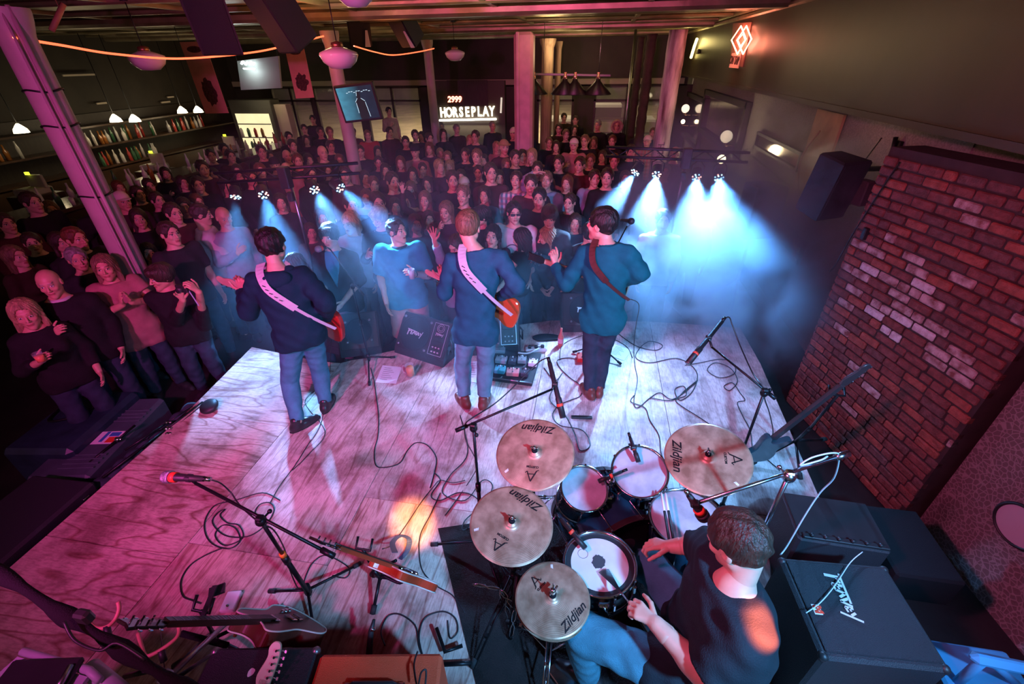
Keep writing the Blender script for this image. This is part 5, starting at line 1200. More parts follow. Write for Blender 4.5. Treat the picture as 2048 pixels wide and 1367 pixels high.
# e: foreground left boom
b = P(625, 1200, 0); pv = P(522, 1041, .98); mic_stand('boom microphone stand in the left foreground with orange tape band', b, pv, P(669, 1112, .86), P(392, 966, 1.10), [P(540, 1184, 0), P(722, 1128, 0), P(634, 1294, 0)], band=mat('orange_tape', (.75, .18, .02), .5), r=.011)
microphone('silver ball microphone with red band in the left foreground over bare plywood', P(335, 953, 1.13), P(408, 957, 1.15), .031, True, clip=P(392, 966, 1.10))
# f: drummer's vocal boom
pv = P(1577, 952, 1.20); b = Vector((pv.x, pv.y, 0)); silv = mat('silver_tube', (.55, .6, .66), .22, 1.0)
mic_stand('silver boom stand reaching over the ride cymbal to the drummer', b, pv, P(1697, 906, 1.24), P(1397, 1004, 1.16), L=.30, a0=.8, m_=silv, r=.0125)
microphone('black ball microphone with red band close to the drummer\'s face', P(1406, 1031, 1.10), P(1378, 990, 1.22), .030, True, gm_=mat('dark_grille', (.05, .04, .05), .5, .5), clip=P(1397, 1004, 1.16))
# clip-on drum mics
microphone('slim microphone with red band pointing at the snare head', Ms @ Vector((-.075, .05, .045)), Ms @ Vector((-.21, .145, .13)), .024, True, 'pencil')
q = Mt2 @ Vector((-.01, .045, .045)); microphone('slim microphone with orange band clipped over the larger rack tom', q, q + Vector((-.055, .09, .10)), .024, True, 'pencil', clip=Mt2 @ Vector((-.06, .165, .02)))
q = Mt1 @ Vector((.075, .04, .05)); microphone('slim microphone with orange band lying over the small rack tom', q, q + Vector((.13, .05, .05)), .022, True, 'pencil')
# ================================================================== LIGHT BARS AND THEIR CANS
ledb = mat('led_blue', (.1, .3, .9), .3, emit=(.25, .6, 1.0), es=7); ledr = mat('led_red', (.9, .2, .1), .3, emit=(1.0, .42, .36), es=7); ledw = mat('led_cyan', (.3, .9, 1), .3, emit=(.55, .92, 1.0), es=8)
def light_bar(label, c, ux, half, base, cans, truss_y=0.0):
    c = Vector(c); ux = Vector(ux).normalized(); t = thing('lighting_stand', label, 'light stand', base)
    k = MB()
    for s_ in (0, .10): k.tube([c - ux * half + Vector((0, 0, s_)), c + ux * half + Vector((0, 0, s_))], .016, 8)
    n = int(half * 2 / .14)
    for i in range(n): a = c - ux * half + ux * (i * .14); k.tube([a + Vector((0, 0, .0 if i % 2 else .10)), a + ux * .14 + Vector((0, 0, .10 if i % 2 else .0))], .007, 6)
    k.build('crossbar', black, t)
    k = MB(); k.tube([Vector(base), Vector((base[0], base[1], (base[2] + c.z) * .5))], .022, 10); k.tube([Vector((base[0], base[1], (base[2] + c.z) * .5)), Vector((base[0], base[1], c.z + .05))], .016, 10); k.build('pole', steel, t)
    k = MB(); k.box((base[0], base[1] - .06, c.z + .02), (.10, .10, .22), bev=.01); k.box((base[0], base[1] - .05, c.z - .18), (.06, .06, .10), bev=.01); k.build('clamp_block', blackp, t)
    legs_of(t, base, .45, .45, black, 3, .5, .012)
    for i, (pp, tg, pw, sz, cc_, lb) in enumerate(cans):
        pp = Vector(pp); d = (Vector(tg) - pp).normalized(); r = .060
        f = thing('par_light', lb, 'stage light', pp, 0, 'cans on the %s light bar' % ('left' if c.x < 0 else 'right')); M = frame(pp, ux, d)
        k = MB(); k.lathe([(.03, -.13), (r, -.11), (r + .004, 0.0), (r + .004, .006)], 24, M, cap0=True); k.build('housing', blackp, f)
        k = MB(); k.lathe([(.001, -.004), (r, -.004)], 24, M); k.build('front_plate', blackp, f)
        k = MB(); hi_ = Vector((pp.x, pp.y, c.z)); k.tube([M @ Vector((-r - .01, 0, -.06)), M @ Vector((-r - .012, 0, -.06)) + Vector((0, 0, .09)), hi_ + Vector((0, 0, .0)), M @ Vector((r + .012, 0, -.06)) + Vector((0, 0, .09)), M @ Vector((r + .01, 0, -.06))], .006, 6); k.build('yoke', black, f)
        pos = [(0, 0)] + [(.026 * math.cos(a), .026 * math.sin(a)) for a in np.linspace(0, 2 * math.pi, 3, endpoint=False)] + [(.046 * math.cos(a), .046 * math.sin(a)) for a in np.linspace(.3, 2 * math.pi + .3, 7, endpoint=False)]
        for j, (x, y) in enumerate(pos[1:] if i % 2 else pos):
            k = MB(); k.lathe([(.0001, .002), (.0085, .001), (.0085, -.003)], 10, M @ Matrix.Translation((x, y, 0))); k.build('led', [ledb, ledr, ledw][(j * 2 + i) % 3], f)
        l = spot('can_beam', pp + d * .012, tg, cc_, pw, sz + 4, .8, .035)
        l.parent = f; l.matrix_parent_inverse = root_m(f).inverted()
    return t
SB = (0.16, 0.46, 1.0); SW = (0.24, 0.50, 1.0); SD = (0.12, 0.45, 1.0)
YB = 4.5; pl = lambda x, y: PY(x, y, YB)
cL = PY(575, 356, YB)
light_bar('light bar on a stand at the left, four bright blue cans behind the leftmost guitarist', cL, PY(690, 352, YB + .15) - PY(460, 368, YB), .80, (PY(590, 400, YB).x, YB, FZ),
   [(pl(471, 394), P(480, 760, 0), 900, 34, SB, 'first blue can from the left on the left bar'), (pl(527, 390), P(690, 900, 0), 1300, 30, SB, 'second blue can from the left on the left bar'),
    (pl(629, 380), P(930, 900, 0), 1300, 32, SW, 'third blue can from the left on the left bar'), (pl(681, 376), P(1150, 800, 0), 1100, 30, SB, 'fourth blue can from the left on the left bar')])
YR = 5.75; pr_ = lambda x, y: PY(x, y, YR)
cR = PY(1350, 318, YR)
light_bar('light bar on a stand at the right, four bright blue cans in thick smoke', cR, PY(1460, 326, YR) - PY(1235, 316, YR), .80, (PY(1352, 420, YR).x, YR, FZ),
   [(pr_(1270, 345), P(1010, 700, 0), 1900, 34, SW, 'first blue can from the left on the right bar, throwing its beam leftward'), (pr_(1313, 349), P(1240, 780, 0), 2200, 42, SW, 'second blue can from the left on the right bar'),
    (pr_(1393, 355), P(1370, 850, 0), 2300, 46, SW, 'third blue can from the left on the right bar'), (pr_(1438, 356), P(1470, 1000, 0), 3000, 46, SB, 'fourth blue can from the left on the right bar')])
# ------------------------------------------------------------------ haze hanging in the beams
def haze(name, lo, hi, dens, scale, thr, col=(.55, .78, 1.0), seed=0, soft=1.0, fall=None):
    m = bpy.data.materials.new(name); m.use_nodes = True; nt = m.node_tree; nt.nodes.clear(); N = nt.nodes.new; L = nt.links.new
    out = N('ShaderNodeOutputMaterial'); v = N('ShaderNodeVolumePrincipled'); v.inputs['Color'].default_value = (*col, 1); v.inputs['Anisotropy'].default_value = 0.1
    L(v.outputs[0], out.inputs['Volume']); tc = N('ShaderNodeTexCoord'); mp = N('ShaderNodeMapping'); mp.inputs['Location'].default_value = (seed, seed, seed); L(tc.outputs['Object'], mp.inputs[0])
    n = N('ShaderNodeTexNoise'); n.inputs['Scale'].default_value = scale; n.inputs['Detail'].default_value = 4; n.inputs['Roughness'].default_value = .55; n.inputs['Distortion'].default_value = .5; L(mp.outputs[0], n.inputs['Vector'])
    r = N('ShaderNodeMapRange'); r.inputs[1].default_value = thr; r.inputs[2].default_value = thr + .28 * soft; r.inputs[3].default_value = 0.08; r.inputs[4].default_value = 1; L(n.outputs['Fac'], r.inputs[0])
    # fade to nothing at the cloud's rim
    c = [(a + b) / 2 for a, b in zip(lo, hi)]; h = [(b - a) / 2 for a, b in zip(lo, hi)]
    mp2 = N('ShaderNodeMapping'); mp2.vector_type = 'POINT'; mp2.inputs['Scale'].default_value = tuple(1 / x for x in h); mp2.inputs['Location'].default_value = tuple(-a / b for a, b in zip(c, h)); L(tc.outputs['Object'], mp2.inputs[0])
    ln = N('ShaderNodeVectorMath'); ln.operation = 'LENGTH'; L(mp2.outputs[0], ln.inputs[0])
    f = N('ShaderNodeMapRange'); f.inputs[1].default_value = .45; f.inputs[2].default_value = 1.0; f.inputs[3].default_value = 1; f.inputs[4].default_value = 0; L(ln.outputs['Value'], f.inputs[0])
    m1 = N('ShaderNodeMath'); m1.operation = 'MULTIPLY'; L(r.outputs[0], m1.inputs[0]); L(f.outputs[0], m1.inputs[1])
    m2 = N('ShaderNodeMath'); m2.operation = 'MULTIPLY'; m2.inputs[1].default_value = dens; L(m1.outputs[0], m2.inputs[0]); L(m2.outputs[0], v.inputs['Density'])
    k = MB(); k.box(c, [b - a for a, b in zip(lo, hi)]); o = k.build(name, m); tag(o, {'smoke': 'thick blue-lit smoke cloud under the right light bar', 'haze': 'thin haze that shows the left light beams', 'fog': 'thin smoke drifting over the front rows by the right bar'}[name.split('_')[0]], 'smoke', kind='stuff'); return o
haze('smoke', (0.0, 3.6, -.9), (3.3, 7.2, 2.6), 1.9, 2.1, .42, soft=.35)
haze('haze', (-4.7, 2.7, -.9), (0.5, 5.9, 2.6), 0.20, 2.0, .30)

# ================================================================== MONITORS, AMPLIFIERS, CASES
silver = mat('silver_print', (.75, .78, .82), .35, .3)
def logo_peavey(k, M, w):
    """a sharp slanted seven-stroke word mark, like the one on the cabinets"""
    s_ = w / 6.0
    strokes = [((-3.2, 1.0), (1.2, .55), .30), ((-2.6, .9), (-2.9, -1.2), .42), ((-2.6, .3), (-1.7, .5), .3), ((-1.3, .6), (-1.6, -.7), .4), ((-1.5, -.1), (-.8, 0), .25), ((-1.6, -.7), (-.6, -.55), .28), ((-.2, .5), (-.7, -.6), .34), ((-.2, .5), (.35, -.5), .34),
               ((.5, .5), (.95, -.7), .36), ((.95, -.7), (1.6, .6), .3), ((1.9, .5), (1.7, -.5), .36), ((1.8, 0), (2.3, .05), .22), ((1.7, -.5), (2.4, -.4), .26), ((2.5, .5), (2.85, -.2), .32), ((3.6, 1.0), (2.5, -1.5), .26)]
    for a, b, w_ in strokes: k.strip([M @ Vector((a[0] * s_, a[1] * s_, .002)), M @ Vector((b[0] * s_, b[1] * s_, .002))], M.to_3x3() @ Vector((0, 0, 1)), w_ * s_, .0015)
def wedge(label, a, b, depth, h, panel=None, logo=True, tilt_=.55, m_=None, face=None):
    """floor monitor: a, b = lower front corners on the deck seen left to right; the sound face looks at the camera side and up"""
    a, b = Vector(a), Vector(b); ux = (b - a); W_ = ux.length; ux.normalize(); back = Vector((0, 0, 1)).cross(ux); c = (a + b) / 2; t = thing('floor_monitor', label, 'monitor speaker', c + back * depth / 2)
    M = Matrix.Translation(a) @ Matrix((ux, back, Vector((0, 0, 1)))).transposed().to_4x4()
    k = MB(); sec = [(0, 0.0), (depth, 0.0), (depth * 1.0, h * .62), (depth * .62, h), (0.02, .07)]
    k.prism([(y, z) for y, z in sec], W_, M @ Matrix(((0, 0, 1, 0), (1, 0, 0, 0), (0, 1, 0, 0), (0, 0, 0, 1)))); k.build('cabinet', m_ or tolex, t)
    f0 = Vector((0, .02, .07)); f1 = Vector((0, depth * .62, h)); fy = (f1 - f0); FL = fy.length; fy.normalize(); fn = Vector((1, 0, 0)).cross(fy)
    FM = M @ Matrix.Translation((W_ / 2, f0.y, f0.z)) @ Matrix((Vector((1, 0, 0)), fy, fn)).transposed().to_4x4()
    k = MB(); k.box((0, FL / 2, .004), (W_ - .03, FL - .02, .012), FM, bev=.004); k.build('baffle', blackp, t)
    cx_ = 0 if not panel else -W_ * .17; R = min(FL * .44, W_ * .30)
    k = MB(); k.lathe([(R, .010), (R * 1.06, .016), (R * 1.1, .010)], 36, FM @ Matrix.Translation((cx_, FL / 2, 0))); k.lathe([(.001, .014), (R * .6, .012), (R, .010)], 36, FM @ Matrix.Translation((cx_, FL / 2, 0))); k.build('woofer_grille', grille, t)
    for x, y in ((-1, -1), (1, -1), (-1, 1), (1, 1)): k = MB(); k.lathe([(.016, .010), (.014, .018), (.001, .020)], 10, FM @ Matrix.Translation((cx_ + R * .98 * x, FL / 2 + R * .86 * y, 0))); k.build('grille_clamp', steel, t)
    if logo: k = MB(); logo_peavey(k, FM @ Matrix.Translation((cx_, FL / 2, .016)), R * 1.0); k.build('brand_badge', silver, t)
    if panel:
        px = W_ * .30; pw = W_ * .26; k = MB()
        for x0, y0, x1, y1 in ((-1, -1, 1, -1), (1, -1, 1, 1), (1, 1, -1, 1), (-1, 1, -1, -1)): k.strip([FM @ Vector((px + x0 * pw / 2, FL / 2 + y0 * FL * .42, .011)), FM @ Vector((px + x1 * pw / 2, FL / 2 + y1 * FL * .42, .011))], FM.to_3x3() @ Vector((0, 0, 1)), .004, .001)
        for yy, r_ in ((.30, .045), (.30, .028)): k.tube([FM @ Vector((px + r_ * math.cos(a_), FL / 2 + FL * yy + r_ * math.sin(a_), .012)) for a_ in np.linspace(0, 6.28, 20, endpoint=False)], .002, 4, closed=True)
        k.build('panel_print', silver, t)
        k = MB(); k.box((px, FL * .50, .014), (pw * .8, FL * .10, .012), FM, bev=.003); k.build('horn', blackp, t)
        for i in range(6): k = MB(); k.lathe([(.009, .010), (.008, .022), (.001, .023)], 10, FM @ Matrix.Translation((px - .04 + (i % 3) * .04, FL * (.16 + .12 * (i // 3)), 0))); k.build('knob', silver, t)
        k = MB(); logo_peavey(k, FM @ Matrix.Translation((px, FL * .63, .012)), pw * .5); k.build('panel_badge', silver, t)
        k = MB(); k.tube([FM @ Vector((W_ / 2 + .0, FL * .3, -.08)), M @ Vector((W_ + .03, depth * .35, .10)), M @ Vector((W_ + .03, depth * .35, .22)), M @ Vector((W_ + .0, depth * .40, .25))], .010, 8); k.build('carry_handle', blackp, t)
    return t, M, FM
wedge('black floor monitor with sound panel and silver badge, between left and middle guitarists', P(789, 704, .0), P(886, 735, .0), .44, .40, True)
wedge('floor monitor with control panel behind the middle guitarist, partly hidden by him', P(925, 712, 0), P(1042, 706, 0), .40, .46, True)
wedge('floor monitor with bright badge behind the rightmost guitarist', P(1123, 664, 0), P(1213, 664, 0), .40, .40, False)
wedge('plain dark floor monitor behind the microphone stand, right of the leftmost guitarist', P(683, 716, 0), P(764, 706, 0), .40, .42, False, False)
wedge('low dark floor monitor half hidden by the leftmost guitarist', P(640, 700, 0), P(686, 712, 0), .34, .34, False, False)
def cabinet(label, M, w, d, h, m_=None, name='amplifier', cat='amplifier', corners=None, handle=None, front=None, base=None, feet=False):
    t = thing(name, label, cat, base or (M @ Vector((0, 0, 0)))); k = MB(); k.box((0, 0, h / 2), (w, d, h), M, bev=.014); k.build('cabinet', m_ or tolex, t)
    if corners:
        for x in (-1, 1):
            for y in (-1, 1):
                for z in (0, 1): k = MB(); k.ball((x * (w / 2 - .016), y * (d / 2 - .016), .016 + z * (h - .032)), .022, 8, M=M); k.build('corner_cap', corners, t)
    if handle:
        k = MB(); k.tube([M @ Vector((-.11, 0, h + .006)), M @ Vector((-.085, 0, h + .035)), M @ Vector((.085, 0, h + .035)), M @ Vector((.11, 0, h + .006))], .013, 10); k.build('handle', handle, t)
        for s_ in (-1, 1): k = MB(); k.box((.118 * s_, 0, h + .006), (.03, .035, .014), M, bev=.003); k.build('handle_bracket', chrome, t)
    return t
def M_rect(p0, p1, z, depth):     # back top edge from p0 to p1 (world xy) -> frame with local y toward the back
    p0, p1 = Vector(p0), Vector(p1); ux = Vector((p1.x - p0.x, p1.y - p0.y, 0)).normalized(); by = Vector((0, 0, 1)).cross(ux); c = (p0 + p1) / 2 - by * depth / 2
    return Matrix.Translation((c.x, c.y, z)) @ Matrix((ux, by, Vector((0, 0, 1)))).transposed().to_4x4(), Vector((p1.x - p0.x, p1.y - p0.y, 0)).length
M, w = M_rect(P(426, 1293, .46), P(640, 1291, .46), 0, .28)
t = cabinet('black guitar amplifier at the bottom edge with a guitar headstock resting over it', M, w, .28, .46, corners=mat('metal_corner', (.30, .26, .28), .35, .8), handle=None)
k = MB(); k.tube([M @ Vector((-.13, -.09, .465)), M @ Vector((-.11, -.09, .49)), M @ Vector((.08, -.09, .49)), M @ Vector((.10, -.09, .465))], .009, 8); k.build('handle', black, t)
k = MB(); k.prism(smooth_outline([(0, -.018), (.012, -.004), (.010, .010), (0, .013), (-.010, .010), (-.012, -.004)], 3), .0015, M @ Matrix.Translation((-.02, .035, .4605)) @ Matrix.Rotation(-.4, 4, 'Z') @ Matrix.Scale(1.15, 4)); o = k.build('guitar_pick', paperm); tag(o, 'white guitar pick lying on the black amplifier', 'guitar pick')
MA = M
M, w = M_rect(P(641, 1306, .50), P(885, 1304, .50), 0, .27)
cabinet('orange amplifier with black handle at the bottom edge of the picture', M, w, .27, .50, mat('orange_tolex', (.80, .085, .03), .6, bump=.5, bscale=240), handle=blackl)
MO = M
# the guitar whose headstock shows over the black amp leans on its front
hs_ = MA @ Vector((.085, .01, .55)); t, M_, _ = guitar('pink-lit maple neck guitar leaning on the black amplifier, only its headstock in view', hs_ + Vector((-.02, -.60, -.38)), (hs_ + Vector((0, .05, .0)) - (hs_ + Vector((-.02, -.60, -.38)))), (0.1, -.4, 1), 'strat', gm('body_cream', (.5, .35, .25)), white)
# bass rig on the right
rx = Vector((.50, -1, 0)).normalized()
c_a, c_b, c_c = P(1560, 1108, .62), P(1648, 1312, .62), P(1728, 1062, .62)
e1 = (c_b - c_a); W_ = e1.length; e1.normalize(); e2 = Vector((0, 0, 1)).cross(e1); D_ = .52
Mc = Matrix.Translation(c_a + e1 * W_ / 2 + e2 * D_ / 2 - Vector((0, 0, .62))) @ Matrix((e1, e2, Vector((0, 0, 1)))).transposed().to_4x4()
t = cabinet('big black speaker cabinet with angular silver badge behind the drummer', Mc, W_, D_, .60, name='speaker_cabinet', cat='speaker cabinet', corners=blackp)
k = MB(); k.box((0, 0, .605), (W_ - .05, D_ - .05, .012), Mc, bev=.004); k.build('grille_cloth', grille, t)
k = MB(); logo_peavey(k, Mc @ Matrix.Translation((-.05, -.045, .613)) @ Matrix.Rotation(0.0, 4, 'Z') @ Matrix.Rotation(math.pi, 4, 'Z') @ Matrix.Rotation(math.pi, 4, 'Z'), .20); k.build('brand_badge', silver, t)
k = MB(); k.box((.03, -D_ / 2 + .065, .6125), (.045, .035, .002), Mc); k.build('number_sticker', mat('sticker_white', (.75, .72, .75), .6), t)
vs, fs = text_mesh('M', .045, 0, 0, .004); k = MB(); k.add(vs, fs, 0, False, Mc @ Matrix.Translation((.03, -D_ / 2 + .068, .6142))); k.build('sticker_letter', redtape, t)
vs, fs = text_mesh('PV', .03, 0, .3, .001); 
c_a, c_b = P(1572, 992, .40), P(1566, 1085, .40)
M, w = M_rect(P(1590, 985, .45), P(1700, 1000, .45), 0, .34)
M = Matrix.Translation((M.translation.x, M.translation.y, 0)) @ M.to_3x3().to_4x4()
cabinet('dark amplifier head between the brick wall and the big cabinet, blue lit', M, .48, .34, .45, name='bass_amplifier', corners=None)
k = MB(); k.box((0, 0, .455), (.46, .30, .008), M); 
for i in range(6): k.tube([M @ Vector((-.18 + i * .07, -.16, .475)), M @ Vector((-.18 + i * .07, -.16, .495))], .009, 8)
k.box((0, -.155, .465), (.44, .03, .02), M, bev=.003); o = k.build('mixer_box', blackp); tag(o, 'small control box with knobs on top of the dark amplifier head', 'amplifier')
M, w = M_rect(P(1725, 1010, .35), P(1800, 1090, .35), 0, .5); cabinet('black box added to fill the dark corner between brick wall and textured wall', Matrix.Translation((2.12, 2.05, 0)), .36, .5, .24, darkfab, name='equipment_case', cat='case')  # added dark box standing in for the shaded corner
# electric drum pad hint: blue folding chair in the lower right corner
blu = mat('blue_plastic', (.05, .22, .40), .35)
q = P(1960, 1340, .55); t = thing('folding_chair', 'blue plastic folding chair cut off by the lower right corner', 'chair', (q.x, q.y, 0))
A_ = P(1968, 1318, .72); B_ = P(2050, 1335, .72); k = MB(); k.box((A_ + B_) / 2, ((B_ - A_).length + .1, .05, .05), bev=.02, rz=math.atan2((B_ - A_).y, (B_ - A_).x)); k.build('backrest', blu, t)
k = MB(); k.tube([A_, P(1905, 1372, .40)], .018, 8); k.tube([P(1985, 1325, .68), P(2040, 1372, .42)], .016, 8); k.build('frame', blu, t)
k = MB(); s0 = P(1975, 1375, .44); k.box(s0, (.36, .34, .03), bev=.012); k.build('seat', blu, t)
for sx in (-1, 1):
    for sy in (-1, 1): k = MB(); k.tube([s0 + Vector((.15 * sx, .14 * sy, 0)), Vector((s0.x + .17 * sx, s0.y + .17 * sy, 0))], .012, 8); k.build('leg', blu, t)
# round pale drum head hung at the right edge
q = PX(2046, 1052, 2.70); t = thing('wall_disc', 'round pale disc with black rim on the textured wall at the right edge', 'wall disc', q); M = frame(q, (0, 1, 0), (-1, -.25, 0)); k = MB(); k.lathe([(.13, 0), (.145, .02), (.13, .035), (.125, .02)], 40, M); k.build('rim', blackp, t); k = MB(); k.lathe([(.001, .02), (.13, .02)], 40, M); k.build('disc', mat('pale_disc', (.5, .48, .55), .5), t)
# pieces at the left: plastic case with sticker, cable bin, trunk, folded stands
q = P(203, 868, -.10); Mx = Matrix.Translation((q.x, q.y, FZ)) @ Matrix.Rotation(.20, 4, 'Z')
t = thing('equipment_case', 'ribbed blue-grey case with a coloured sticker on the floor left of the stage', 'case', (q.x, q.y, FZ))
k = MB(); k.box((0, 0, .16), (.52, 1.05, .30), Mx, bev=.03); k.build('case_body', mat('case_grey', (.07, .10, .12), .5, var=.2), t)
k = MB()
for y in (-.42, -.37, -.32, -.27): k.box((.10, y, .315), (.30, .016, .012), Mx, bev=.004)
k.build('ribs', mat('case_grey', (0, 0, 0)), t); k = MB()
for y in (.16, .21, .26, .31): k.box((.10, y, .315), (.30, .016, .012), Mx, bev=.004)
k.build('ribs', mat('case_grey', (0, 0, 0)), t)
k = MB(); k.box((.11, -.06, .3125), (.21, .16, .003), Mx); st = k.build('sticker', paperm, t)
k = MB(); k.box((.16, -.09, .315), (.08, .07, .002), Mx); k.build('sticker_red', redtape, st); k = MB(); k.box((.15, -.02, .315), (.09, .05, .002), Mx); k.box((.075, -.05, .315), (.03, .13, .002), Mx); k.build('sticker_blue', mat('sticker_blue', (.05, .2, .5), .5), st)
q = P(150, 815, -.05); t = thing('storage_bin', 'dark blue tarp-covered bin with coiled cables behind the ribbed case', 'bin', (q.x, q.y, FZ)); q = P(145, 832, .02); Mx = Matrix.Translation((q.x, q.y, FZ)) @ Matrix.Rotation(.15, 4, 'Z')
k = MB(); k.box((0, 0, .20), (.62, .85, .40), Mx, bev=.04); k.build('bin_body', mat('bin_blue', (.02, .05, .07), .45, var=.4, vscale=6, bump=.7, bscale=9), t)
k = MB(); k.tube(spline([Mx @ Vector(p_) for p_ in ((-.2, .2, .42), (-.05, .32, .44), (.10, .22, .43), (.05, .02, .42), (-.15, -.08, .43), (-.22, .1, .42))], 5), .010, 8); k.build('coiled_lead', black, t)
q = P(60, 1090, -.1); Mx = Matrix.Translation((-3.92, 1.22, FZ)) @ Matrix.Rotation(.03, 4, 'Z'); t = thing('flight_case', 'long black trunk with latch along the left stage edge', 'trunk', (-3.92, 1.22, FZ))
k = MB(); k.box((0, 0, .23), (.56, 1.10, .44), Mx, bev=.02); k.build('trunk_body', tolex, t); k = MB(); k.tube([Mx @ Vector((.27, -.52, .42)), Mx @ Vector((.27, .48, .42)), Mx @ Vector((.25, .53, .40))], .007, 8); k.build('edge_trim', steel, t); k = MB(); k.box((.285, .44, .37), (.02, .05, .05), Mx, bev=.004); k.build('latch', chrome, t)
for i, (a, b, r_) in enumerate((((205, 955, -.02), (405, 803, .02), .012), ((222, 962, -.03), (398, 815, .0), .010), ((250, 900, .0), (385, 812, .03), .009), ((180, 925, -.1), (270, 850, -.05), .014))):
    t = thing('folded_microphone_stand', ['black folded stand tube along the stage edge, nearest the plywood', 'second black folded stand tube from the plywood', 'third black folded stand tube from the plywood', 'short folded stand tube lying beside the ribbed case'][i], 'microphone stand', P(*a)); k = MB(); A_, B_ = P(*a), P(*b); k.tube([A_, A_ + (B_ - A_) * .6], r_, 8); k.tube([A_ + (B_ - A_) * .58, B_], r_ * .7, 8); k.build('tube', black, t); k = MB(); q = A_ + (B_ - A_) * .6; k.ball(q, r_ * 2, 8); k.box(q + Vector((.02, 0, .01)), (.05, .02, .02), bev=.004); k.build('clutch', chrome, t)
q = P(418, 812, .04); t = thing('round_weight', 'round weighted stand base with pale disc at the corner of the stage edge', 'stand base', q); k = MB(); k.lathe([(.075, -.02), (.085, 0), (.075, .02), (.03, .03)], 28, Matrix.Translation(q) @ Matrix.Rotation(.3, 4, 'X'), cap0=True, cap1=True); k.build('base', blackp, t); k = MB(); k.lathe([(.001, .026), (.05, .025)], 24, Matrix.Translation(q) @ Matrix.Rotation(.3, 4, 'X')); k.build('disc', mat('pale_blue', (.35, .45, .6), .4), t)
t = thing('instrument_bag', 'crumpled dark blue soft bag under the folded stands', 'bag', P(360, 830, -.2)); k = MB()
for i in range(9): a = P(210 + i * 22, 975 - i * 19, -.12); k.ball(a, .11, 10, sc=(1, .9, .9))
k.build('bag', mat('bag_blue', (.03, .055, .075), .8, var=.4, vscale=7, bump=1, bscale=12), t)

# ================================================================== GUITARS ON STANDS, LOWER LEFT STANDS
def gstand(label, base, yoke, legs, arms=None, m_=None, armm=None):
    t = thing('guitar_stand', label, 'guitar stand', base); base = Vector(base); yoke = Vector(yoke); m_ = m_ or black
    legs_of(t, base, .14, .28, m_, ends=legs, r=.0105)
    k = MB(); k.tube([base + Vector((0, 0, .12)), base + (yoke - base) * .5], .013, 10); k.tube([base + (yoke - base) * .45, yoke], .010, 10); k.build('post', m_, t)
    d = Vector((1, 0, 0)); k = MB(); k.tube([yoke + Vector((-.045, .05, .04)), yoke + Vector((-.045, 0, 0)), yoke + Vector((.045, 0, 0)), yoke + Vector((.045, .05, .04))], .008, 8); k.build('neck_yoke', m_, t)
    if arms:
        for a in arms: k = MB(); k.tube(spline(a, 5), .0095, 8); k.build('support_arm', armm or m_, t)
    return t
def guitar_between(label, hs_, bd, nrm, *a, **kw):
    hs_, bd = Vector(hs_), Vector(bd); nd = (hs_ - bd).normalized(); L_ = (hs_ - bd).length
    return guitar(label, bd + nd * .19, nd, nrm, *a, **kw)
hA = P(614, 1072, .98); bA = P(838, 1150, .12)
guitar_between('red hollow-body guitar with white edging standing at the centre left of the stage', hA, bA, Vector((.28, 1, .25)), 'hollow', gm('cherry_red', (.50, .05, .02)), None, 'open', thick=.05, binding=mat('cream_binding', (.75, .68, .6), .4), headm=mat('head_black', (.02, .01, .01)), fretm=rosew, neckm=mat('red_mahogany', (.42, .05, .02), .35), scale=.93)
gstand('black guitar stand holding the red hollow-body guitar', P(768, 1178, 0), P(726, 1098, .42), [P(857, 1167, 0), P(746, 1230, 0), P(745, 1150, 0)], [[P(765, 1150, .18), P(800, 1165, .17), P(812, 1150, .20)], [P(765, 1150, .18), P(775, 1130, .2), P(792, 1120, .26)]])
k = MB(); k.strip(spline([P(790, 1105, .25), P(785, 1085, .12), P(800, 1072, .04), P(818, 1078, .03), P(815, 1100, .02), P(800, 1118, .02)], 5), (0, .6, .8), .035, .003); o = k.build('guitar_strap', mat('dark_strap', (.05, .07, .11), .6)); tag(o, 'black strap looping down from the red hollow-body guitar', 'guitar strap')
hB = P(272, 1246, .92); bB = P(610, 1236, .14)
guitar_between('dark brown thick-bodied guitar with black headstock in the lower left, on a stand', hB, bB, Vector((.15, .75, .62)), 'hollow', mat('brown_body', (.12, .03, .02), .3, var=.3), None, 'open', thick=.085, binding=mat('cream_binding', (.75, .68, .6), .4), headm=mat('head_black', (.02, .01, .01)), fretm=rosew, neckm=rosew)
gstand('black guitar stand holding the dark brown guitar, orange-lit support arms', P(445, 1300, 0), P(402, 1222, .62), [P(350, 1335, 0), P(560, 1340, 0), P(560, 1215, 0)], [[P(470, 1270, .22), P(480, 1255, .30), P(500, 1262, .32)]], armm=mat('orange_lit_rubber', (.5, .12, .04), .5))  # the orange light on the support arms is put into their colour
k = MB(); A_, B_ = P(402, 1222, .66), P(434, 1180, .60); k.box((A_ + B_) / 2, ((B_ - A_).length, .022, .010), rz=math.atan2((B_ - A_).y, (B_ - A_).x)); k.box(B_, (.07, .05, .012), rz=.6); o = k.build('tuner_clip', blackp); tag(o, 'flat black plate clamped at the neck of the dark brown guitar', 'clip')
hC = P(1706, 752, 1.10); bC = P(1497, 915, .14)
guitar_between('dark blue-lit bass on a stand before the brick wall', hC, bC, Vector((-.3, 1, .35)), 'strat', gm('dark_sunburst', (.03, .06, .08)), None, bass=True, name='bass_guitar', neckm=mat('dark_neck', (.05, .035, .04), .35), fretm=rosew, scale=.94)
gstand('tall black stand holding the bass before the brick wall', P(1580, 905, 0), P(1675, 790, .92), [P(1500, 930, 0), P(1600, 960, 0), P(1650, 880, 0)])
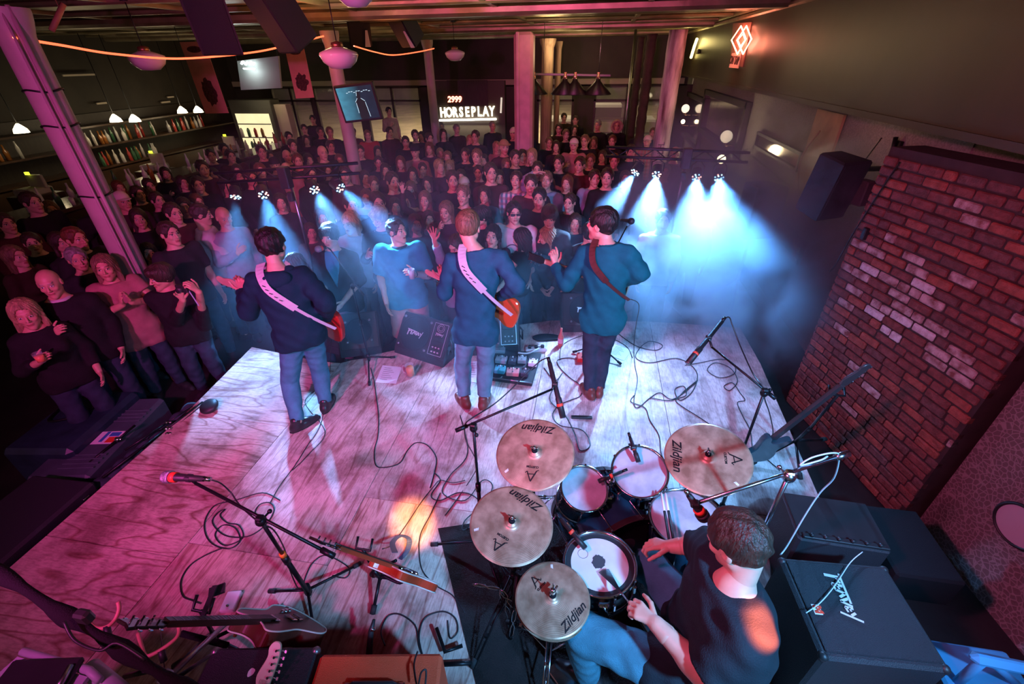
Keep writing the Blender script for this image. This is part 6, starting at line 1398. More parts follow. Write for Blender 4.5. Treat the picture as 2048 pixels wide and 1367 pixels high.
# whitish rubber arms, pink light painted in, of two empty hanging stands and their black frame
pinklitr = mat('rubber_arm_pinklit', (.55, .22, .18), .5)
hub = P(335, 1352, .55); t = thing('multi_guitar_stand', 'empty tubular rack stand with pink-lit rubber arms in the lower left corner', 'guitar stand', (hub.x, hub.y, 0))
for a, b, r_, m_ in (((330, 1360, .56), (452, 1246, .30), .013, steel), ((330, 1345, .56), (205, 1278, .70), .013, black), ((340, 1345, .54), (425, 1262, .2), .010, black), ((338, 1365, .5), (428, 1305, .1), .010, black), ((205, 1280, .70), (170, 1250, .72), .010, black), ((318, 1215 + 20, .3), (330, 1345, .5), .002, black), ((363, 1266, .32), (455, 1290, .28), .016, darkfab), ((300, 1340, .5), (250, 1352, .4), .012, black), ((345, 1370, .5), (352, 1395, .2), .012, black)):
    k = MB(); k.tube([P(*a), P(*b)], r_, 8); k.build('tube', m_, t)
k = MB(); k.ball(hub, .026, 12); k.tube([P(318, 1368, .55), P(342, 1340, .55)], .020, 10); k.build('joint', steel, t)
for pts in ([(236, 1203, .74), (238, 1218, .72), (230, 1238, .70), (215, 1252, .70), (196, 1256, .70), (182, 1248, .71), (178, 1232, .74)], [(276, 1266, .60), (283, 1292, .60), (290, 1310, .60), (305, 1308, .60), (335, 1290, .60), (355, 1272, .60), (358, 1255, .60), (352, 1244, .62)]):
    k = MB(); k.tube(spline([P(*a) for a in pts], 4), .0085, 8); k.build('rubber_arm', pinklitr, t)
for a, b in (((213, 1251, .70), (218, 1278, .66)), ((322, 1300, .60), (328, 1322, .56))): k = MB(); k.tube([P(*a), P(*b)], .014, 8); k.build('arm_socket', blackp, t)
# wrapped pole close to the camera
pts = [PD(-60, 1118, 1.55), PD(30, 1165, 1.52), PD(110, 1218, 1.50), PD(165, 1250, 1.48), PD(230, 1290, 1.46), PD(300, 1335, 1.44), PD(360, 1372, 1.42), PD(420, 1410, 1.4)]
t = thing('wrapped_pole', 'thick black cloth-wrapped pole slanting across the lower left corner', 'pole', pts[3]); k = MB(); sp_ = spline(pts, 6); rr = random.Random(2); k.tube(sp_, [.021 + .007 * math.sin(i * .55) + rr.uniform(-.002, .002) for i in range(len(sp_))], 12); k.build('wrapping', darkfab, t)
k = MB(); k.tube(spline([PD(128, 1242, 1.44), PD(150, 1280, 1.42), PD(200, 1300, 1.40), PD(235, 1285, 1.41), PD(290, 1318, 1.40)], 5), .005, 6); k.build('bound_cable', cablem, t)
k = MB(); k.box(PD(168, 1232, 1.42), (.05, .03, .05), bev=.008); k.build('clamp', blackp, t)
# white plastic-edged case, lower left corner
whm = mat('lilac_white_plastic', (.50, .50, .60), .45, var=.12)
q = P(130, 1360, .45); t = thing('keyboard_stand', 'folded white and black plastic table in the lower left corner', 'table', (q.x, q.y, 0))
A_, B_ = P(45, 1302, .62), P(178, 1340, .62); e1 = (B_ - A_).normalized(); e2 = Vector((0, 0, 1)).cross(e1)
k = MB(); k.tube([A_, B_, B_ + e1 * .08 - e2 * .02], .016, 10); k.build('edge_tube', whm, t)
k = MB(); k.prism([(0, -.02), (.38, -.02), (.42, -.30), (-.04, -.30)], .02, Matrix.Translation(A_ + Vector((0, 0, -.02))) @ Matrix((e1, e2, Vector((0, 0, 1)))).transposed().to_4x4()); k.build('table_top', whm, t)
A2, B2 = P(180, 1335, .56), P(240, 1385, .56); k = MB(); k.tube([A2, (A2 + B2) / 2, B2], .038, 12); k.build('hinge_cover', whm, t)
k = MB(); k.tube([P(142, 1330, .66), P(110, 1385, .66)], .012, 8); k.build('brace', steel, t); k = MB(); k.box(P(60, 1372, .64), (.30, .20, .03), bev=.01, rz=.2); k.build('black_panel', blackp, t)
# phone-like tuner and small pedals on the deck
def pedal(label, p_, rz, w, d, h, m_, knobs=3, name='effects_pedal', grp=None):
    p_ = Vector(p_); t = thing(name, label, 'effects pedal', p_, 0, grp); M = Matrix.Translation(p_) @ Matrix.Rotation(rz, 4, 'Z'); k = MB(); k.box((0, 0, h / 2), (w, d, h), M, bev=.005); k.build('housing', m_, t)
    for i in range(knobs): k = MB(); k.lathe([(.008, h), (.007, h + .012), (.001, h + .013)], 10, M @ Matrix.Translation((-w * .3 + w * .6 * i / max(1, knobs - 1), d * .3, 0))); k.build('knob', white if i % 2 else blackp, t)
    k = MB(); k.lathe([(.008, h), (.008, h + .01), (.001, h + .012)], 10, M @ Matrix.Translation((0, -d * .28, 0))); k.build('footswitch', chrome, t); return t
pedal('small white boxed tuner lying behind the dark brown guitar neck', P(464, 1205, .0), .25, .085, .12, .03, white, 0, 'tuner_pedal')
pedal('small red pedal at the foot of the rightmost guitarist', P(1163, 718, 0), 0.1, .10, .13, .05, mat('pedal_red', (.60, .08, .06), .4), 2)
pb = [P(*q, 0) for q in ((985, 702), (1082, 712), (1064, 773), (984, 762))]; pc = sum(pb, Vector()) / 4
t = thing('pedalboard', 'black pedalboard at the right foot of the middle guitarist', 'pedalboard', pc); k = MB(); k.prism([(q.x, q.y) for q in pb[::-1]], .045, bev=.008); k.build('board', tolex, t); k = MB(); k.tube([pb[2] + Vector((0, 0, .046)), pb[3] + Vector((0, 0, .046))], .006, 6); k.build('edge_rail', steel, t)
pm = [mat('pedal_silver', (.5, .52, .56), .3, .5), mat('pedal_white', (.75, .75, .78), .4), mat('pedal_pink', (.62, .20, .20), .4), mat('pedal_dark', (.05, .05, .07), .4), mat('pedal_teal', (.05, .25, .30), .4)]
for i, (x, y, w, m_, lb) in enumerate(((1003, 722, .12, 0, 'silver'), (1025, 724, .08, 3, 'dark'), (1044, 722, .09, 0, 'second silver'), (1066, 728, .09, 1, 'white'), (1000, 742, .11, 4, 'teal'), (1026, 747, .13, 2, 'pink'), (1050, 748, .08, 3, 'second dark'))):
    pedal('%s pedal on the pedalboard by the middle guitarist' % lb, P(x, y, .047), .05 * (i % 3 - 1), w, .10, .045, pm[m_], 3, grp=None)
pedal('dark power box behind the pedalboard', P(1018, 700, 0), .1, .22, .12, .10, blackp, 2, 'power_supply')
pedal('silver box on the left behind the pedalboard', P(1000, 708, 0), .1, .12, .10, .08, pm[0], 2, 'power_supply')
k = MB(); a = P(1072, 702, .0); k.box((a.x, a.y, .025), (.24, .07, .045), bev=.01, rz=.25); ps = k.build('power_strip', white); tag(ps, 'white power strip right of the pedalboard', 'power strip')
k = MB()
for i in range(3): k.box((a.x - .07 + i * .07, a.y - .015 + i * .017, .06), (.035, .035, .04), bev=.006, rz=.25)
o = k.build('plugs', blackp, ps, world=False); ROOTS[ps.name] = Matrix.Identity(4)
k = MB(); k.tube(spline([P(1088, 690, .03), P(1075, 698, .05), P(1055, 706, .05), P(1036, 705, .06)], 5), .011, 8); o = k.build('white_cable', white); tag(o, 'thick white cable into the power box behind the pedalboard', 'cable')
k = MB(); k.prism(smooth_outline([(-.18, 0), (-.08, .08), (.08, .09), (.18, .02), (.06, -.03), (-.1, -.06)]), .02, Matrix.Translation(P(1095, 678, 0))); o = k.build('dark_cloth', darkfab); tag(o, 'crumpled dark cloth on the deck behind the white power strip', 'cloth')
# papers, mug, bottle
def flat(label, px, name='set_list', mm=paperm, lines=True):
    q = [P(*a, .002) for a in px]; c = sum(q, Vector()) / 4; t = thing(name, label, 'paper', c); k = MB(); k.prism([(a.x, a.y) for a in q], .0015, Matrix.Translation((0, 0, .002))); k.build('sheet', mm, t)
    k = MB(); u = (q[1] - q[0]); v = (q[3] - q[0])
    for i in range(7): a = q[0] + u * .15 + v * (.14 + .11 * i) + Vector((0, 0, .0028)); k.strip([a, a + u * (.35 + .1 * (i % 3))], (0, 0, 1), .004, .0003)
    k.build('writing', inkm, t)
flat('set list on the deck beside the beer mug', ((765, 730), (804, 734), (792, 767), (751, 764)))
flat('set list between the legs of the middle guitarist', ((939, 722), (962, 722), (955, 765), (934, 762)))
flat('set list right of the rightmost guitarist\'s legs', ((1228, 688), (1264, 700), (1248, 721), (1212, 708)))
def mug(p_):
    p_ = Vector(p_); t = thing('beer_mug', 'glass mug of amber beer standing on the deck', 'mug', p_); M = Matrix.Translation(p_)
    gl = mat('clear_glass', (.85, .88, .9), .05, alpha=.12, spec=.8); k = MB(); k.lathe([(.040, .0), (.046, .01), (.044, .15), (.040, .152), (.040, .02), (.001, .018)], 20, M, cap0=True); k.build('glass', gl, t)
    k = MB(); k.lathe([(.001, .02), (.039, .02), (.039, .115), (.001, .115)], 20, M); k.build('beer', mat('beer', (.75, .17, .02), .2), t)
    k = MB(); k.tube(spline([p_ + Vector((-.042, 0, .125)), p_ + Vector((-.078, 0, .12)), p_ + Vector((-.080, 0, .05)), p_ + Vector((-.043, 0, .035))], 5), .008, 8); k.build('handle', gl, t)
mug(P(822, 752, 0))
p_ = P(1121, 690, 0); t = thing('beer_bottle', 'clear bottle with pale neck on the deck left of the rightmost guitarist', 'bottle', p_); M = Matrix.Translation(p_); k = MB(); k.lathe([(.03, 0), (.033, .01), (.033, .12), (.014, .17), (.013, .23)], 16, M, cap0=True, cap1=True); k.build('glass', mat('bottle_amber', (.62, .30, .20), .15, spec=.8), t); k = MB(); k.lathe([(.034, .04), (.034, .10)], 16, M); k.build('bottle_label', paperm, t)
p_ = P(1272, 676, 0); t = thing('drinking_glass', 'small empty glass at the right behind the cables', 'glass', p_); k = MB(); k.lathe([(.03, 0), (.036, .12), (.034, .12), (.028, .01)], 16, Matrix.Translation(p_), cap0=True); k.build('glass', mat('clear_glass', (0, 0, 0)), t)
k = MB(); a = P(1163, 836, .0); k.box((a.x, a.y, .012), (.19, .035, .02), bev=.004, rz=.1); o = k.build('tape_block', blackp); tag(o, 'short black block on the deck between overhead boom and ride cymbal', 'block')

# ================================================================== CABLES
def cable(label, pts, r=.0042, z=.006, m_=None):
    k = MB(); ps = [P(*q[:2], z if len(q) < 3 else q[2]) for q in pts]; k.tube(spline(ps, 6), r, 6); o = k.build('cable', m_ or cablem); tag(o, label, 'cable'); return o
cable('cable from the left vocal stand winding down the middle of the deck', [(741, 735), (748, 760), (752, 790), (757, 830), (756, 870), (749, 900), (752, 930), (772, 934), (800, 925), (815, 900), (832, 885), (855, 890), (872, 915), (868, 945), (860, 975)])
cable('cable from the leftmost guitarist\'s bass along the deck', [(664, 655, .75), (662, 690, .5), (660, 740, .2), (655, 790), (640, 850), (615, 890), (590, 930), (560, 970), (540, 1005)], .003)
cable('thin cable crossing the plywood seam left of centre', [(630, 780), (610, 805), (650, 862), (620, 905), (585, 940)], .003)
cable('large tangled coil left of the foreground boom stand', [(560, 1000), (525, 985), (470, 1000), (430, 1010), (410, 1040), (412, 1070), (430, 1090), (460, 1096), (480, 1080), (470, 1055), (445, 1050), (430, 1070), (450, 1090), (485, 1075), (478, 1050), (455, 1045), (440, 1030), (450, 1018), (435, 1025), (425, 1045), (450, 1070), (495, 1072), (530, 1050), (548, 1020), (540, 1005), (520, 1008), (510, 1025), (525, 1038)], .0045)
cable('cable from the tangled coil down to the dark brown guitar', [(445, 1095), (410, 1110), (380, 1130), (362, 1160), (365, 1190), (385, 1200), (402, 1206)], .0045)
cable('cable of the left foreground microphone drooping along its boom', [(412, 957, 1.15), (440, 965, 1.0), (462, 985, .9), (480, 1010, .9), (520, 1045, .95), (548, 1060, .85), (570, 1100, .5), (580, 1140, .25), (600, 1180, .02), (612, 1150), (625, 1125), (650, 1110), (685, 1125), (700, 1140), (690, 1155), (665, 1150)], .004)
cable('cable from the red hollow-body guitar up to the hot light patch', [(765, 1097, .3), (785, 1088, .05), (805, 1060), (825, 1030), (845, 1000), (865, 975), (880, 960), (905, 965), (930, 960)], .0035)
cable('loose cable curving down past the rug corner', [(880, 985), (860, 1030), (842, 1065), (838, 1100), (845, 1140), (872, 1170), (905, 1190), (930, 1225)], .004)
cable('cable bundle left of the far left cymbal', [(868, 945), (880, 960), (862, 990), (880, 1000), (915, 985), (945, 990), (960, 1010), (930, 1040), (925, 1060), (945, 1050)], .0045)
cable('second loop of cable below the far left cymbal', [(920, 830), (935, 905), (900, 950), (885, 985), (930, 1000), (965, 960), (985, 975), (950, 1030), (955, 1050)], .004)
cable('cable of the centre overhead microphone hanging along the boom', [(1095, 715, 1.30), (1080, 722, 1.25), (1055, 745, 1.2), (1020, 780, 1.15), (985, 810, 1.1), (945, 835, 1.1), (930, 850, 1.08), (932, 880, .8), (945, 905, .5), (955, 930, .3), (940, 960, .02), (912, 1000), (890, 1030)], .004)
cable('knotted cables running from the pedalboard toward the kit', [(1088, 735), (1110, 760), (1125, 745), (1110, 770), (1100, 800), (1130, 830), (1150, 870), (1160, 900), (1180, 890), (1165, 860), (1120, 850), (1105, 830), (1118, 810), (1140, 800), (1162, 790), (1160, 770), (1140, 755), (1120, 735), (1115, 720), (1135, 715), (1155, 718)], .0045)
cable('second knotted cable beside the pedalboard', [(1120, 720), (1125, 690), (1160, 672), (1200, 668), (1250, 690), (1265, 715)], .004)
cable('cable from the rightmost guitarist down to the tangle at his right', [(1262, 598, .85), (1278, 610, .75), (1272, 650, .4), (1268, 690, .05), (1270, 730), (1275, 760), (1268, 800), (1275, 815), (1300, 795), (1320, 785), (1345, 798), (1380, 775), (1395, 760), (1370, 780), (1345, 800), (1300, 795)], .0045)
cable('long loop of cable right of the rightmost guitarist', [(1230, 662), (1270, 690), (1310, 700), (1325, 690), (1300, 682), (1280, 695), (1272, 715), (1300, 725), (1350, 716), (1380, 728), (1395, 750), (1385, 782), (1360, 800), (1350, 778), (1368, 772), (1372, 790), (1352, 802), (1400, 835), (1430, 855)], .0045)
cable('wide cable loop from the tangle down to the ride cymbal', [(1268, 790), (1262, 803), (1290, 815), (1300, 840), (1318, 870), (1322, 905), (1332, 920), (1340, 890)], .0045)
cable('coil of blue-lit cables near the right stage edge', [(1370, 730), (1400, 725), (1440, 718), (1465, 725), (1470, 745), (1440, 755), (1415, 740), (1430, 725), (1460, 735), (1475, 760), (1460, 780), (1448, 772), (1465, 765), (1480, 785), (1490, 800), (1475, 805), (1485, 830), (1500, 860), (1505, 900)], .004)
cable('cable of the right overhead microphone dropping to its stand', [(1447, 638, 1.32), (1458, 634, 1.30), (1465, 650, 1.25), (1480, 690, 1.15), (1505, 745, 1.1), (1525, 775, 1.12), (1530, 800, .9), (1540, 830, .4), (1545, 870, .05), (1520, 900), (1560, 940)], .0045)
cable('white cable looped over the silver boom arm', [(1655, 912, 1.24), (1640, 920, 1.24), (1600, 930, 1.22), (1625, 914, 1.26), (1668, 905, 1.27), (1678, 915, 1.2), (1668, 955, 1.0), (1640, 985, .85), (1610, 1030, .7), (1575, 1090, .5), (1560, 1110, .45)], .004, m_=mat('white_cable', (.6, .62, .68), .4))
cable('thin lead lying over the big speaker cabinet', [(1725, 1103, .625), (1700, 1125, .625), (1670, 1170, .625), (1640, 1205, .625), (1612, 1225, .625)], .0025, m_=mat('white_cable', (0, 0, 0)))
for i in range(5):
    cable('black cable along the right edge of the deck, %s strand from the kit' % ('first', 'second', 'third', 'fourth', 'fifth')[i], [(1520 + i * 5, 1060 + i * 3), (1538 + i * 5, 1110 + i * 4), (1545 + i * 6, 1170), (1560 + i * 7, 1230), (1590 + i * 6, 1300), (1620 + i * 5, 1372)], .0045)['group'] = 'cable run beside the big cabinet'
cable('tangled coil on the crate behind the drummer', [(1545, 1230), (1530, 1260), (1545, 1300), (1575, 1320), (1595, 1300), (1585, 1260), (1555, 1245), (1540, 1275), (1560, 1315), (1600, 1325), (1605, 1290), (1570, 1250), (1545, 1262), (1580, 1270)], .005, .06)
cable('cable loops at the lower right bottom edge', [(1640, 1330), (1590, 1320), (1560, 1345), (1580, 1372), (1620, 1350), (1600, 1330), (1570, 1350)], .005)
cable('cable rising over the orange amplifier', [(835, 1302, .52), (828, 1330, .54), (835, 1372, .56), (842, 1345, .6), (852, 1340, .6), (850, 1375, .56)], .004)
cable('cable loop between the amplifiers and the rug', [(770, 1290, .05), (762, 1262, .02), (775, 1232), (800, 1228), (830, 1250), (838, 1290), (845, 1310)], .0045)
cable('large cable loop left of the hi-hat stand', [(845, 1310), (838, 1270), (850, 1235), (885, 1222), (910, 1235), (915, 1262), (900, 1275), (895, 1240)], .0045)
t = thing('microphone', 'black microphone with chrome ring lying upright behind the orange amplifier', 'microphone', P(740, 1290, .2)); k = MB(); k.tube([P(738, 1308, .12), P(742, 1262, .22), P(748, 1238, .26)], [.018, .014, .008], 10); k.build('body', blackp, t); k = MB(); k.tube([P(744, 1262, .22), P(745, 1253, .23)], .0155, 10); k.build('ring', chrome, t)
t = thing('folding_tripod', 'black L-shaped stand leg between the orange amplifier and the rug', 'stand base', P(890, 1300, .05)); k = MB(); k.tube([P(873, 1255, .06), P(890, 1303, .05), P(925, 1290, .05)], .011, 8); k.tube([P(888, 1328, .03), P(945, 1325, .03)], .012, 8); k.build('tube', black, t)
# ================================================================== THE CROWD
cloths = dict(
    black=cloth('crowd_black', (.012, .011, .013)), charcoal=cloth('charcoal', (.020, .020, .022)), navy=cloth('crowd_navy', (.008, .014, .03)), maroon=cloth('maroon', (.07, .016, .018)), red=cloth('red', (.42, .04, .03)),
    grey=cloth('grey', (.16, .15, .16)), brown=cloth('brown_wool', (.04, .022, .015)), olive=cloth('olive_drab', (.07, .07, .035)), white=cloth('white_cotton', (.55, .54, .56)), pale=cloth('pale_blue', (.28, .33, .42)),
    pink=cloth('dusty_pink', (.40, .17, .17)), teal=cloth('teal_cotton', (.03, .22, .25)), blue=cloth('bright_polo', (.035, .34, .46)), plum=cloth('plum', (.045, .014, .030)), tan=cloth('tan_shorts', (.42, .30, .26)))
plaid1 = plaid('plaid_blue_white', (.08, .25, .32), (.60, .58, .62), (.25, .06, .07)); plaid2 = plaid('plaid_red_floral', (.55, .10, .10), (.45, .30, .30), (.08, .03, .03))
hatw = mat('hat_white', (.60, .50, .50), .8); furm = mat('fur_trim', (.38, .28, .20), .95, bump=1, bscale=80); straw = mat('straw_hat', (.32, .17, .10), .8)
VAR = {}
def variant(fem, arms, sleeve):
    key = (fem, arms, sleeve)
    if key not in VAR:
        r = bpy.data.objects.new('tmp', None); COL.objects.link(r); ROOTS['tmp'] = Matrix.Identity(4)
        J = stand(1.75, 0, .0, arms, fem, (0, -.02))
        make_body(J, dict(fem=fem, shirt=cloths['black'], loose=.014 if fem else .018, sleeve=sleeve, hem=.08 if fem else .10, pants=denimd, style=None, w=.88 if fem else 1.0, hs=.97 if fem else 1.0, fold=.005, mouth=.007 if arms in ('up', 'upl', 'clap') else 0, seed=len(VAR) * 1.7), r, fine=False)
        VAR[key] = ([(c.name.split('.')[0], c.data) for c in r.children], J)
        for c in list(r.children): bpy.data.objects.remove(c)
        bpy.data.objects.remove(r)
    return VAR[key]
HM = {}
def crowd(label, px, py, style='short', hair='brown', shirt='black', arms='down', fem=None, sleeve=1.0, yaw=None, h=None, pants='denimd', group=None, hatm=None, zoff=0.0, skin=None, under=None, loc=None):
    fem = (style in ('long', 'bob', 'pony', 'curly')) if fem is None else fem
    h = h or (1.66 if fem else 1.77); k = h / 1.75
    q = P(px, py, FZ + 1.655 * k + zoff) if loc is None else Vector(loc)
    base = (q.x, q.y, FZ)
    if yaw is None: yaw = math.atan2(-(0.0 - q.y), (0.0 - q.x)) ; yaw = math.atan2((0.0 - q.x) * 1.0, 1.0) * 0 + math.pi + math.atan2(-(q.x + .3), (q.y - 2.0)) * -1 * -1
    t = person(label, base, group); t.rotation_euler = (0, 0, yaw); t.scale = (k, k, k)
    ROOTS[t.name] = Matrix.Translation(Vector(base)) @ Matrix.Rotation(yaw, 4, 'Z') @ Matrix.Scale(k, 4)
    parts_, J = variant(fem, arms, sleeve)
    for nm, me in parts_:
        o = bpy.data.objects.new(nm, me); COL.objects.link(o); o.parent = t
        mm = {'shirt': cloths.get(shirt) or shirt, 'trousers': denimd if pants == 'denimd' else (cloths.get(pants) or pants)}.get(nm)
        if mm is not None and mm is not me.materials[0]: o.material_slots[0].link = 'OBJECT'; o.material_slots[0].material = mm
        if nm == 'body':
            o.material_slots[4].link = 'OBJECT'; o.material_slots[4].material = HAIR[hair]
            if skin: o.material_slots[0].link = 'OBJECT'; o.material_slots[0].material = skin
    for st in ([style] + ([under] if under else [])):
        if not st: continue
        hs = .97 if fem else 1.0
        if (st, hs) not in HM:
            v, f = hair_mesh(st, .010); HT = headframe(J['head'], J['face']); o = np_mesh('hair', [((v * hs) @ HT.T + J['head'], f, None)], [HAIR['brown']], None); HM[(st, hs)] = o.data; bpy.data.objects.remove(o)
        nm = 'hat' if st in ('cap', 'cowboy', 'beanie') else 'hood' if st == 'fur' else 'hair'
        o = bpy.data.objects.new(nm, HM[(st, hs)]); COL.objects.link(o); o.parent = t; o.material_slots[0].link = 'OBJECT'; o.material_slots[0].material = (hatm or hatw) if nm != 'hair' else HAIR[hair]
    return t
def cup(label, p_, r=.035, h=.10, m_=None, drink=None, name='cup'):
    p_ = Vector(p_); t = thing(name, label, 'cup', p_); k = MB(); k.lathe([(r * .8, 0), (r, h), (r * .94, h), (r * .76, .006), (.001, .006)], 16, Matrix.Translation(p_), cap0=True); k.build('cup_wall', m_ or mat('clear_glass', (0, 0, 0)), t)
    k = MB(); k.lathe([(r * .78, .01), (r * .9, h * .7), (.001, h * .7)], 14, Matrix.Translation(p_), cap0=True); k.build('drink', drink or mat('beer', (0, 0, 0)), t); return t
taken = [(PY(590, 400, 4.5).x, 4.5), (PY(1352, 420, 5.75).x, 5.75), (PY(1515, 420, 6.3).x, 6.3), (PY(1049, 130, 9.8).x - .2, 9.8), (PY(1049, 130, 9.8).x + .2, 9.8), cA, (PY(703, 298, 7.72).x, 7.72), (PY(868, 230, 12.2).x, 12.2), (PY(1049, 130, 9.8).x, 9.8), (PY(1049, 130, 9.8).x, 9.55), (PY(1049, 130, 9.8).x, 10.1), (PY(1095, 120, 13).x, 13), (PY(1345, 140, 10.3).x, 10.3), (PY(1301, 100, 12.0).x, 12)]
FRONT = [(-3.9, 3.78), (-2.85, 3.63), (-2.555, 3.63), (-2.3, 3.82), (-1.51, 4.28), (-.73, 4.74), (-.36, 4.9), (.86, 5.05), (2.1, 5.05)]
def on_stage(x, y, m_=.22):
    for (a, b), (c, d) in zip(FRONT, FRONT[1:]):
        if a <= x <= c: return y < b + (d - b) * (x - a) / (c - a) + m_
    return False
def own(label, px, py, S, arms='down', fem=False, h=1.78, yaw=0.0, look=(0, 0), J_mod=None, lean=0, sw=1.0, Yp=None):
    """a person modelled on their own; yaw 0 faces the stage"""
    q = P(px, py, FZ + 1.65 * h / 1.75)
    while on_stage(q.x, q.y):
        if h > 1.52: h -= .02; q = P(px, py, FZ + 1.65 * h / 1.75)
        else: q = q * 1.01
    base = (q.x, q.y, FZ); t = person(label, base); J = stand(h, math.pi + yaw, lean, arms, fem, look, sw=sw)
    if J_mod: J_mod(J, Vector(base))
    taken.append((q.x, q.y)); make_body(J, S, t, fine=True); return t, J, Vector(base)
W_ = lambda J, b, k: b + Vector([float(v) for v in J[k]])
# front row, modelled one by one
t, J, b = own('person with black bowl haircut, dark cardigan over bright tee, hands clasped', 659, 466, dict(shirt=cloth('black_cardigan', (.010, .010, .012)), shirt_name='cardigan', loose=.020, sleeve=.35, hem=.16, under_shirt=cloths['blue'], pants=mat('grey_denim', (.20, .17, .2), .85, var=.3), style='mop', hair='black', shoes=True), 'front', h=1.78, yaw=.15, look=(.1, -.05))
t, J, b = own('heavy person in bright blue polo and tan shorts, holding a cup in front row', 793, 456, dict(shirt=cloths['blue'], shirt_name='polo_shirt', collar=cloths['navy'], loose=.036, sleeve=-.80, hem=.14, pants=cloths['tan'], pants_name='shorts', ploose=.03, pleg=.08, style='short', hair='brown', w=1.08, belly=.035, mouth=.006), 'drinkl', h=1.83, yaw=.35, look=(-.9, .05), sw=.98)
hp = W_(J, b, 'wl'); cup('clear cup held by the person in the blue polo', hp + Vector((.02, -.10, .0)), m_=mat('plastic_cup', (.6, .62, .66), .2, alpha=.6), drink=mat('pale_drink', (.5, .5, .5), .3))
k = MB(); k.tube([hp + Vector((.035 * math.cos(a), .01, .035 * math.sin(a))) for a in np.linspace(0, 2 * math.pi, 16, endpoint=False)], .006, 6, closed=True); o = k.build('wrist_watch', blackp); o.parent = t; o.matrix_parent_inverse = Matrix.Translation(b).inverted()
own('blond person with falling hair and open dark collar, behind the blue polo', 759, 430, dict(shirt=cloths['navy'], loose=.018, hem=.1, pants=denimd, style='mop', hair='blond', collar=cloths['navy']), 'drink', h=1.80, yaw=.1, look=(.3, -.35))
def wave(J, b):
    J['wl'] = V3(*(PY(868, 488, b.y - .32) - b)); J['el'] = V3(*(PY(899, 520, b.y - .12) - b)); J['hand_l'] = dict(h=V3(0, -.1, 1), n=V3(0, -1, .1), curl=.12, spread=1.3, thumb=.1)
    a = J['hand_l']; 
# the waving arm is the figure's right arm as it faces us, so it appears at the left
def waveR(J, b):
    J['wr'] = V3(*(PY(869, 482, b.y - .30) - b)); J['er'] = V3(*(PY(884, 520, b.y - .16) - b)); J['hand_r'] = dict(h=V3(-.05, -.1, 1), n=V3(0, -1, .1), curl=.12, spread=1.4, thumb=.1)
own('person in pale blue jacket waving an open hand beside the middle guitarist\'s head', 914, 486, dict(shirt=cloths['pale'], shirt_name='jacket', loose=.022, sleeve=.8, hem=.12, pants=denimd, style='short', hair='brown', hs=.98), 'down', h=1.62, yaw=.0, look=(.4, -.5), J_mod=waveR)
own('person with long reddish hair resting a hand at the mouth, above the waving hand', 893, 418, dict(fem=True, shirt=cloths['plum'], loose=.012, sleeve=-.4, hem=.06, pants=denimd, style='long', hair='sandy', w=.86, hs=.97), 'mouth', True, 1.70, yaw=.0, look=(.1, -.1))
own('shouting person in black tee, middle of the crowd behind the middle guitarist', 927, 386, dict(shirt=cloths['black'], loose=.016, sleeve=-.8, hem=.1, pants=denimd, style='short', hair='sandy', mouth=.014), 'down', h=1.83, yaw=.0, look=(.1, .05))
own('person with dark tied hair in profile at the right of the middle guitarist\'s head', 962, 428, dict(fem=True, shirt=cloths['black'], loose=.012, sleeve=.6, hem=.06, pants=denimd, style='pony', hair='black', w=.88), 'folded', True, 1.68, yaw=.0, look=(.9, .0))
own('smiling person with long curly black hair at the right shoulder of the middle guitarist', 986, 468, dict(fem=True, shirt=cloths['plum'], loose=.010, sleeve=-.3, hem=.06, pants=denimd, style='curly', hair='black', w=.86, neckline=.0), 'front', True, 1.60, yaw=.0, look=(.05, .10))
t, J, b = own('broad person in white printed tee and dark glasses, between middle and right guitarists', 1029, 420, dict(shirt=cloths['white'], shirt_name='t_shirt', loose=.018, sleeve=-.85, hem=.1, pants=denimd, style='short', hair='black', w=1.1), 'down', h=1.82, yaw=-.1, look=(-.45, -.05), sw=1.06)
hc = b + Vector([float(v) for v in J['head']]); HT = headframe(J['head'], J['face']); HM4 = Matrix.Translation(hc) @ Matrix([[float(x) for x in r] for r in HT]).to_4x4()
k = MB()
for s_ in (-1, 1): k.prism(smooth_outline([(-.024, -.012), (0, -.016), (.024, -.012), (.026, .010), (0, .014), (-.026, .010)], 3), .004, HM4 @ Matrix.Translation((.033 * s_, .104, .012)) @ Matrix.Rotation(math.pi / 2, 4, 'X')); k.tube([HM4 @ Vector((.058 * s_, .100, .018)), HM4 @ Vector((.080 * s_, .0, .016))], .003, 6)
k.tube([HM4 @ Vector((-.012, .106, .016)), HM4 @ Vector((.012, .106, .016))], .003, 6); gl_ = k.build('glasses', blackp); gl_.parent = t; gl_.matrix_parent_inverse = Matrix.Translation(b).inverted()
k = MB()
cb = b + Vector([float(v) for v in (J['sl'] + J['sr']) / 2]) + Vector((.0, -.150, -.20)); k.tube([cb + Vector((.085 * math.cos(a), -.004, .085 * math.sin(a))) for a in np.linspace(0.2, math.pi - .2, 12)], .007, 6); k.box(cb + Vector((0, 0, -.03)), (.09, .012, .012)); k.box(cb + Vector((0, 0, -.06)), (.05, .012, .012)); pr_o = k.build('printed_emblem', mat('print_dark', (.08, .07, .10), .8)); pr_o.parent = t; pr_o.matrix_parent_inverse = Matrix.Translation(b).inverted()
own('smiling person in blue and white plaid shirt, centre of the crowd', 1033, 356, dict(shirt=plaid1, loose=.02, sleeve=1.0, hem=.12, pants=denimd, style='short', hair='brown', mouth=.008), 'down', h=1.84, yaw=0, look=(.05, .1))
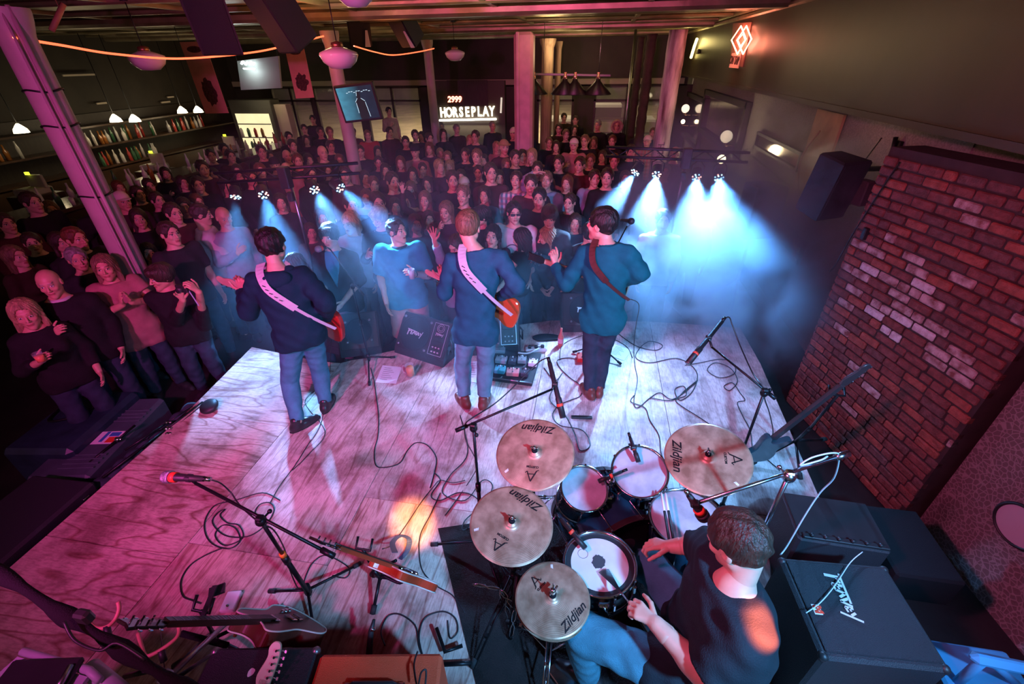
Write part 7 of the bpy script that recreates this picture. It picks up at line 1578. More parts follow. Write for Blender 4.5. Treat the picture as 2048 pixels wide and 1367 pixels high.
own('person in pale blue shirt shading the eyes with one hand, right of the plaid shirt', 1093, 356, dict(shirt=cloths['pale'], loose=.02, sleeve=1.0, hem=.12, pants=denimd, style='short', hair='sandy'), 'brow', h=1.82, yaw=0, look=(.0, .0))
own('person in dark jacket with thick dark hair, chin down, right of the white tee', 1099, 428, dict(shirt=cloths['charcoal'], loose=.02, hem=.12, pants=denimd, style='mop', hair='brown'), 'down', h=1.80, yaw=.1, look=(.1, -.3))
own('blond person in profile half veiled by smoke behind the open guitar headstock', 1093, 474, dict(fem=True, shirt=cloths['navy'], loose=.014, sleeve=1.0, hem=.08, pants=denimd, style='long', hair='blond', w=.88), 'front', True, 1.62, yaw=.2, look=(1.2, -.1))
own('person with long black hair and bare arms turned away, left of the open guitar headstock', 1044, 492, dict(fem=True, shirt=cloths['black'], loose=.010, sleeve=-.2, hem=.08, pants=denimd, style='long', hair='black', w=.86), 'phone', True, 1.60, yaw=-1.9, look=(-.2, .0))
own('person in black with a red patterned scarf, head down, left of the rightmost guitarist', 1181, 464, dict(shirt=cloths['black'], loose=.02, hem=.1, pants=denimd, style='mop', hair='black', collar=plaid2), 'drink', h=1.70, yaw=0, look=(-.6, -.5))
own('ghostly person inside the smoke right of the rightmost guitarist', 1326, 436, dict(shirt=cloths['white'], loose=.02, hem=.1, pants=denimd, style='short', hair='brown'), 'down', h=1.78, yaw=0, look=(0, 0))
own('person in grey shirt in the beam haze, left of the blond front-row person', 702, 440, dict(shirt=cloths['pale'], loose=.02, hem=.12, pants=denimd, style='bob', hair='blond', fem=True, w=.9), 'drink', True, 1.72, yaw=.1, look=(.3, -.1))
own('small person in dark top just right of the leftmost guitarist\'s shoulder', 590, 533, dict(fem=True, shirt=cloths['charcoal'], loose=.014, hem=.08, pants=denimd, style='bob', hair='brown', w=.86), 'phone', True, 1.56, yaw=0, look=(.3, .1))
# left of the stage
def cam_arms(J, b):
    J['wr'] = V3(*(PY(366, 600, b.y - .30) - b)); J['er'] = V3(*(PY(352, 640, b.y - .12) - b)); J['wl'] = V3(*(PY(398, 584, b.y - .34) - b)); J['el'] = V3(*(PY(410, 650, b.y - .05) - b))
    J['hand_r'] = dict(h=V3(.2, -.25, 1), n=V3(.6, -.6, 0), curl=.7, spread=.6); J['hand_l'] = dict(h=V3(-.3, -.3, .9), n=V3(-.9, -.1, -.1), curl=1.0)
t, J, b = own('person in black holding up a small camera, right of the big pink column', 322, 548, dict(shirt=cloths['black'], loose=.022, sleeve=.55, hem=.12, pants=denimd, style='mop', hair='brown', skin=skin2), 'phone', h=1.56, yaw=.5, look=(.9, -.1), J_mod=cam_arms)
p_ = (W_(J, b, 'wr') + W_(J, b, 'wl')) / 2 + Vector((.0, -.04, .10)); k = MB(); tcam = thing('camera', 'small camera with strap held up by the person in black', 'camera', p_); k.box(p_, (.11, .05, .07), bev=.008); k.build('camera_body', blackp, tcam); k = MB(); k.lathe([(.026, 0), (.024, .035), (.001, .03)], 16, frame(p_ + Vector((0, -.025, 0)), (1, 0, 0), (0, -1, 0))); k.build('lens', blackp, tcam)
k = MB(); k.strip([p_ + Vector((.05, 0, -.02)), p_ + Vector((.07, 0, -.10)), p_ + Vector((.085, .0, -.17))], (0, -1, 0), .012, .002); k.build('wrist_strap', mat('pale_blue', (0, 0, 0)), tcam)
own('bald person in black with a white collar in the left foreground crowd', 96, 560, dict(shirt=cloths['black'], loose=.024, hem=.12, pants=denimd, style=None, hair='grey', collar=cloths['white'], skin=skin2, w=1.08, belly=.02), 'drink', h=1.72, yaw=.9, look=(.2, -.1))
t, J, b = own('person with shoulder-length blond hair raising a glass at the left edge', 48, 622, dict(fem=True, shirt=cloths['black'], loose=.018, sleeve=.7, hem=.1, pants=denimd, style='bob', hair='blond', skin=skin2, w=.98), 'drink', True, 1.58, yaw=1.1, look=(.2, -.05))
cup('short glass held by the blond person at the left edge', W_(J, b, 'wr') + Vector((.09, -.03, .03)), .034, .09)
own('person in long mauve top with hands together, left of the big pink column', 208, 530, dict(fem=True, shirt=cloths['pink'], loose=.02, sleeve=-.5, hem=.26, pants=denimd, style='long', hair='sandy', skin=skin2, w=1.05), 'clap', True, 1.66, yaw=1.0, look=(.3, .05))
own('person in white long-sleeved shirt seen from behind, left of the left light bar', 398, 425, dict(shirt=cloths['white'], loose=.03, hem=.14, pants=denimd, style='short', hair='brown', w=1.1), 'folded', h=1.80, yaw=2.4, look=(.2, -.2), sw=1.05)
own('balding person in a light shirt under the first blue beam of the left bar', 445, 430, dict(shirt=cloths['pale'], loose=.02, hem=.12, pants=denimd, style='bald', hair='grey', skin=skin2), 'drink', h=1.76, yaw=1.2, look=(.2, -.2))
0 and own('person in black with bare forearms at the far left, cup near the stage case', 175, 600, dict(shirt=cloths['black'], loose=.02, sleeve=.5, hem=.12, pants=mat('denim_blue_dark', (.04, .07, .11), .85), style=None, hair='black', skin=skin2, w=1.05), 'front', h=1.70, yaw=1.2, look=(.4, -.4))
# everyone farther back: (px, py, style, hair, shirt, arms)
ROWS = """882 252 short grey white down|913 256 short grey brown down|886 266 bob brown charcoal folded|951 270 short brown charcoal down|940 278 long blond plum down|858 274 short brown black drink|843 270 long brown red down|830 268 short brown charcoal down
880 304 long blond charcoal clap|895 311 pony sandy maroon down|878 330 long blond plum folded|899 330 long blond red mouth|931 306 short brown black down|954 309 short sandy black down|957 341 short brown maroon down|735 268 short sandy red down
779 262 short brown maroon down|859 294 bob red plum drink|801 322 long red plum down|830 300 beanie brown pink folded|770 337 long brown maroon down|729 352 bob brown black drink|747 364 short red charcoal down|784 358 short brown plum clap
822 374 bob sandy maroon down|855 363 long brown plum down|928 366 cap brown black folded|811 281 short brown black down|985 250 short grey charcoal down|1027 264 cap brown black down|1053 259 short grey charcoal drink|993 291 curly blond pink down
1008 291 cowboy red maroon drink|1064 308 long blond black mouth|1098 283 short sandy black folded|1112 290 long brown plum down|1148 287 cap sandy pink drink|1181 318 short red charcoal down|1170 279 short sandy black down|1188 281 bob sandy maroon down
1118 255 short brown brown down|1132 267 short sandy charcoal down|1128 233 short brown brown down|1151 238 short brown black down|1149 257 bob brown plum down|1196 248 short grey black drink|1012 326 long sandy maroon clap|1045 309 short brown black down
998 352 bob brown black down|981 340 short brown maroon down|1135 362 long red black down|1234 249 fur brown black down|1281 259 short sandy charcoal down|1295 280 cap red plaid drink|1306 263 short red black down|1225 279 short red charcoal down
1229 318 short red black drink|1350 304 bald sandy charcoal down|1189 352 short brown pale down|577 272 short black black down|608 256 short brown charcoal down|659 262 short sandy black down|644 302 bald red black down|678 317 long red maroon drink
616 317 bob brown plum down|595 318 short red charcoal down|573 309 bald red black down|584 288 short brown black down|538 310 long brown maroon clap|549 326 beanie brown plum down|572 336 bald sandy pink down|522 300 short brown black down
520 338 short red maroon drink|460 309 short brown maroon down|474 338 long brown plum down|447 296 short black black down|625 237 short black black down|640 262 short brown charcoal down|612 278 bob brown plum down|660 290 short brown black down
404 333 short brown maroon folded|427 346 bob brown plum down|330 344 long brown black drink|297 368 short brown charcoal down|236 372 long red black down|243 398 cap brown plum drink|344 421 short brown maroon down|367 408 long brown black down
392 400 short red maroon down|312 396 short brown charcoal down|274 384 short brown brown drink|421 308 short brown plum down|363 362 bob brown charcoal down|100 414 bob sandy brown down|147 472 short red charcoal down|152 512 short grey charcoal down
8 442 short brown maroon down|25 508 long sandy brown down|117 480 bob brown charcoal down|276 432 long brown black down|281 478 cap brown black drink|336 461 short brown charcoal down|296 500 bob black black down|62 480 short brown black down
641 431 long black black down|620 459 curly brown maroon down|830 443 long brown plum down|857 433 long brown maroon drink|733 391 short red pale down|790 408 bob brown black down|820 400 short brown plaid down|872 388 short brown navy clap
969 385 bob brown teal mouth|922 350 long brown plum down|1079 391 short black black down|1062 364 short brown maroon down|755 400 short brown charcoal down|700 405 short brown black down|1140 400 short brown charcoal down|1150 440 curly brown navy down
1215 350 short brown charcoal down|1250 352 bob brown navy down|705 262 short brown maroon down|720 300 short brown black down|755 300 bob brown plum down|757 322 short brown charcoal down|1075 335 short brown plum down|1118 322 short brown black clap
1160 325 short brown maroon down|1205 310 bob brown charcoal down|1262 300 short brown black down|1030 312 short brown black down|968 318 bob brown charcoal down|905 355 short brown black down|845 335 short brown charcoal down|825 345 bob brown plum down
690 345 short brown maroon down|655 338 bob brown black down|620 345 short brown charcoal down|500 352 short brown black down|450 370 bob brown charcoal down|395 365 short brown black down|200 440 short brown black down|215 480 bob brown black down
60 400 short brown black down|180 400 short brown charcoal down|1330 340 short brown charcoal down|1395 420 short brown charcoal down|560 400 bob brown black down|600 420 short brown black down|850 395 long sandy maroon up|1120 470 short brown navy down"""
SD_ = dict(short='short {} hair', bob='bobbed {} hair', long='long {} hair', pony='tied {} hair', curly='curly {} hair', mop='{} mop hair', bald='bare crown', cap='pale cap', cowboy='straw brimmed hat', fur='fur-trimmed hood', beanie='knitted hat')
AD_ = dict(down='standing', folded='arms folded', drink='hand raised', clap='clapping', mouth='hand at mouth', up='arm raised')
def place_words(px, py):
    r = 'farthest back' if py < 268 else 'back rows' if py < 300 else 'halfway back' if py < 345 else 'nearer rows' if py < 420 else 'near stage'
    x = ('far left' if px < 130 else 'right of pink column' if 250 < px < 430 and py > 380 else 'by bar' if px < 440 else 'behind left lights' if px < 690 else 'by purple column' if px < 800 else
         'left of letters' if px < 870 else 'below letters' if px < 995 else 'by magenta column' if px < 1080 else 'below billiard lamp' if px < 1215 else 'by peeling column')
    return x, r
rc = random.Random(11); entries = []
for row in ROWS.replace('\n', '|').split('|'):
    a = row.split()
    if len(a) < 6: continue
    entries.append((int(a[0]), int(a[1]), *a[2:6]))
entries.sort(key=lambda e: -e[1]); placed = []
for px, py, st, hr, sh, ar in entries:
    fem = st in ('long', 'bob', 'pony', 'curly'); ok = False
    for h in [(1.66 if fem else 1.77) + d for d in (rc.uniform(-.04, .05), .10, -.10, .16, -.15)]:
        q = P(px, py, FZ + 1.655 * h / 1.75)
        if q.y > 16.1 or q.y < 0.5: continue
        if all((q.x - a) ** 2 + (q.y - b_) ** 2 > .37 ** 2 for a, b_ in taken) and not on_stage(q.x, q.y): ok = True; break
    if not ok: continue
    taken.append((q.x, q.y)); placed.append([px, py, st, hr, sh, ar, h])
labs = {}
for e in placed:
    x, r = place_words(e[0], e[1]); sn = {'plaid': 'red patterned'}.get(e[4], e[4])
    l = 'person, %s, %s top, %s%s %s' % (SD_[e[2]].format(e[3]), sn, (AD_[e[5]] + ', ') if e[5] != 'down' else '', r, x); labs.setdefault(l, []).append(e)
ORD = ['leftmost', 'second', 'third', 'fourth', 'fifth', 'sixth']
for l, es in labs.items():
    es.sort()
    for i, e in enumerate(es): e.append(l if len(es) == 1 else l + ', %s of %s' % (ORD[i], ['', '', 'two', 'three', 'four', 'five', 'six'][len(es)]))
for e in placed:
    px, py, st, hr, sh, ar, h, lab = e
    fem = st in ('long', 'bob', 'pony', 'curly'); q = P(px, py, FZ + 1.655 * h / 1.75)
    yaw = math.pi - math.atan2(-.3 - q.x, q.y - 2.2) * -1 + rc.uniform(-.35, .35)
    crowd(lab, px, py, st, hr, plaid2 if sh == 'plaid' else sh, ar, sleeve=1.0 if rc.random() < .7 else -.8, yaw=yaw, h=h, group='people in the crowd', hatm=furm if st == 'fur' else straw if st == 'cowboy' else cloths['charcoal'] if st == 'beanie' else hatw, under=None, skin=skin2 if rc.random() < .4 else None)
q = PY(775, 205, 15.6); crowd('person in a light shirt standing up high by the street window with one arm out', 775, 205, 'short', 'black', 'tan', 'drink', loc=(q.x, 15.6, 0), h=1.9, yaw=math.pi + .8)
k = MB(); k.box((q.x, 15.6, FZ + .2), (1.6, .9, .4), bev=.01); o = k.build('wooden_step', darkwood); tag(o, 'dark wooden step under the street window', 'step')
print('crowd', len(placed))
# ================================================================== THE ROOM BEHIND: LAMPS, SIGNS, BAR, WINDOWS ON THE RIGHT
milk = mat('milk_glass', (.66, .60, .62), .15, spec=.7)
def pendant(label, c, dia, top=3.44):
    c = Vector(c); R = dia / 2; t = thing('pendant_lamp', label, 'pendant lamp', (c.x, c.y, top)); M = Matrix.Translation(c)
    k = MB(); k.lathe([(.001, -.30 * dia), (R * .5, -.28 * dia), (R * .85, -.14 * dia), (R, .02 * dia), (R * .96, .08 * dia), (R * .55, .16 * dia), (R * .30, .20 * dia)], 32, M); k.build('globe', milk, t)
    k = MB(); k.lathe([(R * .32, .18 * dia), (R * .30, .30 * dia), (.012, .34 * dia)], 20, M, cap0=True); k.build('fitter', mat('aged_brass', (.25, .14, .07), .35, .8), t)
    k = MB(); k.tube([c + Vector((0, 0, .33 * dia)), (c.x, c.y, top)], .006, 6); k.lathe([(.05, top - .03), (.055, top)], 16, Matrix.Translation((c.x, c.y, 0))); k.build('rod', black, t)
pendant('large milk-glass globe lamp in front of the purple column', PD(678, 112, 4.9), .41)
pendant('milk-glass globe lamp left of the letter sign', PD(910, 108, 9.0), .40)
pendant('milk-glass globe lamp near the top left, under the light rope', PD(294, 118, 5.4), .40)
pendant('globe lamp cut off by the top edge of the picture', PD(710, -12, 3.6), .30)
# rope light
rope = mat('rope_light', (1, .3, .12), .4, emit=(1.0, .13, .05), es=2.6); ropeh = mat('rope_bead', (1, .6, .3), .4, emit=(1.0, .40, .22), es=6)
A0 = Vector((cA[0] + .10, cA[1] - .10, PY(38, 75, cA[1] - .1).z)); B0 = PY(648, 72, 7.6); C0 = PY(868, 97, 12.1)
def rope_run(label, a, b, mids):
    pts = [a]; 
    for f, px, py in mids: y = a.y + (b.y - a.y) * f; pts.append(PY(px, py, y))
    pts.append(b); s_ = spline(pts, 14); t = thing('rope_light', label, 'rope light', a); k = MB(); k.tube(s_, .011, 6); k.build('tube', rope, t)
    k = MB()
    L_ = 0
    for i in range(len(s_) - 1):
        n = max(1, int((s_[i + 1] - s_[i]).length / .055))
        for j in range(n): k.ball(s_[i] + (s_[i + 1] - s_[i]) * (j / n), .0075, 5)
    k.build('bulbs', ropeh, t)['kind'] = 'stuff'
rope_run('glowing orange rope light strung from the big pink column to the purple column', A0, B0, [(.12, 120, 90), (.3, 230, 108), (.5, 365, 117), (.72, 510, 104), (.88, 590, 86)])
rope_run('shorter orange rope light strung from the purple column to the pale column', PY(708, 92, 7.6), C0, [(.35, 750, 104), (.55, 787, 110), (.8, 835, 104)])
for f, a, b in ((.5, A0, B0),): point('rope_glow', a.lerp(b, .5) + Vector((0, 0, -.1)), (1, .25, .08), 14, .3)
point('rope_glow', PY(590, 95, 7.0), (1, .25, .08), 10, .3); point('rope_glow', PY(790, 118, 9.8), (1, .25, .08), 8, .3)
# loose slat at the top left
k = MB(); k.tube([PD(127, 8, 5.0), PD(103, 62, 5.0)], .028, 8); q = PD(120, 20, 5.0); k.tube([q, Vector((q.x, q.y, 3.44))], .004, 5); o = k.build('hanging_tube', mat('copper_pink', (.55, .25, .18), .5)); tag(o, 'short copper-coloured tube hanging near the top left', 'tube')
# hanging speakers
def hung(label, px, py, dep, w, h, d, rz, rx, brk=None):
    c = PD(px, py, dep); t = thing('hanging_speaker', label, 'hanging speaker', c); M = Matrix.Translation(c) @ Matrix.Rotation(rz, 4, 'Z') @ Matrix.Rotation(rx, 4, 'X'); k = MB()
    k.prism([(-w / 2, -d / 2), (w / 2, -d / 2), (w * .35, d / 2), (-w * .35, d / 2)], h, M @ Matrix.Translation((0, 0, -h / 2)), bev=.02); k.build('cabinet', tolex, t)
    k = MB(); k.box((0, -d / 2 - .005, 0), (w * .9, .012, h * .92), M, bev=.004); k.build('grille', grille, t)
    k = MB(); k.tube([M @ Vector((0, .05, h / 2)), Vector((c.x, c.y, 3.42))], .012, 6); k.build('hanger', steel, t)
    if brk: k = MB(); k.prism([(-.05, 0), (.05, 0), (.02, .30), (-.02, .30)], .012, M @ Matrix.Translation((w * .30, -d / 2 - .01, -h * .48)) @ Matrix.Rotation(math.pi / 2, 4, 'X')); k.build('bracket', white, t)
    return t
hung('black speaker hanging from the ceiling, leftmost of the four', 425, 35, 4.9, .42, .62, .36, .5, .5)
hung('black speaker hanging from the ceiling, second from the left', 563, 32, 5.0, .42, .62, .36, -.5, .5)
hung('black ceiling speaker with white bracket right of the purple column', 716, 50, 8.2, .40, .58, .34, .5, .6, True)
hung('black ceiling speaker with white bracket left of the pale column', 812, 52, 8.2, .40, .58, .34, -.5, .6, True)
# banners
def banner(label, q, y, m_, motif):
    p_ = [PY(*a, y) for a in q]; c = sum(p_, Vector()) / 4; t = thing('hanging_banner', label, 'banner', c); k = MB(); V = [p_[0], p_[1], p_[2], p_[3]]; B = [v + Vector((0, .012, 0)) for v in V]
    k.add([*V, *B], [(0, 1, 2, 3), (7, 6, 5, 4), (0, 4, 5, 1), (1, 5, 6, 2), (2, 6, 7, 3), (3, 7, 4, 0)]); k.build('cloth', m_, t); k = MB(); [k.tube([v, Vector((v.x, v.y, 3.44))], .005, 5) for v in V[:2]]; k.build('cords', black, t)
    u = (p_[1] - p_[0]); v = p_[3] - p_[0]; wv = p_[2] - p_[3]; k = MB(); rr = random.Random(len(label))
    def at(s_, f): return p_[0] + u * s_ + v * f + (wv - u) * s_ * f + Vector((0, -.006, 0))
    k.add([at(.5 + .3 * math.cos(a), .10 + .045 * math.sin(a)) for a in np.linspace(0, 6.28, 16, endpoint=False)], [tuple(range(16))]); k.build('printed_oval', mat('banner_print', (.10, .045, .04), .9, var=.6, vscale=30), t); k = MB()
    o_ = []
    for i in range(26): a = 2 * math.pi * i / 26; r_ = (.34 if motif else .26) * (1 + .08 * math.sin(a * 7 + 1) + rr.uniform(-.14, .14)); o_.append(at(.52 + r_ * math.cos(a), .68 + r_ * .62 * (1.25 if motif == 0 else .8) * math.sin(a)))
    k.add(o_, [tuple(range(26))]); k.build('printed_motif', mat('banner_print', (.10, .045, .04), .9, var=.6, vscale=30), t)
bm1 = mat('banner_cloth', (.62, .30, .24), .9, var=.1)
banner('tall salmon banner with a dark printed motif, left of the white sign', [(359, 84), (408, 83), (457, 226), (411, 227)], 8.4, bm1, 0)
banner('narrower salmon banner with a round dark emblem, left of the purple column', [(569, 94), (607, 94), (628, 195), (592, 197)], 8.6, bm1, 1)
# white neon-like script sign with its board
q = PY(517, 150, 9.6); t = thing('beer_sign', 'small glowing white sign on a grey board, top left', 'sign', q); k = MB(); bq = [PY(*a, 9.7) for a in ((474, 122), (556, 112), (562, 176), (482, 180))]; k.add([*bq, *[v + Vector((0, .05, 0)) for v in bq]], [(0, 1, 2, 3), (7, 6, 5, 4), (0, 4, 5, 1), (1, 5, 6, 2), (2, 6, 7, 3), (3, 7, 4, 0)]); k.build('board', mat('grey_board', (.28, .30, .27), .5), t)
k = MB(); [k.tube([v, Vector((v.x, v.y, 3.44))], .006, 5) for v in bq[:2]]; k.build('cords', black, t); wneon = mat('white_neon', (1, 1, 1), .4, emit=(.80, .95, 1.0), es=9); k = MB(); c0 = PY(496, 129, 9.6); k.tube(spline([c0 + Vector((x * .16, 0, z * .05)) for x, z in ((-.9, .2), (-.6, 1), (-.3, .1), (0, .8), (.3, .1), (.5, .9), (.7, .2), (.95, .5))], 5), .020, 6); k.tube([c0 + Vector((-.13, 0, -.07)), c0 + Vector((.13, 0, -.075))], .014, 6); k.build('neon_script', wneon, t); point('neon_glow', c0 + Vector((0, -.12, -.12)), (.8, .95, 1), 5, .08)
# television on its column
tv = [PY(*a, 7.35) for a in ((679, 176), (749, 167), (752, 236), (686, 243))]; c = sum(tv, Vector()) / 4; ux = ((tv[1] - tv[0]) + (tv[2] - tv[3])).normalized(); nz = ux.cross(Vector((0, 0, 1))); up_ = nz.cross(ux) * -1
if up_.z < 0: up_ = -up_
nf = Vector((0, -1, 0)); nf = (nf - ux * nf.dot(ux)).normalized(); nf = (nf + Vector((0, 0, -.15))).normalized(); up_ = nf.cross(ux); up_ = up_ if up_.z > 0 else -up_
TW, TH = (tv[1] - tv[0]).length, (tv[3] - tv[0]).length * .98; TM = Matrix.Translation(c) @ Matrix((ux, up_, ux.cross(up_))).transposed().to_4x4(); sg = 1 if (ux.cross(up_)).y < 0 else -1
t = thing('television', 'flat television showing a blue concert picture, hung on the purple column', 'television', c); k = MB(); k.box((0, 0, -.03 * sg), (TW + .07, TH + .07, .06), TM, bev=.01); k.build('bezel', blackp, t)
def scrm():
    m_, nt, b, N, L = _nt('tv_picture'); tc = N('ShaderNodeTexCoord'); sp = N('ShaderNodeSeparateXYZ'); L(tc.outputs['Generated'], sp.inputs[0])
    r = N('ShaderNodeValToRGB'); L(sp.outputs[0], r.inputs[0]); e = r.color_ramp.elements; e[0].color = (.10, .42, .62, 1); e[1].position = .6; e[1].color = (.012, .030, .06, 1)
    n = N('ShaderNodeTexNoise'); n.inputs['Scale'].default_value = 5; L(tc.outputs['Generated'], n.inputs['Vector']); mx = N('ShaderNodeMix'); mx.data_type = 'RGBA'; mx.blend_type = 'MULTIPLY'; mx.inputs[0].default_value = .6; L(r.outputs[0], mx.inputs[6]); L(n.outputs['Fac'], mx.inputs[7])
    L(mx.outputs[2], b.inputs['Emission Color']); b.inputs['Emission Strength'].default_value = 1.1; b.inputs['Base Color'].default_value = (0, 0, 0, 1); return m_
k = MB(); k.box((0, 0, .002 * sg), (TW, TH, .003), TM); sc_ = k.build('screen', scrm(), t)
k = MB(); z = .005 * sg; k.prism(smooth_outline([(x * TH, y * TH) for x, y in ((-.12, -.48), (-.10, -.15), (-.16, .02), (-.06, .16), (-.04, .30), (.04, .34), (.09, .26), (.08, .14), (.18, .02), (.20, -.25), (.15, -.48))], 3), .001, TM @ Matrix.Translation((TW * .06, 0, z))); k.build('picture_figure', mat('tv_dark', (0, 0, 0), .5, emit=(.012, .014, .02), es=1), sc_)
k = MB()
for a, b_ in (((-.13, .02), (-.14, -.3)), ((.20, .02), (.24, -.44)), ((-.15, .04), (-.05, .15)), ((.08, .14), (.2, .05)), ((-.02, .33), (-.05, .22))): k.tube([TM @ Vector((TW * .06 + a[0] * TH, a[1] * TH, z + .002 * sg)), TM @ Vector((TW * .06 + b_[0] * TH, b_[1] * TH, z + .002 * sg))], .004, 4)
for i in range(10): k.box((-.22 * TW + i * .07 * TW, TH * (.36 if i % 3 else .33), z), (.05 * TW, .018 * TH, .002), TM)
k.build('picture_lines', mat('tv_white', (0, 0, 0), .5, emit=(.6, .8, .95), es=1.1), sc_)
k = MB(); k.tube([c + Vector((0, .05, 0)), Vector((PY(703, 298, 7.72).x, 7.72, c.z))], .03, 8); k.build('wall_arm', black, t)
# letter sign on the back wall vestibule
sy = BY - .42; L0, L1 = PY(880, 226, sy), PY(990, 223, sy)
k = MB(); k.box(((L0.x + L1.x) / 2 - .02, BY - .24, 1.15), ((L1.x - L0.x) + .7, .30, 2.1)); vb_ = struct('wall_vestibule', k, mat('vestibule_paint', (.07, .055, .04), .6))
k = MB(); k.box(((L0.x + L1.x) / 2 + .05, sy + .015, 1.85), (1.35, .02, .75)); o = k.build('notice_board', darkwood); tag(o, 'dark framed board above the lit letters', 'board')
t = thing('letter_sign', 'glowing white sign reading HORSEPLAY at the back of the room', 'sign', (L0 + L1) / 2)
lw = (L1.x - L0.x); sgm = mat('sign_letters', (1, .95, .8), .4, emit=(1.0, .90, .66), es=3.6); cx0 = L0.x
for i, ch_ in enumerate('HORSEPLAY'):
    vs, fs = text_mesh(ch_, .44, .02, 0, .012); k = MB(); x = L0.x + lw * (i + .5) / 9; z = L0.z + (L1.z - L0.z) * (i + .5) / 9
    k.add(vs, fs, 0, False, Matrix.Translation((x, sy, z)) @ Matrix.Rotation(math.pi / 2, 4, 'X') @ Matrix.Diagonal((.66, .92, 1, 1))); k.build('letter', sgm, t, label='glowing letter ' + ch_)
k = MB(); k.tube([(L0.x - .04, sy - .02, L0.z - .22), (L1.x + .04, sy - .02, L1.z - .22)], .028, 8); k.build('light_tube', mat('sign_tube', (1, 1, .9), .4, emit=(1.0, .97, .85), es=9), t)
area('sign_wash', ((L0.x + L1.x) / 2, sy - .12, L0.z - .3), ((L0.x + L1.x) / 2, sy - .7, L0.z - 2), (1, .9, .65), 16, lw, .05)
rd = mat('red_led', (1, .1, .05), .4, emit=(1.0, .22, .14), es=7); q = PY(909, 199, sy - .02); vs, fs = text_mesh('2999', .24, .004, .1, .008); k = MB(); k.add(vs, fs, 0, False, Matrix.Translation(q) @ Matrix.Rotation(math.pi / 2, 4, 'X')); o = k.build('number_display', rd); tag(o, 'small red glowing number display above the letter sign', 'display')
q1, q2 = PY(1003, 195, sy), PY(1000, 262, sy); k = MB(); k.tube([q1, q1.lerp(q2, .45)], .03, 6); o = k.build('door_light_strip', mat('pale_strip', (.8, .75, .65), .5, emit=(.9, .82, .66), es=.8)); tag(o, 'thin pale lit strip right of the letter sign', 'strip')
# pool-table lamp
py_ = 11.0; a, b_ = PY(1064, 148, py_), PY(1221, 151, py_); t = thing('billiard_lamp', 'purple-lit billiard lamp bar with dark shades', 'billiard lamp', (a + b_) / 2); k = MB(); k.tube([a, b_], .022, 8); k.build('bar', mat('lamp_bar', (.6, .5, .6), .4), t)
for i, px in enumerate((1068, 1130, 1150, 1196)):
    q = PY(px, 162, py_); k = MB(); k.lathe([(.035, .09), (.05, .04), (.06, .0), (.30, -.24), (.29, -.25)], 20, Matrix.Translation(q)); sh = k.build('lamp_shade', mat('dark_shade', (.015, .012, .012), .4), t)
    k = MB(); k.lathe([(.03, .16), (.035, .10), (.055, .04), (.03, .02)], 12, Matrix.Translation(q)); k.build('brass_cap', mat('bright_brass', (.8, .5, .35), .2, .9), sh)
for x in (a.lerp(b_, .15), a.lerp(b_, .85)): k = MB(); k.tube([x, Vector((x.x, x.y, 3.4))], .006, 6); k.build('chain', steel, t)
# pickup truck in the street
q = PY(1205, 205, 22.0); tx, ty = q.x, 22.0; t = thing('pickup_truck', 'pale pickup truck parked outside the back window', 'truck', (tx, ty, FZ)); body = mat('truck_paint', (.42, .40, .36), .35, .2)
z0 = FZ + .35; k = MB(); k.box((tx, ty, z0 + .35), (4.6, 1.7, .55), bev=.08); k.build('truck_body', body, t); k = MB(); k.box((tx + .1, ty, z0 + .85), (1.7, 1.5, .6), bev=.15); k.build('cab', body, t); k = MB(); k.box((tx + .1, ty - .77, z0 + .88), (1.4, .03, .38)); k.build('side_window', blackp, t)
for s_ in (-1.5, 1.5): k = MB(); k.lathe([(.15, -.1), (.35, -.1), (.37, 0), (.35, .1), (.15, .1)], 20, frame((tx + s_, ty - .8, z0), (1, 0, 0), (0, 1, 0)), cap0=True, cap1=True); k.build('wheel', rubber, t)
k = MB(); k.box((tx, ty - .88, z0 + .05), (4.6, .06, .12), bev=.02); k.build('running_board', chrome, t)
# signs and lamps on the upper right wall
X_ = 2.34
def onx(px, py): return PX(px, py, X_)
c = onx(1481, 88); t = thing('neon_sign', 'red neon double diamond sign with ON TAP lettering, upper right wall', 'neon sign', c); bq = [onx(*a) for a in ((1466, 47), (1503, 44), (1485, 134), (1460, 128))]; k = MB(); k.add([*bq, *[v + Vector((.05, 0, 0)) for v in bq]], [(0, 1, 2, 3), (7, 6, 5, 4), (0, 4, 5, 1), (1, 5, 6, 2), (2, 6, 7, 3), (3, 7, 4, 0)]); k.build('back_panel', mat('sign_panel', (.35, .16, .12), .5), t)
rn = mat('red_neon', (1, .3, .2), .4, emit=(1.0, .26, .15), es=11); 
for cxp, cyp in ((1477, 80), (1488, 80)):
    k = MB(); k.tube([PX(cxp + dx, cyp + dy, X_ - .05) for dx, dy in ((-2, 28), (-14, 0), (5, -28), (15, -2))], .012, 6, closed=True); k.build('neon_diamond', rn, t)
k = MB(); k.tube([PX(1483 + dx, 80 + dy, X_ - .05) for dx, dy in ((-2, 12), (-7, 0), (3, -12), (7, 0))], .007, 6, closed=True); k.build('neon_inner', rn, t)
vs, fs = text_mesh('ON TAP', .17, .004, 0, .004); q = onx(1472, 121); u = (onx(1484, 122) - onx(1460, 119)).normalized(); Mt = Matrix.Translation(q + Vector((-.03, 0, 0))) @ Matrix((u, Vector((0, 0, 1)), u.cross(Vector((0, 0, 1))))).transposed().to_4x4(); k = MB(); k.add(vs, fs, 0, False, Mt); k.build('lettering', mat('sign_dark', (.06, .02, .02), .6), t)
k = MB(); k.box(q + Vector((-.015, 0, 0)), (.012, .62, .22)); k.build('letter_plate', mat('letter_plate', (.8, .35, .28), .5, emit=(1, .3, .2), es=.35), t)
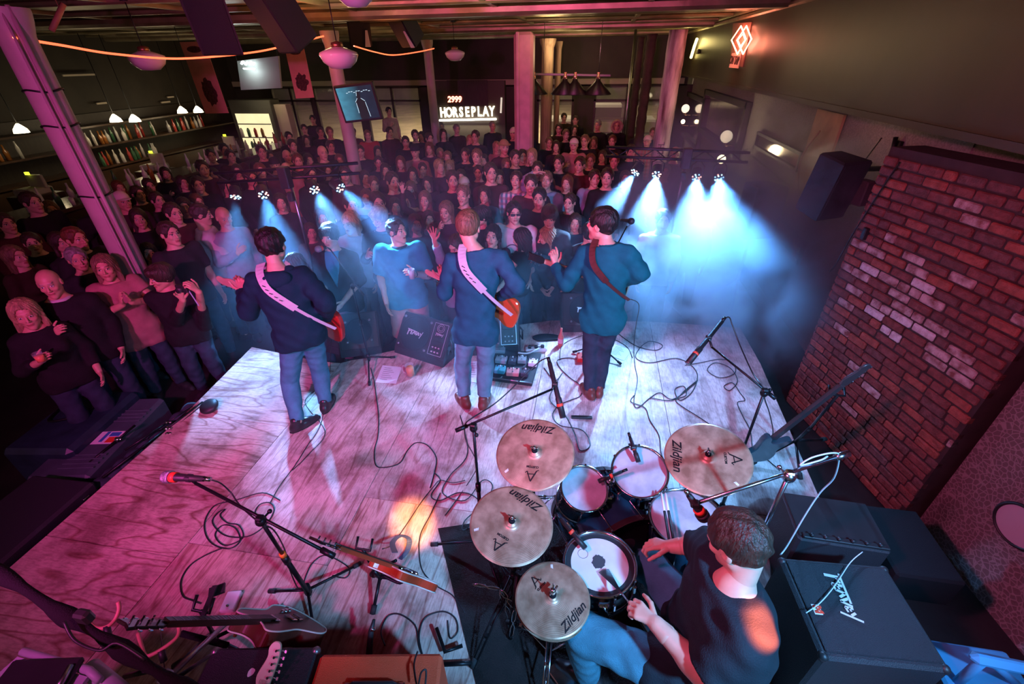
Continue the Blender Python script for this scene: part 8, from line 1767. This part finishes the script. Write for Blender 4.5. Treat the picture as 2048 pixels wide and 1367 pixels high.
point('neon_glow', c + Vector((-.22, 0, 0)), (1, .25, .15), 12, .1)
yn = mat('yellow_neon', (1, .8, .3), .4, emit=(1.0, .78, .22), es=8); q = onx(1388, 95); t = thing('neon_bar', 'yellow neon tube on the upper right wall beside the peeling column', 'neon light', q); k = MB(); k.tube([PX(1394, 78, X_ - .06), PX(1389, 92, X_ - .06), PX(1382, 115, X_ - .06)], .035, 8); k.build('tube', yn, t); k = MB(); k.box(PX(1396, 103, X_ - .02), (.05, .2, .1), bev=.01); k.build('mount', blackp, t); point('neon_glow', q + Vector((-.25, -.2, .1)), (1, .75, .25), 9, .1)
spot('wall_spot', PX(1500, 88, X_ - .18), PX(1560, 88, X_ + .25), (1, .28, .18), 14, 100, .9, .06)
# right wall: two window bays with lamps inside, frames
XW = 2.84
def onw(px, py, x=XW): return PX(px, py, x)
warmroom = mat('mirror_room', (.30, .24, .17), .35, var=.6, vscale=3)
def quad(k, pts, th=.02, mi=0):
    pts = [Vector(p) for p in pts]; n = Vector((-1, 0, 0)) * th; B = [p + n for p in pts]; k.add([*pts, *B], [(0, 1, 2, 3), (7, 6, 5, 4), (0, 4, 5, 1), (1, 5, 6, 2), (2, 6, 7, 3), (3, 7, 4, 0)], mi)
def rect_on_wall(name, label, cat, tl, br, fm, im, th=.05, fw=.06, inner='pane'):
    a, b = onw(*tl), onw(*br); y0, y1 = max(a.y, b.y), min(a.y, b.y); z1, z0 = max(a.z, b.z), min(a.z, b.z); t = thing(name, label, cat, (XW, (y0 + y1) / 2, z0)); k = MB()
    for y in (y0 - fw / 2, y1 + fw / 2): k.box((XW - th / 2, y, (z0 + z1) / 2), (th, fw, z1 - z0), bev=.006)
    for z in (z0 + fw / 2, z1 - fw / 2): k.box((XW - th / 2, (y0 + y1) / 2, z), (th, y0 - y1, fw), bev=.006)
    k.build('frame', fm, t); k = MB(); k.box((XW - .012, (y0 + y1) / 2, (z0 + z1) / 2), (.02, y0 - y1 - fw, z1 - z0 - fw)); p_ = k.build(inner, im, t); return t, p_, (y0, y1, z0, z1)
mirror = mat('antique_mirror', (.55, .48, .38), .10, 1.0, var=.5, vscale=4)
t, p_, ra = rect_on_wall('wall_mirror', 'tall mirrored bay with globe lamps, nearer of the two on the right wall', 'mirror', (1418, 178), (1478, 318), darkwood, mirror, .10, .12)
t, p_, rbq = rect_on_wall('wall_mirror', 'tall mirrored bay with a globe lamp, farther one beside the peeling column', 'mirror', (1352, 172), (1398, 300), darkwood, mirror, .10, .12)
glob = mat('globe_lit', (1, .9, .75), .4, emit=(1.0, .84, .62), es=1.5); hot = mat('globe_hot', (1, .9, .7), .4, emit=(1.0, .86, .58), es=6)
for lab, px, py, r_, mm in (('round glowing globe lamp on the farther mirrored bay', 1371, 217, .115, glob), ('larger round glowing globe lamp on the nearer mirrored bay', 1453, 273, .115, glob), ('small bright lamp under the farther globe', 1366, 243, .06, hot), ('bright lamp low on the nearer mirrored bay', 1443, 318, .085, hot)):
    q = PX(px, py, XW - .22); t = thing('wall_lamp', lab, 'wall lamp', q); k = MB(); k.ball(q, r_, 20); k.build('globe', mm, t); k = MB(); k.tube([q + Vector((0, 0, -r_)), q + Vector((0, 0, -r_ - .05)), Vector((XW - .05, q.y, q.z - r_ - .06))], .014, 8); k.lathe([(.045, 0), (.03, -.04)], 14, Matrix.Translation(q + Vector((0, 0, -r_)))); k.build('arm', mat('bright_brass', (0, 0, 0)), t)
point('lamp_glow', PX(1440, 300, XW - .5), (1, .8, .5), 24, .1)
# mirror picture, framed poster, boards
goldf = mat('bronze_frame', (.22, .13, .06), .4, .5)
rect_on_wall('framed_mirror', 'framed mirror picture reflecting warm lights, above the loudspeakers on the right wall', 'mirror', (1520, 262), (1598, 345), darkwood, mirror, .05, .05)
t, p_, rr_ = rect_on_wall('framed_poster', 'framed concert poster with a red figure on the grey textured wall', 'poster', (1560, 432), (1600, 530), darkwood, mat('poster_dark', (.05, .05, .07), .35, var=.7, vscale=12), .05, .04, 'print')
y0, y1, z0, z1 = rr_; k = MB(); yc = (y0 + y1) / 2
def pr(y, z, sy_, sz, m_, nm): k = MB(); k.box((XW - .026, y0 + (y1 - y0) * y, z0 + (z1 - z0) * z), (.004, abs(y1 - y0) * sy_, (z1 - z0) * sz), bev=.001); k.build(nm, m_, p_)
pr(.75, .28, .20, .28, mat('poster_red', (.7, .08, .06), .5), 'red_shape'); pr(.82, .50, .22, .20, mat('poster_white', (.7, .7, .78), .5), 'pale_shape'); pr(.2, .25, .16, .22, mat('poster_white', (0, 0, 0)), 'pale_shape')
for i in range(7): pr(.2 + .1 * i, .75 - .04 * (i % 3), .03, .16, mat('poster_white', (0, 0, 0)), 'pale_streak')
q = [onw(*a) for a in ((1508, 312), (1574, 368), (1560, 378), (1500, 350))]; k = MB(); quad(k, q, .05); o = k.build('notice_board', mat('cream_panel', (.6, .50, .30), .6, var=.3)); tag(o, 'cream printed panel under the framed mirror picture', 'panel')
orb = mat('ochre_board', (.50, .27, .13), .7, var=.25, vscale=6); q = [onw(*a) for a in ((1655, 258), (1672, 262), (1660, 300), (1600, 415), (1590, 400))]; k = MB(); k.box((XW - .015, (onw(1640, 300).y), 1.55), (.03, .75, 1.3)); o = k.build('wooden_wall_board', orb); tag(o, 'ochre lit board on the right wall behind the hung loudspeaker', 'board')
k = MB(); k.tube(spline([onw(1640, 262, XW - .06), onw(1608, 305, XW - .06), onw(1597, 345, XW - .06), onw(1598, 400, XW - .06), onw(1605, 420, XW - .06), onw(1615, 412, XW - .06)], 5), .012, 6); o = k.build('wall_conduit', mat('red_conduit', (.45, .16, .12), .5)); tag(o, 'curved conduit on the ochre board left of the hung loudspeaker', 'conduit')
point('wall_warm_lamp', PX(1625, 300, XW - .6), (1, .50, .24), 4, .15)
# hung loudspeaker + bracket, speaker on tripod
def pa(label, c, w, d, h, rz, rx, wall=None, pole=None, name='loudspeaker'):
    c = Vector(c); t = thing(name, label, 'loudspeaker', c); M = Matrix.Translation(c) @ Matrix.Rotation(rz, 4, 'Z') @ Matrix.Rotation(rx, 4, 'X'); k = MB(); k.prism([(-w / 2, -d / 2), (w / 2, -d / 2), (w * .36, d / 2), (-w * .36, d / 2)], h, M @ Matrix.Translation((0, 0, -h / 2)), bev=.018); k.build('cabinet', tolex, t)
    k = MB(); k.box((0, -d / 2 - .004, 0), (w * .92, .012, h * .94), M, bev=.004); k.build('grille', grille, t)
    if wall: k = MB(); k.tube([M @ Vector((0, d / 2, .1)), wall], .025, 8); k.box(Vector(wall), (.03, .12, .5), bev=.005); k.tube([Vector(wall) + Vector((-.04, 0, .28)), wall], .02, 8); k.build('wall_bracket', black, t)
    if pole: k = MB(); k.tube([M @ Vector((0, 0, -h / 2)), (c.x, c.y, FZ)], .02, 8); k.build('pole', black, t); legs_of(t, (c.x, c.y, FZ), .5, .45, black, 3, .3, .011)
c = PY(1660, 372, 4.75); pa('black loudspeaker hung on a bracket above the brick pier', c, .34, .30, .54, .5, .15, wall=(XW, 5.1, c.z + .1))
c = PY(1515, 420, 6.3); pa('black loudspeaker on a tripod beside the right light bar', c, .42, .38, .66, .3, .0, pole=True)
k = MB(); k.tube(spline([PX(1763, 276, 2.5), PX(1730, 320, 2.6), PX(1700, 365, 2.6), PX(1698, 385, 2.55), PX(1703, 405, 2.5), PX(1690, 412, 2.5)], 5), .006, 6); o = k.build('speaker_lead', cablem); tag(o, 'black lead from the hung loudspeaker up over the brick pier', 'cable')
k = MB(); k.tube(spline([BM_ @ Vector((l, -.03, z)) for l, z in ((.18, 2.5), (.10, 2.2), (.02, 1.85), (-.02, 1.6), (-.06, 1.5))], 5), .006, 6); o = k.build('wall_lead', cablem); tag(o, 'black lead hanging down the left edge of the brick pier', 'cable')
k = MB(); k.box(PX(1732, 467, 2.32), (.05, .05, .10), bev=.006); o = k.build('junction_box', blackp); tag(o, 'tiny black box at the left edge of the brick pier', 'box')
k = MB(); k.box(PX(1725, 385, 2.5), (.12, .14, .22), bev=.01, rz=.4); o = k.build('wall_mount_box', mat('brown_box', (.06, .03, .03), .7)); tag(o, 'dark brown mount box right of the hung loudspeaker', 'box')
# ------------------------------------------------------------------ THE BAR along the left
barwood = mat('bar_wood', (.07, .035, .02), .35, var=.3, vscale=4); bx = -9.3
t = thing('bar_counter', 'long dark bar counter on the far left with bottles and glasses', 'bar counter', (bx, 9.5, FZ)); k = MB(); k.box((bx, 9.3, FZ + .52), (.65, 9.5, 1.04), bev=.01); k.build('counter_base', barwood, t); k = MB(); k.box((bx, 9.3, FZ + 1.08), (.85, 9.6, .07), bev=.015); k.build('counter_top', mat('bar_top', (.10, .06, .035), .2, var=.3), t); CT = FZ + 1.116
t = thing('back_bar_shelf', 'dark back-bar shelf with bottles under small lamps', 'shelf', (-12.6, 10, FZ)); k = MB()
for z in (.55, 1.05, 1.5): k.box((-12.6, 10.5, z), (.45, 9.6, .04))
k.build('shelf_boards', barwood, t); k = MB(); k.box((-12.6, 10.5, FZ + .45), (.55, 9.6, .9)); k.build('cupboard', barwood, t); k = MB(); k.box((-12.86, 10.5, 1.1), (.03, 9.6, 1.3)); k.build('backboard', darkwood, t)
bcol = [mat('glass_' + n, c, .12, spec=.8) for n, c in (('clear', (.55, .55, .52)), ('amber', (.35, .13, .03)), ('green', (.04, .14, .06)), ('white', (.75, .72, .66)), ('red', (.4, .04, .03)))]
bmesh_ = {}
def bottle(label, p_, i, grp, s_=1.0):
    key = i % 3
    if key not in bmesh_:
        k = MB(); pr_ = [[(.034, 0), (.036, .01), (.036, .17), (.014, .22), (.013, .29)], [(.042, 0), (.042, .15), (.015, .20), (.014, .27)], [(.03, 0), (.03, .19), (.016, .24), (.012, .31)]][key]; k.lathe(pr_, 10, None, cap0=True, cap1=True); o = k.build('bottle', bcol[0]); bmesh_[key] = o.data; bpy.data.objects.remove(o)
    o = bpy.data.objects.new('bottle', bmesh_[key]); COL.objects.link(o); o.location = p_; o.scale = (s_, s_, s_); o.material_slots[0].link = 'OBJECT'; o.material_slots[0].material = bcol[i % 5]; tag(o, label, 'bottle', grp)
rb = random.Random(4); cn = ['clear', 'amber', 'green', 'white', 'red']; NTH = 'first second third fourth fifth sixth seventh eighth ninth tenth eleventh twelfth thirteenth fourteenth fifteenth sixteenth seventeenth eighteenth nineteenth twentieth twenty-first twenty-second'.split()
def row(n, y0, y1, x, z, where, grp):
    for i in range(n): j = rb.randrange(30); bottle('%s bottle from the left, %s, %s' % (NTH[i], cn[j % 5], where), (x + rb.uniform(-.08, .08), y0 + (y1 - y0) * (i + rb.uniform(.2, .8)) / n, z), j, grp, 1.15)
row(16, 10.0, 12.0, -12.5, .57, 'on the lowest back-bar shelf under the paired lamps', 'bottles on the back bar'); row(16, 10.0, 12.2, -12.5, 1.07, 'on the middle back-bar shelf under the paired lamps', 'bottles on the middle back bar shelf')
row(10, 12.6, 14.2, -12.5, 1.07, 'on the middle back-bar shelf toward the back wall', 'bottles at the far end of the back bar'); row(8, 7.4, 8.6, -12.5, 1.07, 'on the back-bar shelf near the left edge', 'bottles at the near end of the back bar')
row(14, 6.0, 9.0, -9.2, CT, 'standing on the bar counter, near half', 'bottles on the near bar counter'); row(14, 9.4, 13.4, -9.2, CT, 'standing on the bar counter, far half', 'bottles on the far bar counter')
gmesh = None
for i in range(22):
    if gmesh is None: k = MB(); k.lathe([(.03, 0), (.04, .13), (.038, .13), (.028, .01), (.001, .01)], 10, None, cap0=True); o = k.build('drinking_glass', mat('bar_glass', (.7, .68, .62), .05, spec=.9)); gmesh = o.data; bpy.data.objects.remove(o)
    o = bpy.data.objects.new('drinking_glass', gmesh); COL.objects.link(o); o.location = (-9.05 + rb.uniform(-.1, .15), 6.2 + i * .33, CT); tag(o, '%s small glass from the left on the bar counter' % NTH[i], 'glass', 'glasses on the bar counter')
for lab, px, py in (('cash register with a yellow-green light, nearest on the bar', 62, 372), ('cash register with pale top in the middle of the bar', 306, 325), ('cash register with a yellow light at the far end of the bar', 452, 288)):
    q = P(px, py, CT + .15); q.x = max(q.x, -12); t = thing('cash_register', lab, 'cash register', (q.x, q.y, CT)); k = MB(); k.box((q.x, q.y, CT + .06), (.42, .42, .12), bev=.02); k.box((q.x + .05, q.y + .1, CT + .22), (.36, .06, .24), bev=.01); k.build('register_body', mat('register_cream', (.55, .50, .42), .5), t); k = MB(); k.box((q.x, q.y + .05, CT + .37), (.07, .04, .05)); k.build('indicator', mat('yellow_led', (.6, .7, .05), .4, emit=(.75, .85, .05), es=1.6), t); k = MB(); k.box((q.x, q.y - .08, CT + .125), (.30, .2, .01)); k.build('keypad', mat('keypad', (.4, .36, .3), .6), t)
    if q.x < bx - .4 or q.x > bx + .4: k = MB(); k.box((q.x, q.y, (FZ + CT) / 2), (.6, .6, CT - FZ), bev=.01); k.build('counter_stand', barwood, t)
wl = mat('bar_lamp_lit', (1, .9, .7), .4, emit=(1.0, .82, .52), es=9)
for i, (px, py, lab) in enumerate(((231, 239, 'small glowing bar pendant, left one of the middle pair'), (269, 239, 'small glowing bar pendant, right one of the middle pair'), (364, 222, 'small glowing bar pendant, left one of the far pair'), (396, 221, 'small glowing bar pendant, right one of the far pair'), (41, 260, 'small glowing bar pendant near the left edge'))):
    q = PX(px, py, -11.6); t = thing('bar_pendant', lab, 'pendant lamp', q); k = MB(); k.lathe([(.13, -.05), (.11, .02), (.05, .09), (.02, .12)], 16, Matrix.Translation(q)); k.build('lamp_shade', wl, t); k = MB(); k.tube([q + Vector((0, 0, .12)), (q.x, q.y, 3.4)], .008, 6); k.build('cord', black, t); point('bar_lamp_glow', q + Vector((.05, 0, -.18)), (1, .78, .45), 5 if i != 4 else 3, .08)
# bright cooler and pale pillar near the back left
q = PY(518, 262, 14.6); t = thing('drinks_cooler', 'brightly lit drinks cooler with shelves left of the pale panel', 'cooler', (q.x, 14.6, FZ)); k = MB(); k.box((q.x, 14.75, .75), (1.5, .5, 2.1), bev=.02); k.build('cooler_box', mat('cooler_dark', (.06, .06, .05), .4), t)
cl = mat('cooler_light', (.9, .85, .5), .5, emit=(.95, .85, .48), es=1.1, col2=(.25, .22, .12), vscale=3)
k = MB(); k.box((q.x, 14.49, .75), (1.2, .02, 1.3)); k.build('lit_interior', cl, t); k = MB()
for z in (.3, .7, 1.1): k.box((q.x, 14.46, z), (1.2, .04, .03))
k.build('shelves', steel, t)
for i in range(9): k = MB(); k.lathe([(.05, 0), (.05, .2), (.02, .27)], 8, Matrix.Translation((q.x - .5 + .25 * (i % 5), 14.42, .32 + .4 * (i // 5))), cap0=True); k.build('can', bcol[(i * 2) % 5], t)
q = PY(568, 245, 14.8); k = MB(); k.box((q.x, 14.8, .65), (.62, .3, 2.0), bev=.01); o = k.build('partition_panel', mat('pale_partition', (.55, .45, .36), .6)); tag(o, 'pale upright panel right of the lit cooler', 'panel'); point('panel_lamp', (q.x + .1, 14.0, 2.0), (1, .8, .5), 10, .1)
# wall strip lights and small white items above the bar
for i, (x0, y0, x1, y1) in enumerate(((193, 207, 213, 206), (335, 195, 347, 193), (322, 205, 340, 203), (125, 151, 190, 149), (500, 131, 505, 132))):
    if i == 4: continue
    k = MB(); a, b_ = PX(x0, y0, -12.8), PX(x1, y1, -12.8); k.box((a + b_) / 2, (.03, (b_ - a).length, .04)); o = k.build('wall_plaque', mat('pale_plaque', (.6, .52, .4), .6)); tag(o, 'small pale plaque high on the bar wall, %s' % ['left of the paired lamps', 'right of the paired lamps', 'second right of the paired lamps', 'longest and highest'][i], 'plaque')
# added warm fill lights without fixtures, to brighten the ceiling and rear room
for x, y, z, p_ in ((-1.0, 12.5, 2.9, 30), (-5.5, 11.0, 2.9, 8), (-1.5, 6.4, 3.1, 10), (-0.5, 14.8, 2.8, 22), (-0.9, 9.2, 3.2, 16), (-3.4, 6.4, 3.2, 8)): point('warm_fill_light', (x, y, z), (1.0, .72, .36), p_, .25)
